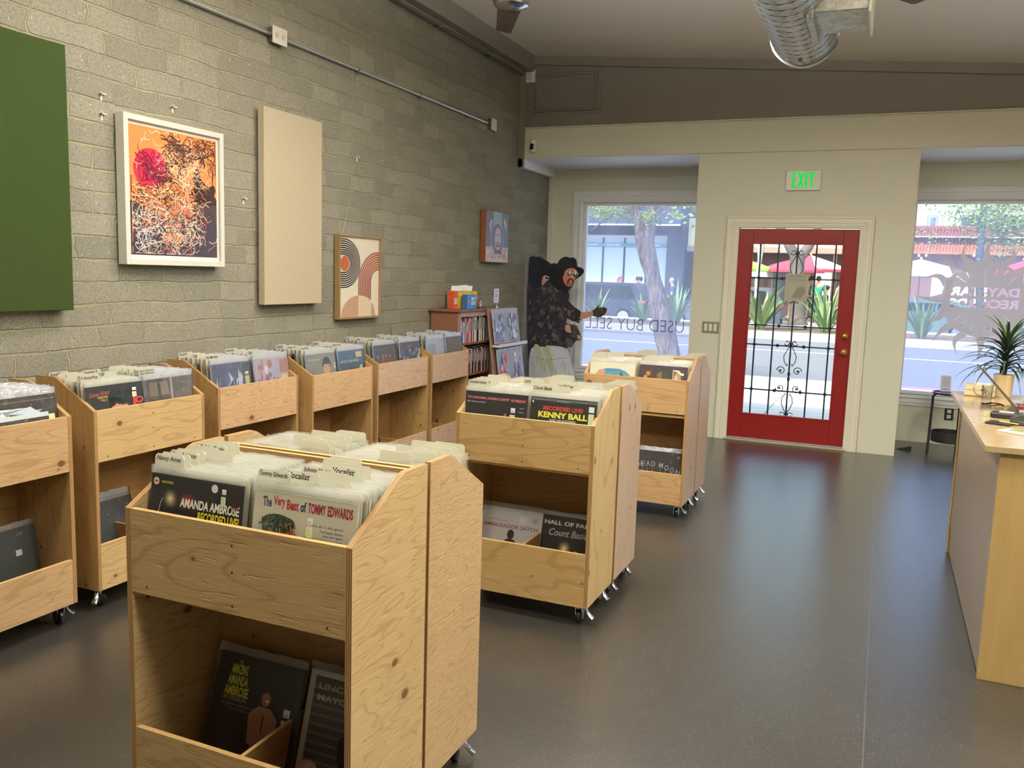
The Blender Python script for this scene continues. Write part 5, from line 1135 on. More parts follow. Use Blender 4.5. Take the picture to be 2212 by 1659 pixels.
def P(pts, c): a.poly(soft(on(pts), 1 if len(pts) > 20 else 2) if len(pts) > 4 else on(pts), c)
P(sil, (44, 44, 54))
rg = random.Random(41)
P([(1143, 820), (1143, 770), (1150, 745), (1226, 748), (1233, 776), (1246, 822), (1243, 900), (1140, 900)], (206, 212, 220))
P([(1152, 743), (1166, 744), (1185, 812), (1168, 800), (1160, 770)], (196, 204, 176)); P([(1172, 748), (1186, 746), (1200, 800), (1190, 812)], (190, 198, 160)); P([(1186, 748), (1224, 756), (1240, 806), (1243, 850), (1200, 850), (1196, 780)], (216, 222, 232))
for _ in range(26): x = rg.uniform(1148, 1230); y = rg.uniform(765, 830); a.line(on([(x, y), (x + rg.uniform(-4, 5), y + rg.uniform(10, 24))]), .004, rg.choice([(120, 128, 116), (210, 216, 222), (136, 144, 150)]))
a.line(on([(1144, 770), (1180, 778), (1228, 772)]), .005, (130, 138, 140)); 
for _ in range(240):   # patched print of the shirt
    x, y = rg.uniform(1142, 1232), rg.uniform(612, 742)
    if x > 1200 + (y - 612) * .25: continue
    w, h = rg.uniform(4, 9), rg.uniform(5, 10); c = rg.choice([(36, 36, 46), (44, 43, 52), (92, 80, 76), (104, 92, 84), (74, 68, 70), (58, 56, 62), (38, 38, 48)])
    sk = rg.uniform(-2, 2); P([(x, y), (x + w, y + sk), (x + w - 1, y + h + sk), (x - 1, y + h)], c)
    if rg.random() < .35: P([(x + 2, y + 2), (x + w - 2, y + 2 + sk), (x + w - 3, y + h - 2 + sk), (x + 1, y + h - 2)], (46, 42, 48))
for _ in range(60):
    t_ = rg.random(); x = 1208 + t_ * 44; y = 640 + t_ * 34 + rg.uniform(0, 22); P([(x, y), (x + 6, y + 3), (x + 4, y + 8), (x - 2, y + 5)], rg.choice([(30, 30, 38), (110, 92, 80), (70, 62, 62), (40, 38, 44)]))
# black hats and hair of the repeated figure
P([(1143, 556), (1150, 553), (1160, 555), (1167, 554), (1174, 558), (1178, 600), (1170, 625), (1142, 622)], (34, 34, 46)); P([(1166, 572), (1172, 564), (1184, 562), (1187, 578), (1190, 606), (1168, 610)], (26, 26, 34)); P([(1186, 580), (1194, 570), (1204, 572), (1216, 606), (1212, 632), (1188, 612)], (24, 24, 30))
P([(1172, 598), (1178, 594), (1188, 598), (1184, 604), (1176, 614), (1170, 618)], (206, 146, 124)); P([(1177, 596), (1187, 598), (1184, 606), (1178, 604)], (226, 224, 226)); P([(1178, 597), (1186, 599), (1184, 604), (1179, 603)], (40, 36, 44))
P([(1204, 578), (1209, 561), (1216, 556), (1224, 554), (1231, 557), (1240, 556), (1246, 562), (1247, 578), (1225, 580)], (26, 25, 30)); P([(1200, 578), (1247, 576), (1256, 578), (1262, 583), (1260, 591), (1250, 600), (1243, 603), (1246, 590), (1240, 582), (1216, 584)], (20, 19, 24)); P([(1206, 574), (1246, 572), (1247, 578), (1206, 580)], (36, 34, 40))
P([(1198, 584), (1222, 582), (1216, 600), (1215, 612), (1222, 620), (1230, 626), (1224, 640), (1206, 618)], (28, 24, 26))
P([(1222, 582), (1236, 578), (1245, 582), (1247, 590), (1243, 600), (1240, 611), (1235, 618), (1228, 619), (1220, 612), (1216, 602)], (214, 132, 110)); P([(1216, 598), (1219, 597), (1220, 603), (1217, 604)], (206, 120, 100))
P([(1227, 603), (1233, 600), (1240, 604), (1240, 611), (1235, 619), (1228, 618), (1224, 610)], (92, 54, 46)); P([(1231, 606), (1237, 606), (1235, 611), (1231, 610)], (214, 150, 150)); P([(1228, 611), (1238, 611), (1234, 619), (1228, 618)], (176, 104, 86)); P([(1234, 594), (1239, 595), (1238, 600), (1233, 600)], (222, 146, 122))
for cx in (1231, 1243): a.ell(*cp(cx, 590 + (cx - 1231) * .15), .031, .035, (214, 212, 210), 16); a.ell(*cp(cx, 590 + (cx - 1231) * .15), .028, .032, (40, 36, 40), 16); a.ell(*cp(cx + .5, 589), .013, .026, (226, 232, 238), 12)
a.line(on([(1224, 587), (1250, 591)]), .008, (226, 222, 216))
P([(1246, 672), (1256, 674), (1270, 674), (1282, 671), (1284, 682), (1265, 688), (1252, 690)], (206, 150, 130)); P([(1240, 662), (1252, 670), (1256, 674), (1252, 690), (1246, 694), (1240, 690)], (38, 37, 44))
P([(1281, 671), (1291, 662), (1296, 657), (1293, 665), (1302, 665), (1308, 664), (1312, 668), (1310, 673), (1308, 678), (1300, 684), (1295, 686), (1282, 682)], (62, 56, 44)); 
for k in range(12): x, y = rg.uniform(1284, 1304), rg.uniform(664, 680); a.ell(*cp(x, y), .012, .008, rg.choice([(96, 88, 66), (44, 40, 34), (80, 70, 54)]), 8)
P([(1222, 700), (1232, 702), (1240, 710), (1236, 720), (1221, 716)], (206, 156, 146)); P([(1232, 702), (1246, 702), (1250, 712), (1252, 724), (1247, 734), (1240, 728), (1234, 716)], (70, 68, 62)); P([(1247, 724), (1253, 724), (1257, 730), (1250, 734)], (206, 156, 140)); P([(1222, 728), (1234, 732), (1240, 741), (1234, 752), (1226, 746)], (84, 86, 74))
for k in range(10): x, y = rg.uniform(1234, 1248), rg.uniform(704, 726); a.ell(*cp(x, y), .012, .01, rg.choice([(96, 92, 80), (50, 50, 48)]), 8)
a.build('printed_face', cut)
MB().prism([(.008, 0), (.32, 0), (.008, 1.1)], 0, -.06, -.055).build('easel_strut', plain('cardboard_edge', (196, 178, 150), .8), cut, fix=True)
MB().prism(on([(1140, 900), (1243, 900)]) + [(.24, 0.), (-.3, 0.)], 1, -.004, .004).build('cardboard_foot', plain('cardboard_edge', (196, 178, 150), .8), cut, fix=True)

# ================================================================== counter and what stands on it
def laminate(name, c):
    m = mat(name); t = NT(m); c = lin(c); g = t.noise(t.pos((7, 7, .7)), 3, 4, .6, .4)
    col = t.mix(t.ramp(g, [(.35, 0.), (.7, 1.)]), (*[x * .93 for x in c], 1), (*[min(1, x * 1.06) for x in c], 1)); t.out(t.bsdf(col, .28, 0, .5)); return m
M_MAPLE = laminate('maple_laminate', (176, 146, 92)); M_TOP = laminate('pale_maple_top', (168, 144, 106)); M_TOP.node_tree.nodes['Principled BSDF'].inputs['Roughness'].default_value = .16
M_TAUPE = laminate('taupe_laminate', (148, 132, 112))
ct = tag(empty('sales_counter', (.9, 4.7, 0)), 'maple sales counter at the right edge', 'counter')
def cb(nm, x0, x1, y0, y1, z0, z1, m, bev=.002): return MB().box(x0 - .9, x1 - .9, y0 - 4.7, y1 - 4.7, z0, z1).build(nm, m, ct, bevel=bev)
cb('end_panel', .464, 1.9, 3.765, 3.79, .0, .93, M_MAPLE); cb('end_panel', .464, 1.9, 5.56, 5.585, .0, .93, M_MAPLE)
cb('front_panel', .466, .484, 3.79, 5.56, .155, .93, M_TAUPE); cb('kick_panel', .470, .484, 3.79, 5.56, .006, .150, M_TAUPE)
cb('panel_strip', .468, .48, 3.79, 5.56, .150, .155, plain('pale_edge_strip', (226, 196, 140), .4), 0)
cb('corner_strip', .458, .464, 5.55, 5.585, .0, .93, M_MAPLE, 0); cb('counter_top', .408, 2.0, 3.74, 5.66, .93, .955, M_TOP)
ZC = .9555
def cpt(px, py): q = at(px, py, 2, ZC); return q.x, q.y
# potted plant
M_LEAF = plain('dark_leaf', (44, 60, 44), .4, 0, .5, .35, 14); M_LEAF2 = plain('fresh_leaf', (92, 120, 66), .4, 0, .5, .3, 14); M_POT = plain('cream_ceramic_pot', (206, 184, 142), .4)
pl = tag(empty('potted_plant', (.655, 5.50, ZC)), 'spiky long-leaved plant in a cream pot on the counter', 'plant')
MB().lathe([(0, .004), (.044, 0), (.047, .008), (.051, .115), (.053, .118), (.053, .128), (.048, .128), (.046, .105), (0, .105)], seg=32).build('pot', M_POT, pl, smooth=True)
MB().lathe([(0, .104), (.046, .105), (.046, .109), (0, .113)], seg=16).build('soil', plain('potting_soil', (50, 38, 28), .9), pl)
MB().tube([(0, 0, .12), (.004, 0, .2), (.0, 0, .3)], [.012, .011, .008], 8).build('stem', plain('plant_stem', (60, 54, 40), .8), pl)
rg = random.Random(55)
def blade(b, base, az, L, lift, droop, w, n=9):
    d = Vector((cos(az), sin(az), 0)); p = Vector(base); el = lift; pts = []
    for i in range(n + 1):
        pts.append(p.copy()); p = p + (d * cos(el) + Vector((0, 0, 1)) * sin(el)) * (L / n); el -= droop / n
    sd_ = Vector((-d.y, d.x, 0)); vs = []; 
    for i, q in enumerate(pts):
        f = i / n; ww = w * (min(1, f * 5 + .4)) * (1 - f ** 3) + .0004
        vs += [q - sd_ * ww / 2 + Vector((0, 0, ww * .22)), q, q + sd_ * ww / 2 + Vector((0, 0, ww * .22))]
    b.add(vs, [(3 * i + k, 3 * i + k + 1, 3 * i + k + 4, 3 * i + k + 3) for i in range(n) for k in (0, 1)])
for k in range(74):
    f = k / 74; b = MB(); blade(b, (0, 0, .14 + .17 * f), k * 2.4 + rg.uniform(-.3, .3), rg.uniform(.24, .34) * (1 - .35 * f), rad(18 + 60 * f) + rg.uniform(-.15, .15), rg.uniform(1.5, 2.2) * (1 - .62 * f), .017)
    b.build('leaf', M_LEAF if f < .86 else M_LEAF2, pl, smooth=True)
# slatted wooden crate with cards, acrylic cup
def at_on(px, py, name, rz=0, x=None): X_, Y_ = cpt(px, py); return empty(name, (X_, Y_, ZC), rz)
M_PINE = plain('pale_pine', (206, 188, 150), .6, 0, .4, .12, 20)
cr = tag(at_on(2116, 855, 'wooden_crate', rad(-8)), 'small slatted wooden crate on the counter beside the plant pot', 'crate')
q = MB()
for z in (.004, .036): 
    q.box(-.075, .075, -.05, -.045, z, z + .028).box(-.075, .075, .045, .05, z, z + .028).box(-.075, -.07, -.045, .045, z, z + .028).box(.07, .075, -.045, .045, z, z + .028)
q.box(-.07, .07, -.045, .045, .0, .004)
q.build('slats', M_PINE, cr, bevel=.001)
for sx in (-1, 1):
    for sy in (-1, 1): MB().box(sx * .064 - .006, sx * .064 + .006, sy * .04 - .005, sy * .04 + .005, .004, .064).build('corner_post', M_PINE, cr)
MB().tube([(-.03, -.054, .05), (-.028, -.058, .03), (-.01, -.062, .012), (.02, -.064, .006)], .0022, 6).build('cord_handle', plain('jute_cord', (96, 84, 60), .8), cr)
for k in range(5): tag(MB().box(-.05, .03, -.0006, .0006, 0, .072 - .004 * k).build('business_card', plain('card_stock', (222, 214, 190), .6), loc=(cr.location.x + .02, cr.location.y - .02 + .014 * k, ZC + .005), rot=(rad(-8), 0, rad(-8))), 'small card filed in the slatted wooden crate', 'card', 'cards in the wooden crate')
cupm = mat('clear_acrylic'); t = NT(cupm); tr_ = t.n('BsdfTransparent'); tr_.inputs[0].default_value = (.93, .94, .95, 1); gg = t.n('BsdfGlossy'); gg.inputs['Roughness'].default_value = .05; lw = t.n('LayerWeight'); lw.inputs[0].default_value = .4
mx = t.n('MixShader'); t.t.links.new(t.math('MULTIPLY_ADD', lw.outputs['Fresnel'], .6, .06), mx.inputs[0]); t.t.links.new(tr_.outputs[0], mx.inputs[1]); t.t.links.new(gg.outputs[0], mx.inputs[2]); t.out(mx.outputs[0])
cu = tag(at_on(2131, 862, 'acrylic_cup'), 'clear acrylic cup in front of the slatted wooden crate', 'cup')
MB().lathe([(0, .002), (.026, .002), (.030, .075), (.028, .075), (.024, .005), (0, .005)], seg=24).build('cup_body', cupm, cu, smooth=True)
Art((-.015, -.0305, .012), (1, 0, 0), (0, 0, 1), (0, -1, 0)).text('TIPS', 0, 0, .045, (60, 56, 50), .03, bold=.0, rot=rad(30)).build('lettering', cu)
# laptop, seen from its side
lx, ly = cpt(2190, 889); lp = tag(empty('laptop', (.655, 4.98, ZC)), 'open silver laptop at the right end of the counter', 'laptop')
MB().box(0, .21, -.15, .15, 0, .014).build('base', plain('laptop_silver', (176, 178, 176), .35, .7), lp, bevel=.003)
kb = MB()
for r_ in range(5):
    for k_ in range(13): kb.box(.02 + r_ * .024, .038 + r_ * .024, -.135 + k_ * .0208, -.118 + k_ * .0208, .0141, .0155)
kb.build('keyboard', plain('key_black', (46, 46, 48), .5), lp)
MB().box(-.003, .003, -.15, .15, 0, .26).build('screen', plain('laptop_lid', (96, 92, 84), .35, .6), lp, bevel=.002, loc=(0, 0, .012), rot=(0, rad(-42), 0))
# card reader cluster, notebook, papers, sunglasses etc.
M_BLK = plain('black_plastic', (32, 31, 30), .4); M_YEL = plain('yellow_note', (222, 206, 74), .6)
rd = tag(at_on(2168, 903, 'card_reader', rad(-12)), 'black card reader on the counter in front of the laptop', 'card reader'); MB().box(-.055, .08, -.03, .035, 0, .028).build('body', M_BLK, rd, bevel=.008); MB().box(-.02, .04, -.02, .02, .028, .030).build('paper_slip', plain('white_slip', (226, 222, 196), .6), rd)
st = tag(at_on(2197, 918, 'stapler', rad(-6)), 'black stapler at the right edge of the counter', 'stapler'); MB().box(-.03, .12, -.018, .018, 0, .012).build('base', M_BLK, st, bevel=.004); MB().prism([(-.03, .016), (.12, .022), (.12, .042), (.02, .048), (-.03, .03)], 1, -.016, .016).build('arm', plain('dark_grey_plastic', (58, 62, 60), .4), st, bevel=.004, fix=True)
ntb = tag(at_on(2160, 916, 'notebook', rad(-22)), 'thin black notebook lying on the counter with a yellow strip on it', 'notebook'); MB().box(-.05, .05, -.045, .045, 0, .008).build('cover', M_BLK, ntb, bevel=.001)
tag(MB().box(-.012, .07, -.006, .006, 0, .003).build('yellow_marker_strip', M_YEL, loc=(ntb.location.x + .01, ntb.location.y + .01, ZC + .0085), rot=(0, 0, rad(-35)), bevel=.001), 'yellow strip lying on the thin black notebook', 'strip')
gn = tag(at_on(2148, 901, 'sticky_note_pad', rad(-4)), 'pale green card strip standing on the counter', 'card'); MB().box(-.045, .06, -.002, .002, 0, .02).build('card', plain('pale_green_card', (196, 196, 140), .6), gn)
mg = tag(at_on(2202, 936, 'magazine', rad(-35)), 'green and white magazine hanging toward the counter front', 'magazine'); MB().box(-.07, .09, -.05, .05, 0, .006).build('pages', plain('magazine_pages', (206, 196, 176), .5), mg, bevel=.001)
Art((-.07, -.05, .0064), (1, 0, 0), (0, 1, 0), (0, 0, 1)).rect(0, 0, .16, .1, (196, 196, 180)).rect(.02, .045, .16, .1, (118, 130, 76)).build('printed_cover', mg)
rdp = tag(at_on(2203, 890, 'ink_bottle'), 'small dark red square pot beside the laptop', 'pot'); MB().box(-.014, .014, -.014, .014, 0, .03).build('jar', plain('dark_red_plastic', (130, 20, 30), .25), rdp, bevel=.003)
sg = tag(empty('sunglasses', (.80, 5.12, ZC)), 'round sunglasses lying behind the laptop', 'sunglasses')
for s in (-1, 1): MB().lathe([(0, 0), (.022, 0), (.024, .002), (.022, .004), (0, .004)], (s * .028, 0, .024), 20, ax=1).build('lens', plain('violet_lens', (110, 84, 110), .1), sg, smooth=True)
MB().tube([(-.006, 0, .03), (0, 0, .034), (.006, 0, .03)], .0015, 6).tube([(-.05, .0, .03), (-.052, .09, .026)], .0015, 6).tube([(.05, .0, .03), (.052, .09, .026)], .0015, 6).build('frame', M_BRASS, sg)
cbk = tag(empty('cable_coil', (.58, 5.02, ZC)), 'thin black cable loop behind the card reader', 'cable')
MB().tube([(-.02 + .05 * cos(k * .5) * (1 + .1 * sin(k)), .03 * sin(k * .5), .003 + .012 * abs(sin(k * .7))) for k in range(22)], .0022, 6).build('cable_loop', M_BLK, cbk, smooth=True)
ppr = tag(empty('paper_stack', (.86, 5.30, ZC)), 'cream papers at the right edge behind the laptop', 'papers'); MB().box(-.12, .12, -.06, .06, 0, .018).build('sheets', plain('cream_paper', (222, 208, 166), .6), ppr, bevel=.002)
# chair behind the counter
ch = tag(empty('office_chair', (1.10, 5.95, 0)), 'brown-backed chair behind the counter at the right edge', 'chair')
MB().ball((0, 0, .95), (.19, .05, .17), 20).build('backrest', plain('brown_leather', (128, 78, 52), .45), ch, smooth=True)
MB().tube([(-.2 * cos(k * pi / 12), .03, .93 + .21 * sin(k * pi / 12)) for k in range(13)], .014, 10).tube([(-.17, .02, .74), (.12, .05, .6)], .01, 8).tube([(.17, .02, .74), (-.12, .05, .6)], .01, 8).build('back_frame', M_BLK, ch, smooth=True)
MB().lathe([(0, .44), (.22, .45), (.24, .48), (.22, .52), (0, .53)], seg=28).build('seat', plain('tan_seat', (206, 150, 110), .5), ch, smooth=True)
MB().tube([(0, 0, .08), (0, 0, .45)], .03, 12).build('post', M_BLK, ch)
for k in range(5): MB().tube([(0, 0, .1), (.26 * cos(k * 1.2566), .26 * sin(k * 1.2566), .06)], [.022, .014], 8).ball((.26 * cos(k * 1.2566), .26 * sin(k * 1.2566), .03), .028, 10).build('leg', M_BLK, ch)
tag(MB().tube([(-.19, .03, .93), (-.19, .02, .74)], .012, 8).build('leg', M_BLK, ch), None, None)
# black side table (two-tier) with an angled notice
sx, sy = .665, 8.86
stt = tag(empty('side_table', (sx, sy, 0)), 'round black two-tier side table under the right window', 'side table')
MB().lathe([(0, .575), (.175, .575), (.18, .58), (.18, .592), (.17, .592), (.17, .583), (0, .583)], seg=40).build('table_top', plain('black_metal_gloss', (34, 36, 46), .18), stt, smooth=True)
MB().lathe([(0, .13), (.155, .13), (.16, .135), (.16, .225), (.154, .225), (.154, .14), (0, .14)], seg=40).build('lower_tray', M_BLK, stt, smooth=True)
for k in range(3):
    aa = rad(185 + 120 * k); w_ = .012
    MB().tube([(.13 * cos(aa), .13 * sin(aa), .577), (.155 * cos(aa), .155 * sin(aa), .568), (.17 * cos(aa), .17 * sin(aa), .545), (.178 * cos(aa), .178 * sin(aa), .0)], .0115, 10).build('leg', M_BLK, stt, smooth=True)
ns = tag(empty('notice_stand', (.60, 8.95, .5845), rad(5)), 'small grey printed notice standing on the black side table', 'notice')
Art((-.045, -.001, .004), (1, 0, .0), (0, .2, 1), (0, -1, .2)).rect(0, 0, .09, .15, (196, 196, 206)).rect(.01, .04, .08, .14, (170, 170, 184)).rect(.02, .085, .07, .09, (150, 150, 166)).rect(.012, .012, .075, .026, (130, 130, 146)).mb.build('card', INK, ns)
MB().box(-.05, .05, -.02, .05, -.0, .004).add([(-.045, .002, .004), (.045, .002, .004), (.045, .031, .152), (-.045, .031, .152)], [(0, 1, 2, 3)]).build('holder', cupm, ns)
dw = tag(MB().prism([(0, 0), (.13, 0), (.13, .04)], 1, -.022, .022).build('door_wedge', plain('black_rubber', (24, 24, 24), .7), loc=(.225, 8.93, 0), fix=True), 'black rubber door wedge on the floor by the wall end', 'door wedge')
# ================================================================== lettering and decal on the shop windows (seen from behind)
M_VINYL = film('grey_vinyl_film', (222, 204, 188), .95, .5, .02)
M_VDARK = film('dark_vinyl_film', (96, 84, 96), .80, .5, .02)
def fill2d(loops):
    c = bpy.data.curves.new('fill', 'CURVE'); c.dimensions = '2D'; c.fill_mode = 'BOTH'; c.resolution_u = 1
    for L in loops:
        s = c.splines.new('POLY'); s.points.add(len(L) - 1); s.use_cyclic_u = True
        for p, q in zip(s.points, L): p.co = (q[0], q[1], 0, 1)
    o = bpy.data.objects.new('fill', c); m = o.to_mesh(); v = [tuple(p.co) for p in m.vertices]; f = [list(p.vertices) for p in m.polygons]
    o.to_mesh_clear(); bpy.data.objects.remove(o); bpy.data.curves.remove(c); return v, f
def outlines(v, f):
    # join coincident corners, then keep edges used once
    key = {}; idx = []
    for p in v: k = (round(p[0], 4), round(p[1], 4)); idx.append(key.setdefault(k, len(key)))
    pts = [None] * len(key)
    for p, i in zip(v, idx): pts[i] = p
    cnt = {}
    for g in f:
        g = [idx[i] for i in g]
        for a_, b_ in zip(g, g[1:] + g[:1]):
            if a_ != b_: cnt[(a_, b_)] = cnt.get((a_, b_), 0) + 1
    nxt = {}
    for (a_, b_), n in cnt.items():
        if (b_, a_) not in cnt: nxt.setdefault(a_, []).append(b_)
    loops = []
    while nxt:
        s0 = next(iter(nxt)); L = [s0]; cur = s0
        while True:
            o = nxt.get(cur)
            if not o: break
            n = o.pop(); 
            if not o: del nxt[cur]
            if n == s0: break
            L.append(n); cur = n
        if len(L) > 2: loops.append([pts[i] for i in L])
    return loops
YG = YW + .052
c0 = at(2125, 647, 1, YG); rr_ = abs(at(2125, 568, 1, YG).z - at(2125, 726, 1, YG).z) / 2 * 1.05
loops = [[(rr_ * cos(2 * pi * i / 90), rr_ * sin(2 * pi * i / 90)) for i in range(90)]]
for word, y0 in (('DAYSTAR', .02), ('RECORDS', -.29)):
    v, f, asp = text_tris(word, .045); Wd = 1.62 * rr_ if word == 'DAYSTAR' else 1.60 * rr_; hh = .235 * rr_
    for L in outlines(v, f): loops.append([((.5 - p[0]) * Wd, (y0 + .06) * rr_ + p[1] * hh) for p in L][::-1])
for k in range(22):
    an = 2 * pi * (k + .5) / 22
    if abs(sin(an)) < .42: continue
    r0, r1 = (.60, .90) if sin(an) > 0 else (.60, .86); w = .012
    a0 = an + (.06 if k % 2 else -.05)
    loops.append([(r1 * rr_ * cos(an) - w * rr_ * sin(an), r1 * rr_ * sin(an) + w * rr_ * cos(an)), (r1 * rr_ * cos(an) + w * rr_ * sin(an), r1 * rr_ * sin(an) - w * rr_ * cos(an)), (r0 * rr_ * cos(a0), r0 * rr_ * sin(a0))])
v, f = fill2d(loops)
sd_ = tag(MB().add([(p[0], 0, p[1]) for p in v], f).build('sun_decal', M_VINYL, loc=(c0.x, YG, c0.z)), 'round grey sun decal lettered DAYSTAR RECORDS in reverse on the right window', 'decal')
for k in range(16):
    an = 2 * pi * k / 16 + pi / 2; q = []; L_ = .62 * rr_ if k % 2 else .66 * rr_; n = 10; wob = .16 if k % 2 else .05
    lft = []; rgt = []
    for i in range(n + 1):
        f_ = i / n; r_ = rr_ * 1.0 + L_ * f_; da = wob * sin(f_ * pi * 1.35) * (1 if k % 4 < 2 else -1); hw = .115 * rr_ * (1 - f_) ** 1.25 + .0003
        cx_, cz_ = r_ * cos(an + da * .55), r_ * sin(an + da * .55); tx, tz = -sin(an), cos(an)
        lft.append((cx_ + tx * hw, 0, cz_ + tz * hw)); rgt.append((cx_ - tx * hw, 0, cz_ - tz * hw))
    b = MB(); b.add(lft + rgt, [(i, i + 1, n + 2 + i, n + 1 + i) for i in range(n)]); b.build('sun_ray', M_VINYL, sd_)
# USED BUY SELL, mirrored
e0, e1 = at(1264, 719, 1, YG), at(1476, 727, 1, YG); b0 = at(1476, 692, 1, YG)
v, f, asp = text_tris('USED BUY SELL', -.012)
Wd = e1.x - e0.x; hh = b0.z - at(1476, 718, 1, YG).z
band = at(1380, 695, 1, YG).z
tl_ = empty('window_lettering', (e0.x, YG - .001, at(1370, 714, 1, YG).z)); iv = sorted((min(v[i][0] for i in g), max(v[i][0] for i in g), k) for k, g in enumerate(f)); cur = []; hi = iv[0][1]
for i_, (a_, b_, k) in enumerate(iv + [(9, 9, -1)]):
    if a_ > hi + .028 and cur:
        use = sorted({i for j in cur for i in f[j]}); ix = {u: n_ for n_, u in enumerate(use)}
        MB().add([((1 - v[u][0]) * Wd, 0, v[u][1] * hh) for u in use], [[ix[i] for i in f[j]] for j in cur]).build('word', M_VDARK, tl_); cur = []
    hi = max(hi, b_) if k >= 0 else hi; cur.append(k)
tag(tl_, 'thin dark lettering USED BUY SELL in reverse on the left window', 'lettering')
tag(MB().add([(W1[0] + .036, 0, -.035), (W1[1] - .036, 0, -.035), (W1[1] - .036, 0, .155), (W1[0] + .036, 0, .155)], [(0, 1, 2, 3)]).build('frosted_band', film('frosted_film', (206, 208, 226), .36, .5, .02), loc=(0, YG + .001, tl_.location.z - .01)), 'frosted strip behind the reversed lettering on the left window', 'window film')

# ================================================================== the street
def ground(name, c1, c2, sc, rough=.9, joints=None, bump=.2):
    m = mat(name); t = NT(m); g = t.n('NewGeometry').outputs['Position']
    col = t.mix(t.noise(g, sc, 5, .65), (*lin(c1), 1), (*lin(c2), 1))
    col = t.mix(t.math('MULTIPLY', t.ramp(t.noise(g, 40, 3, .7), [(.4, 0.), (.7, 1.)]), .25), col, (*[x * .6 for x in lin(c1)], 1))
    if joints:
        sp = t.n('SeparateXYZ'); t.t.links.new(g, sp.inputs[0])
        for ax in (0, 1):
            fr_ = t.math('FRACT', t.math('MULTIPLY', sp.outputs[ax], 1 / joints)); j = t.math('LESS_THAN', fr_, .018)
            col = t.mix(t.math('MULTIPLY', j, .6), col, (*lin((96, 92, 84)), 1))
    t.out(t.bsdf(col, rough, 0, .3, bump=t.noise(g, 60, 3), bstr=bump, bdist=.01)); return m
M_CONC = ground('pale_sidewalk_concrete', (196, 192, 180), (214, 210, 200), 3, joints=1.22); M_ASPH = ground('grey_asphalt', (112, 114, 118), (130, 131, 134), 2); M_GUT = ground('gutter_concrete', (168, 164, 158), (188, 184, 176), 2)
M_SOIL = ground('planting_soil', (104, 84, 66), (150, 130, 104), 14, bump=.8); M_LINE = ground('road_paint', (226, 226, 224), (206, 206, 204), 6)
structure(MB().box(-1.64, .09, YD + .12, YW + .16, -.1, -.005).box(-40, 30, YW + .15, 14.7, -.25, -.02).build('ground_sidewalk', M_CONC)); structure(MB().box(-45, 35, 14.7, 27.2, -.3, -.13).build('ground_road', M_ASPH))
structure(MB().box(-40, 30, 14.55, 14.72, -.3, -.015).build('ground_curb', M_GUT)); structure(MB().box(-45, 35, 26.2, 27.2, -.3, -.125).box(-45, 35, 27.2, 27.4, -.3, .04).build('ground_far_curb', M_GUT, bevel=.02))
structure(MB().box(-45, 35, 27.4, 30.8, -.3, .02).build('ground_planting_strip', M_SOIL)); structure(MB().box(-50, 40, 30.8, 34.9, -.5, -.32).box(-50, 40, 34.9, 42, -.5, .0).build('ground_parking', M_GUT))
structure(MB().box(-50, 40, 30.8, 31.0, -.4, .08).build('ground_parking_curb', M_CONC, bevel=.02))
tag(MB().box(-45, 35, 21.9, 22.03, -.13, -.124).build('lane_line', M_LINE), 'pale painted line along the grey street', 'road marking')
# ---- near tree seen through the left window
M_BARK = mat('grey_brown_bark'); t = NT(M_BARK); nz = t.noise(t.pos((9, 9, 1.6)), 2.2, 5, .7, .6)
t.out(t.bsdf(t.ramp(nz, [(.3, lin((58, 48, 46))), (.5, lin((122, 108, 100))), (.72, lin((170, 156, 142)))]), .95, 0, .1, bump=nz, bstr=1., bdist=.05))
M_LEAFO = plain('street_tree_leaf', (126, 146, 62), .6, 0, .3, .35, 3, Transmission_Weight=0.)
def trunkpath(pts, y):
    out = []; rs = []
    for px0, px1, py in pts: a_ = at(px0, py, 1, y); b_ = at(px1, py, 1, y); out.append(((a_ + b_) / 2)); rs.append((b_ - a_).length / 2)
    return out, rs
def rough_trunk(b, pts, rs, seg=14, amp=.06):
    k0 = len(b.v); P_ = []; R_ = []
    for i in range(len(pts) - 1):
        for s in range(6): f_ = s / 6; P_.append(pts[i].lerp(pts[i + 1], f_)); R_.append(rs[i] * (1 - f_) + rs[i + 1] * f_)
    P_.append(pts[-1]); R_.append(rs[-1]); b.tube(P_, R_, seg)
    for i in range(k0, len(b.v)):
        p = Vector(b.v[i]); n = mnoise.noise(Vector((p.x * 6, p.y * 6, p.z * 2.2))); j = (i - k0) // seg
        if j < len(P_): c_ = P_[j]; d = (p - c_); b.v[i] = tuple(c_ + d * (1 + n * amp * 3))
def crown(name, cen, rad3, n, size, m, parent, seed, hang=0):
    r = random.Random(seed); b = MB()
    cl = [(cen[0] + r.gauss(0, .5) * rad3[0], cen[1] + r.gauss(0, .5) * rad3[1], cen[2] + r.gauss(0, .5) * rad3[2]) for _ in range(max(6, n // 50))]
    for _ in range(n):
        c = r.choice(cl); p = Vector((c[0] + r.gauss(0, .16) * rad3[0], c[1] + r.gauss(0, .16) * rad3[1], c[2] + r.gauss(0, .16) * rad3[2] - abs(r.gauss(0, hang))))
        u = Vector((r.gauss(0, 1), r.gauss(0, 1), r.gauss(0, .6))).normalized(); w = u.orthogonal().normalized() * size * .35; u = u * size * r.uniform(.6, 1.2)
        b.add([p, p + u * .5 + w, p + u, p + u * .5 - w], [(0, 1, 2, 3)])
    return b.build(name, m, parent)
tr = tag(empty('street_tree', (-2.72, 13.6, -.02)), 'leaning forked tree trunk on the near sidewalk, seen through the left window', 'tree')
yT = 13.6
def rel(L, o): return [p - o for p in L]
o_ = Vector(tr.location)
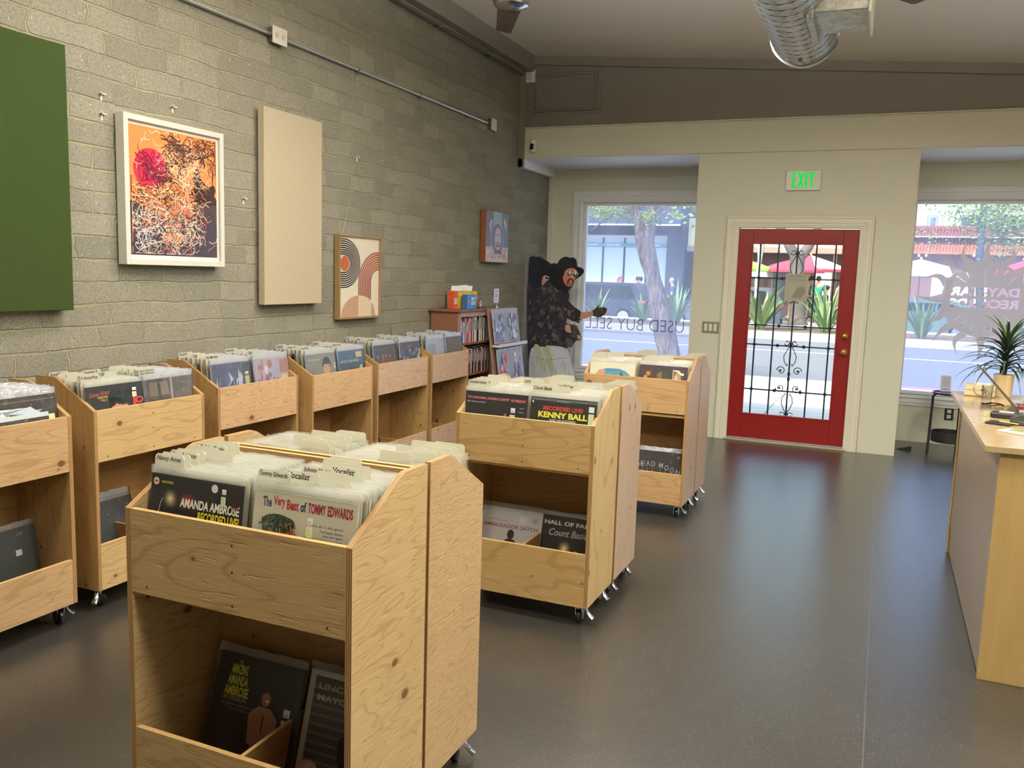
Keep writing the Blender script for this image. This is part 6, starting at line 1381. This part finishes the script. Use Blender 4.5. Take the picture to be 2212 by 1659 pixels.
p_, r_ = trunkpath([(1432, 1490, 860), (1421, 1468, 760), (1411, 1458, 715), (1403, 1441, 650), (1394, 1428, 600), (1384, 1419, 560), (1374, 1412, 515)], yT)
b = MB(); rough_trunk(b, rel(p_, o_), r_)
p2, r2 = trunkpath([(1374, 1400, 520), (1368, 1392, 480), (1361, 1383, 450), (1350, 1374, 400), (1330, 1352, 330)], yT); rough_trunk(b, rel(p2, o_), r2)
p3, r3 = trunkpath([(1390, 1414, 515), (1396, 1417, 475), (1402, 1420, 448), (1420, 1440, 390), (1440, 1456, 330)], yT); rough_trunk(b, rel(p3, o_), r3)
b.build('trunk', M_BARK, tr, smooth=True)
b = MB()
for q in ([(1368, 455), (1330, 462), (1300, 480), (1275, 500)], [(1400, 470), (1445, 440), (1470, 430)], [(1360, 450), (1320, 440), (1270, 445)]): b.tube([at(x, y, 1, yT) - o_ for x, y in q], [.03, .022, .014, .006][:len(q)], 6)
b.build('branch', M_BARK, tr)
c1 = at(1310, 448, 1, yT) - o_; c2 = at(1415, 462, 1, yT) - o_; c3 = at(1350, 330, 1, yT) - o_
crown('foliage', c1, (.55, .8, .14), 1300, .045, M_LEAFO, tr, 1, .08); crown('foliage', c2, (.30, .5, .12), 520, .045, M_LEAFO, tr, 2, .05); crown('foliage', (c3.x, c3.y, c3.z + .6), (1.6, 1.4, .5), 1600, .09, M_LEAFO, tr, 3, .1)
# ---- forked tree on the planting strip, seen through the door
yF = 29.6; M_BARK2 = plain('smooth_grey_bark', (118, 110, 104), .9, 0, .2, .3, 3, .6)
tf = tag(empty('street_tree', at(1722, 700, 1, yF)), 'forked grey tree in the planting strip, seen through the door', 'tree'); o_ = Vector(tf.location); b = MB()
p_, r_ = trunkpath([(1698, 1746, 702), (1705, 1739, 680), (1706, 1739, 620), (1705, 1738, 570), (1706, 1742, 548)], yF); rough_trunk(b, rel(p_, o_), r_, amp=.008)
p2, r2 = trunkpath([(1706, 1730, 552), (1694, 1716, 530), (1682, 1702, 505), (1660, 1676, 460)], yF); rough_trunk(b, rel(p2, o_), r2, amp=.008)
p3, r3 = trunkpath([(1722, 1744, 552), (1736, 1758, 532), (1752, 1770, 505), (1775, 1790, 460)], yF); rough_trunk(b, rel(p3, o_), r3, amp=.008)
b.build('trunk', M_BARK2, tf, smooth=True); cc = at(1720, 350, 1, yF) - o_; crown('foliage', cc, (3, 2, 1.3), 1800, .2, M_LEAFO, tf, 5, .2)
th = tag(empty('street_tree', at(1632, 700, 1, 29.0)), 'thin pale trunk left of the forked tree, seen through the door', 'tree'); o_ = Vector(th.location); b = MB()
p_, r_ = trunkpath([(1626, 1634, 700), (1631, 1639, 600), (1637, 1645, 560), (1634, 1642, 520), (1634, 1640, 440)], 29.0); b.tube(rel(p_, o_), r_, 10); b.tube(rel(trunkpath([(1637, 1643, 570), (1644, 1650, 535), (1652, 1656, 470)], 29.0)[0], o_), [.07, .06, .04], 8)
b.build('trunk', plain('pale_bark', (176, 168, 160), .85), th, smooth=True); crown('foliage', at(1640, 370, 1, 29.) - o_, (1.5, 1.2, .8), 500, .16, M_LEAFO, th, 6, .2)
tw = tag(empty('street_tree', at(2235, 700, 1, 24.5)), 'leafy tree drooping into the upper right of the right window', 'tree'); o_ = Vector(tw.location)
MB().tube([(0, 0, -.1), (.05, 0, 1.6), (-.1, 0, 3.0), (-.6, 0, 4.4)], [.16, .14, .12, .07], 10).tube([(-.1, 0, 3.0), (-1., -.1, 3.5), (-1.7, 0, 3.6)], [.07, .05, .02], 7).build('trunk', M_BARK, tw, smooth=True)
crown('foliage', at(2172, 462, 1, 24.5) - o_, (1.15, .8, .55), 3200, .085, M_LEAFO, tw, 7, .25); crown('foliage', at(2190, 395, 1, 24.5) - o_, (1.8, 1.2, .6), 1800, .09, M_LEAFO, tw, 8, .2)
pp = tag(empty('street_pole', at(2122, 700, 1, 30)), 'dark street pole behind the sun decal', 'pole'); pp.location.z = .0; o_ = Vector(pp.location); a_, b_ = at(2115, 570, 1, 30), at(2126, 436, 1, 30)
MB().tube([(0, 0, 0), (a_ - o_), (b_ - o_), (b_ - o_) + Vector((.05, 0, 1))], [.12, .115, .10, .09], 12).build('pole', plain('dark_pole', (74, 80, 92), .6), pp, smooth=True)
# ---- strap-leaved plants on the strip
def clump(px, py, y, h, n, label, seed, w=.10, m=None):
    o = tag(empty('strap_leaf_plant', at(px, py, 1, y)), label, 'plant', None); o.location.z = .02; r = random.Random(seed)
    for k in range(n):
        b = MB(); az = r.uniform(0, 6.28); L = h * r.uniform(.75, 1.15); el = r.uniform(.9, 1.5); s_ = r.uniform(.02, .12)
        blade(b, (s_ * cos(az), s_ * sin(az), 0), az, L, el, r.uniform(.1, .7), w * r.uniform(.7, 1.2), 7); b.build('leaf', m or (M_GRN1 if k % 3 else M_GRN2), o, smooth=True)
M_GRN1 = plain('strap_leaf_green', (98, 128, 78), .5, 0, .4, .3, 2); M_GRN2 = plain('strap_leaf_pale', (134, 160, 98), .5, 0, .4, .3, 2)
for a_ in ((1290, 690, 29.4, 1.15, 22, 'green strap-leaved plant at the left of the left window view', 1), (1389, 690, 29.4, .95, 20, 'small strap-leaved plant left of the leaning trunk', 2), (1462, 694, 29.0, 1.6, 30, 'tall strap-leaved plant right of the leaning trunk', 3), (1645, 690, 28.6, 1.75, 30, 'broad-leaved clump left of the forked tree, seen through the door', 4, .17), (1784, 694, 28.6, 1.5, 34, 'bushy clump right of the forked tree, seen through the door', 5), (1992, 708, 28.2, 1.25, 28, 'strap-leaved plant left of the sun decal', 6), (2204, 702, 28.6, 1.0, 26, 'green shrub at the right edge behind the sun decal', 7, .14)): clump(*a_)
# ---- parked cars
M_CARD_ = plain('dark_blue_grey_car_paint', (62, 68, 84), .25, .3, .6, .02); M_CARS = plain('silver_car_paint', (112, 120, 136), .25, .4, .6, .02); M_CARG = plain('teal_grey_car_paint', (120, 146, 142), .25, .3, .6, .02)
M_CGLS = plain('car_glass', (34, 42, 52), .08, 0, .8); M_TYRE = plain('tyre_rubber', (26, 26, 28), .8); M_TAIL = plain('red_tail_lamp', (196, 36, 34), .2); M_RIM = plain('alloy_rim', (196, 198, 202), .3, .8)
def suv(loc, m, label, sedan=False):
    o = tag(empty('parked_car', loc), label, 'car'); L = 4.6; Wd = 1.8   # rear at x=0, nose toward -x
    H_ = 1.42 if sedan else 1.64
    low_ = [(-.02, .42), (-.02, .98), (-.10, 1.02), (-L + .9, .98), (-L + .12, .86), (-L, .70), (-L, .36), (-L + .3, .28), (-.15, .30)]
    MB().prism(low_, 1, -Wd / 2, Wd / 2).build('body', m, o, bevel=.06, fix=True)
    cab = [(-.10, 1.0), (-.42 if not sedan else -.8, H_ - .06), (-.6 if not sedan else -1.2, H_), (-2.5, H_), (-2.9, H_ - .08), (-3.55, 1.0)]
    MB().prism(cab, 1, -Wd / 2 + .10, Wd / 2 - .10).build('cabin', m, o, bevel=.05, fix=True)
    g = MB()
    for s in (-1, 1):
        y0_ = s * (Wd / 2 - .095); gl_ = [(-.45, 1.04), (-.62 if not sedan else -1.15, H_ - .12), (-1.55, H_ - .10), (-1.55, 1.04)]; g2 = [(-1.62, 1.04), (-1.62, H_ - .10), (-2.5, H_ - .10), (-3.25, 1.04)]
        for q in (gl_, g2): g.prism(q, 1, y0_ - .012, y0_ + .012)
    g.build('side_window', M_CGLS, o, fix=True)
    MB().add([(-.145, -.68, 1.06), (-.145, .68, 1.06), (-.40, .62, H_ - .12), (-.40, -.62, H_ - .12)], [(0, 1, 2, 3)]).build('rear_window', M_CGLS, o)
    MB().box(-.02, .05, -Wd / 2 + .05, Wd / 2 - .05, .36, .58).build('bumper', M_CGLS if not sedan else m, o, bevel=.04)
    for s in (-1, 1): MB().box(-.30, .012, s * (Wd / 2 - .09) - .1, s * (Wd / 2 - .09) + .1, .86, .98).build('tail_lamp', M_TAIL, o, bevel=.03)
    for x in (-.85, -L + .85):
        for s in (-1, 1):
            w_ = MB().lathe([(.20, -.11), (.32, -.11), (.345, -.06), (.345, .06), (.32, .11), (.20, .11)], (x, s * (Wd / 2 - .10), .345), 28, ax=1).build('wheel', M_TYRE, o, smooth=True)
            q = MB(); q.lathe([(0, -.10), (.21, -.10), (.225, -.115 * 1), (.225, .115), (.21, .10), (0, .10)], (x, s * (Wd / 2 - .10), .345), 28, m=M_CGLS, ax=1)
            for k in range(9): an = 2 * pi * k / 9; q.tube([(x, s * (Wd / 2 + .015), .345), (x + .21 * cos(an), s * (Wd / 2 + .015), .345 + .21 * sin(an))], [.02, .026], 6, m=M_RIM)
            q.lathe([(.205, -.012), (.225, -.012), (.225, .012), (.205, .012)], (x, s * (Wd / 2 + .015), .345), 28, m=M_RIM, ax=1); q.build('rim', None, w_)
    return o
q = at(1398, 650, 1, 32.6); suv((q.x, 33.2, -.32), M_CARD_, 'dark parked car seen through the left window')
q = at(1690, 650, 1, 32.4); suv((q.x, 33.2, -.32), M_CARS, 'silver-grey parked car seen through the door, red tail lamp showing')
q = at(2140, 650, 1, 32.4); suv((q.x, 33.2, -.32), M_CARG, 'teal-grey parked car behind the sun decal', True)
# ---- umbrellas on the patio
def umbrella(px, pyt, pyb, y, R, c1, c2, label, alt=False):
    top = at(px, pyt, 1, y); bot = at(px, pyb, 1, y).z; o = tag(empty('patio_umbrella', (top.x, y, 0)), label, 'umbrella'); n = 8; zt = top.z
    b = MB(); m1 = plain(c1[0], c1[1], .8); m2 = plain(c2[0], c2[1], .8)
    for k in range(n):
        a0, a1 = 2 * pi * k / n + .2, 2 * pi * (k + 1) / n + .2
        b.add([(0, 0, zt), (R * cos(a0), R * sin(a0), bot), (R * cos(a1), R * sin(a1), bot), (R * .55 * cos(a0), R * .55 * sin(a0), zt + (bot - zt) * .48), (R * .55 * cos(a1), R * .55 * sin(a1), zt + (bot - zt) * .48)], [(0, 3, 4), (3, 1, 2, 4)], m2 if (alt and k in (6, 7, 0)) else m1)
        b.add([(R * cos(a0), R * sin(a0), bot), (R * cos(a1), R * sin(a1), bot), (R * cos(a1), R * sin(a1), bot - .10), (R * cos(a0), R * sin(a0), bot - .10)], [(0, 1, 2, 3)], m1)
    b.build('canopy', None, o); MB().tube([(0, 0, 0), (0, 0, zt)], .028, 8).ball((0, 0, zt + .04), .05, 8).build('pole', plain('wooden_pole', (196, 160, 110), .6), o); MB().lathe([(0, 0), (.28, 0), (.28, .05), (.05, .09), (0, .09)], seg=20).build('base', M_TYRE, o)
    for k in range(n): aa = 2 * pi * k / n + .2; MB().tube([(0, 0, zt - .03), (R * cos(aa), R * sin(aa), bot - .02)], .01, 5).build('rib', plain('wooden_pole', (196, 160, 110), .6), o)
RD = ('red_canvas', (226, 70, 92)); WH = ('white_canvas', (236, 238, 236)); GR = ('green_canvas', (150, 214, 80))
umbrella(1712, 560, 583, 36.2, 1.25, RD, RD, 'red umbrella behind the forked tree'); umbrella(1752, 551, 581, 38.9, 1.6, RD, WH, 'red and white umbrella right of the forked tree', True)
umbrella(1618, 562, 580, 35.6, 1.0, GR, GR, 'green umbrella at the left of the door view'); umbrella(1990, 560, 592, 35.0, 1.9, WH, WH, 'large white umbrella left of the sun decal'); umbrella(2212, 563, 590, 34.5, .95, RD, RD, 'red umbrella at the right edge of the right window')
bn = tag(empty('banner_sign', at(1636, 598, 1, 36.9)), 'pale banner under the green umbrella', 'sign'); bn.location.z = 0; zz = at(1636, 598, 1, 36.9).z
MB().box(-.72, .62, -.02, .02, zz, zz + .42).build('board', plain('banner_white', (196, 204, 206), .6), bn); MB().tube([(-.7, 0, 0), (-.7, 0, zz + .4)], .02, 6).tube([(.6, 0, 0), (.6, 0, zz + .4)], .02, 6).build('post', M_STEEL, bn)
Art((-.5, -.022, zz + .25), (1, 0, 0), (0, 0, 1), (0, -1, 0), .002).text('HORIZON', 0, 0, .1, (90, 100, 110), .9, bold=.01).build('lettering', bn)

# ---- people on the patio
M_SKIN = plain('skin', (206, 156, 126), .6); M_HAIRD = plain('dark_hair', (40, 32, 28), .7); M_HAIRG = plain('grey_hair', (176, 170, 166), .7)
def skin(name, nodes, edges, rad_, m, parent=None, root=0, loc=None, rz=0):
    me = bpy.data.meshes.new(name); me.from_pydata(nodes, edges, []); me.materials.append(m); o = bpy.data.objects.new(name, me); COL.objects.link(o)
    if parent: o.parent = parent
    if loc is not None: o.location = loc; o.rotation_euler = (0, 0, rz)
    md = o.modifiers.new('skin', 'SKIN'); md.use_smooth_shade = True
    for i, r in enumerate(rad_): me.skin_vertices[0].data[i].radius = r if hasattr(r, '__len__') else (r, r); me.skin_vertices[0].data[i].use_root = (i == root)
    sb = o.modifiers.new('sub', 'SUBSURF'); sb.levels = 1; sb.render_levels = 1; return o
def person(loc, rz, pose, shirt, trous, hair, label, cap=None, arm=0, seat=.46):
    "faces local -y; pose stand or sit"
    if pose == 'stand': hp = .95; kn = [(s * .10, -.01, .50) for s in (-1, 1)]; ft = [(s * .11, .03, .09) for s in (-1, 1)]; lean = 0
    else: hp = seat + .08; kn = [(s * .13, -.44, seat + .06) for s in (-1, 1)]; ft = [(s * .13, -.42, .09) for s in (-1, 1)]; lean = -.10
    sh = hp + .50; N = [(0, 0, hp), (0, lean * .5, hp + .25), (0, lean, sh), (0, lean * 1.15, sh + .09), (0, lean * 1.5 - .01, sh + .20), (0, lean * 1.5 - .02, sh + .29)]; Rr = [(.15, .11), (.14, .10), (.13, .09), .055, .085, .075]; E_ = [(0, 1), (1, 2), (2, 3), (3, 4), (4, 5)]
    ar_ = []
    for s in (-1, 1):
        i = len(N); N.append((s * .19, lean, sh - .02)); Rr.append(.055)
        el = (s * .25, lean - .05 - arm * .10, sh - .30); wr_ = (s * .20, lean - .22 - arm * .18, sh - .46 + arm * .30); hd = (s * .18, lean - .29 - arm * .2, sh - .50 + arm * .34)
        N += [el, wr_, hd]; Rr += [.042, .03, .035]; E_ += [(2, i), (i, i + 1), (i + 1, i + 2), (i + 2, i + 3)]; ar_.append((i, el, wr_))
        for fi in range(5):
            k = len(N); off = (fi - 2) * .016; N.append((hd[0] + off, hd[1] - (.075 if fi else .03), hd[2] - (.02 if fi else .0))); Rr.append(.009); E_.append((i + 3, k))
    lg = []
    for j in range(2):
        s = (-1, 1)[j]; i = len(N); N += [(s * .10, 0, hp - .04), kn[j], ft[j], (ft[j][0], ft[j][1] - .14, .045)]; Rr += [.085, .06, .045, .04]; E_ += [(0, i), (i, i + 1), (i + 1, i + 2), (i + 2, i + 3)]; lg.append(i)
    o = skin('person', N, E_, Rr, M_SKIN, None, 0, loc, rz); tag(o, label, 'person')
    ms = plain('cloth_%d_%d_%d' % shirt, shirt, .85); mt = plain('cloth_%d_%d_%d' % trous, trous, .85)
    sn = [N[0], N[1], N[2], (0, lean * 1.1, sh + .05)]; sr = [(.175, .135), (.165, .125), (.155, .11), .07]; se_ = [(0, 1), (1, 2), (2, 3)]
    for i, el, wr_ in ar_: k = len(sn); sn += [N[i], tuple(Vector(N[i]).lerp(Vector(el), .75))]; sr += [.075, .062]; se_ += [(2, k), (k, k + 1)]
    skin('shirt', sn, se_, sr, ms, o)
    tn = [(0, 0, hp + .03)]; t2 = [(.165, .13)]; te = []
    for i in lg: k = len(tn); tn += [N[i], N[i + 1], tuple(Vector(N[i + 1]).lerp(Vector(N[i + 2]), .93))]; t2 += [.105, .078, .065]; te += [(0, k), (k, k + 1), (k + 1, k + 2)]
    skin('trousers', tn, te, t2, mt, o)
    h = MB(); hx = N[5]; h.ball((0, hx[1] + .03, hx[2] - .01), (.098, .105, .11), 16); h.build('hair', hair, o, smooth=True)
    f = MB(); 
    for s in (-1, 1): f.ball((s * .032, hx[1] - .082, hx[2] - .045), .010, 6)
    f.build('eyes', M_HAIRD, o); MB().ball((0, hx[1] - .098, hx[2] - .07), (.013, .018, .022), 8).build('nose', M_SKIN, o, smooth=True); MB().ball((0, hx[1] - .085, hx[2] - .115), (.024, .008, .007), 8).build('mouth', plain('lips', (170, 90, 80), .6), o)
    if cap: mc = plain('cap_%d' % cap[0], cap, .8); MB().ball((0, hx[1] + .015, hx[2] + .03), (.108, .118, .085), 16).box(-.07, .07, hx[1] - .21, hx[1] - .06, hx[2] + .015, hx[2] + .03).build('cap', mc, o, smooth=True)
    return o
def bench(loc, rz, label):
    o = tag(empty('patio_chair', loc, rz), label, 'chair'); MB().box(-.22, .22, -.24, .22, .43, .46).build('seat', M_TYRE, o); MB().box(-.22, .22, .2, .23, .46, .86).build('backrest', M_TYRE, o)
    for a_ in (-.2, .2):
        for b_ in (-.21, .2): MB().box(a_ - .015, a_ + .015, b_ - .015, b_ + .015, 0, .43).build('leg', M_TYRE, o)
X_ = lambda px, y: at(px, 640, 1, y).x
person((X_(1766, 35.8), 35.8, 0), rad(170), 'stand', (24, 150, 128), (44, 52, 66), M_HAIRD, 'person in a green shirt standing with back turned, seen through the door')
person((X_(1752, 36.6), 36.6, 0), rad(100), 'stand', (60, 58, 62), (40, 42, 48), M_HAIRD, 'person in dark clothes standing left of the green shirt')
person((X_(1776, 35.6), 35.6, 0), rad(75), 'sit', (66, 70, 84), (90, 116, 150), M_HAIRD, 'seated person in a black cap and grey shirt, seen through the door', (28, 28, 30), arm=.8, seat=.50); bench((X_(1776, 35.6), 35.6, .0), rad(75), 'black patio chair under the person in the black cap')
person((X_(1818, 35.2), 35.2, 0), rad(-60), 'sit', (150, 130, 120), (60, 60, 70), M_HAIRG, 'seated grey-haired person at the right of the door view'); bench((X_(1818, 35.2), 35.2, 0), rad(-60), 'patio chair under the grey-haired person')
for px, y, rz, sh_, hr, cp_, lb in ((1327, 37.5, 60, (96, 104, 140), M_HAIRG, None, 'seated grey-haired person behind the dark car, leftmost'), (1345, 37.0, -40, (110, 118, 150), M_HAIRG, (214, 96, 110), 'seated person in a red cap behind the dark car'), (1372, 37.4, 50, (84, 76, 110), M_HAIRD, None, 'seated person in purple left of the leaning trunk'), (1388, 37.0, -50, (150, 110, 120), M_HAIRD, None, 'seated person in pink left of the leaning trunk'), (1457, 36.0, -70, (38, 98, 160), M_HAIRG, None, 'seated person in a blue shirt right of the leaning trunk')):
    person((X_(px, y), y, 0), rad(rz), 'sit', sh_, (60, 64, 80), hr, lb, cp_, seat=.62); bench((X_(px, y), y, .16), rad(rz), 'patio chair under the ' + lb[7:60])

# ---- buildings across the street
YB_ = 41.0
def bz(px, py): return at(px, py, 1, YB_).z
def bx(px, py=560): return at(px, py, 1, YB_).x
def bpart(o, nm, x0, x1, y0, y1, z0, z1, m, bev=0, par=None): return MB().box(x0 - o.location.x, x1 - o.location.x, y0 - o.location.y, y1 - o.location.y, z0, z1).build(nm, m, par or o, bevel=bev)
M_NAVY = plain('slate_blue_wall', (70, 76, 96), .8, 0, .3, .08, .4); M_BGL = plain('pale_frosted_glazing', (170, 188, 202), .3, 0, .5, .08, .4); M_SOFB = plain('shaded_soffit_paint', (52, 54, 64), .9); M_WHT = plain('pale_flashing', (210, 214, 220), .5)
xa, xb = bx(1180), bx(1482); bl = tag(empty('building', ((xa + xb) / 2, YB_, 0)), 'slate blue storefront with pale glazing across the street, seen through the left window', 'building')
z1 = bz(1350, 489); z2 = bz(1350, 508); bpart(bl, 'fascia', xa, xb, YB_ - 1.6, YB_ + 4, z1, z1 + 3.2, M_NAVY); bpart(bl, 'flashing', xa, xb, YB_ - 1.65, YB_ - 1.6, z1 - .05, z1 + .02, M_WHT)
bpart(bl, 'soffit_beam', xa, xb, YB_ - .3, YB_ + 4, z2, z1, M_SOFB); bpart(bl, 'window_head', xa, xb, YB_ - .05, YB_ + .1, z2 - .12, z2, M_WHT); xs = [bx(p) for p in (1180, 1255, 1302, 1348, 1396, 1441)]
for i in range(5): bpart(bl, 'glazing', xs[i] + .03, xs[i + 1] - .03, YB_ + .02, YB_ + .06, .3, z2 - .12, M_BGL)
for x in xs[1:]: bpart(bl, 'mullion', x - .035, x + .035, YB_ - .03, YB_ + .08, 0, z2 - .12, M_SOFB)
bpart(bl, 'base_wall', xs[0], xs[-1], YB_ - .02, YB_ + .2, 0, .3, M_NAVY)
zs0, zs1 = bz(1330, 533), bz(1330, 525); sb_ = bpart(bl, 'sign_band', xs[0], xs[-1] - .04, YB_ - .045, YB_ - .035, zs0, zs1, plain('teal_band', (92, 150, 166), .5))
aa_ = Art((0, YB_ - .047 - YB_, 0), (1, 0, 0), (0, 0, 1), (0, -1, 0), .003)
for w, p0, p1 in (('COMMUNITY', 1253, 1292), ('PARTNERS', 1309, 1340), ('BAKERS', 1400, 1425)): aa_.text(w, bx(p0) - bl.location.x, zs0 + .04, (zs1 - zs0) * .55, (222, 232, 236), bx(p1) - bx(p0), bold=.02)
o2 = aa_.build('lettering'); o2.parent = sb_
lv = MB()
for k in range(40): x = xs[-1] + .03 + k * (xb - xs[-1] - .05) / 40 - bl.location.x; lv.box(x, x + .02, -.35, -.1, .0, z1)
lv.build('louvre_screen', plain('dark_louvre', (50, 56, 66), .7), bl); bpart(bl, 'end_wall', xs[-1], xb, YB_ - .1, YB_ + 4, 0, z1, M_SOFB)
# middle building: brown wall, beige beam, number 710
xm0, xm1 = xb + .02, bx(1900); mb_ = tag(empty('building', ((xm0 + xm1) / 2, YB_, 0)), 'brown storefront numbered 710 across the street, seen through the door', 'building')
zb0, zb1 = bz(1720, 547), bz(1720, 535); bpart(mb_, 'wall', xm0, xm1, YB_ + .6, YB_ + 5, 0, zb0 + .3, plain('dark_brown_siding', (84, 68, 58), .9, 0, .2, .2, 1)); bpart(mb_, 'beam', xm0, xm1, YB_ - .1, YB_ + .8, zb0, zb1, plain('taupe_beam', (150, 132, 118), .8)); bpart(mb_, 'upper_wall', xm0, xm1, YB_ + .1, YB_ + 5, zb1, zb1 + 1.3, plain('pale_olive_stucco', (214, 212, 170), .9, 0, .2, .15, 1.5))
aa_ = Art((0, -.11, 0), (1, 0, 0), (0, 0, 1), (0, -1, 0), .004); aa_.text('710', bx(1683, 542) - mb_.location.x, zb0 + .02, .19, (236, 236, 236), .28, bold=.03); aa_.build('number', mb_)
for p0, p1, c in ((1668, 1700, (44, 44, 50)), (1763, 1800, (206, 210, 206)), (1590, 1640, (60, 50, 46))): bpart(mb_, 'doorway' if c[0] < 100 else 'white_panel', bx(p0), bx(p1), YB_ + .55, YB_ + .62, 0, 2.3, plain('door_%d' % c[0], c, .6))
for p in (1640, 1804, 1880): bpart(mb_, 'post', bx(p) - .08, bx(p) + .08, YB_ - .05, YB_ + .12, 0, zb0, plain('brown_post', (96, 76, 64), .8))
# right building: rust-red tiered mansard
xr0, xr1 = xm1 + .02, bx(2420); rb_ = tag(empty('building', ((xr0 + xr1) / 2, YB_, 0)), 'building with rust-red tiered roof across the street, seen through the right window', 'building')
def rust(n, c1, c2):
    m = mat(n); t = NT(m); g = t.pos((3.2, 1, .25)); t.out(t.bsdf(t.mix(t.noise(g, 2.2, 4, .7), (*lin(c1), 1), (*lin(c2), 1)), .8)); return m
zt = [bz(2070, p) for p in (486, 511, 528, 550)]
for i, (c1, c2, dy) in enumerate((((120, 62, 54), (176, 104, 86), .5), ((134, 66, 60), (166, 96, 88), .25), ((186, 104, 62), (206, 134, 92), 0))):
    q = MB(); xx0, xx1 = xr0 - rb_.location.x, xr1 - rb_.location.x; n = 70
    q.prism([(dy, zt[i + 1] + .02), (dy + .2, zt[i]), (dy + .9, zt[i]), (dy + .9, zt[i + 1])], 0, xx0, xx1)
    for k in range(n): x = xx0 + (xx1 - xx0) * k / n; q.box(x, x + .03, dy - .03 + .0, dy + .16, zt[i + 1] + .01, zt[i] + .01)
    q.build('roof_tier', rust('rust_tier_%d' % i, c1, c2), rb_, fix=True)
bpart(rb_, 'flashing', xr0, xr1, YB_ - .06, YB_ + .4, zt[1] - .04, zt[1], M_WHT); bpart(rb_, 'wall', xr0, xr1, YB_ + .6, YB_ + 6, 0, zt[3] + .6, plain('rosy_brown_wall', (140, 104, 100), .9, 0, .2, .15, 1))
for p0, p1, z0_, z1_ in ((2018, 2050, 0, 2.25), (2064, 2100, .9, 2.1), (2115, 2142, .9, 2.1)):
    f_ = bpart(rb_, 'window_frame', bx(p0), bx(p1), YB_ + .5, YB_ + .6, z0_, z1_, plain('white_frame_paint', (226, 220, 222), .5)); bpart(rb_, 'pane', bx(p0) + .1, bx(p1) - .1, YB_ + .48, YB_ + .5, z0_ + .1, z1_ - .1, plain('bright_pane', (206, 190, 200), .2), par=f_) if False else MB().box(bx(p0) + .1 - rb_.location.x, bx(p1) - .1 - rb_.location.x, .47, .5, z0_ + .1, z1_ - .1).build('pane', plain('bright_pane', (206, 190, 200), .2), f_)
for px in (1985, 2001, 2104, 2158): 
    q = at(px, 552, 1, YB_ - .1); tag(MB().ball((0, 0, 0), .06, 10).tube([(0, 0, .05), (0, .2, .2)], .01, 5).build('string_light', emis('bulb_%d' % px, (255, 244, 230), 2.) if px == 1985 else MATS['bulb_1985'] if 'bulb_1985' in MATS else None, loc=q), 'small white bulb under the rust-red eaves', 'light', 'bulbs under the rust-red eaves')
for p0, p1, t0, t1, c, lab in ((1999, 2022, 457, 484, (150, 164, 180), 'pale grey roof unit on the rust-red building, left one'), (2076, 2112, 458, 484, (84, 88, 108), 'dark roof unit beside the street pole')):
    q = tag(empty('roof_unit', (bx(p0), YB_ + 1.2, zt[0])), lab, 'roof unit'); hgt = at(p0, t0, 1, YB_ + 1.2).z - at(p0, t1, 1, YB_ + 1.2).z; MB().box(0, bx(p1) - bx(p0), -.0, .9, 0, hgt).build('housing', plain('unit_%d' % p0, c, .6), q, bevel=.03); MB().box(.12, bx(p1) - bx(p0) - .12, -.03, .0, hgt * .15, hgt * .7).build('grille', plain('unit_grille_%d' % p0, [int(v * .75) for v in c], .6), q)
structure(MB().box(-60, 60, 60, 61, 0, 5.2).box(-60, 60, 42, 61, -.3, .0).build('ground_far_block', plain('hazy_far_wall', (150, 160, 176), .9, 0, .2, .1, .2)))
# small red object at the foot of the left window outside
q = at(1262, 795, 1, 14.9); rc = tag(empty('painted_curb_marker', (q.x, 14.63, -.016)), 'reddish painted stretch of curb low in the left window', 'curb'); MB().box(-.9, .5, -.08, .09, 0, .006).build('paint', plain('red_curb_paint', (206, 110, 90), .7), rc)
tag(MB().box(-.9, .5, -.08, .09, 0, .006).build('painted_curb', plain('pink_curb_paint', (226, 120, 140), .7), loc=(at(2050, 850, 1, 14.6).x, 14.63, -.016)), 'pinkish painted stretch of curb low in the right window', 'curb')
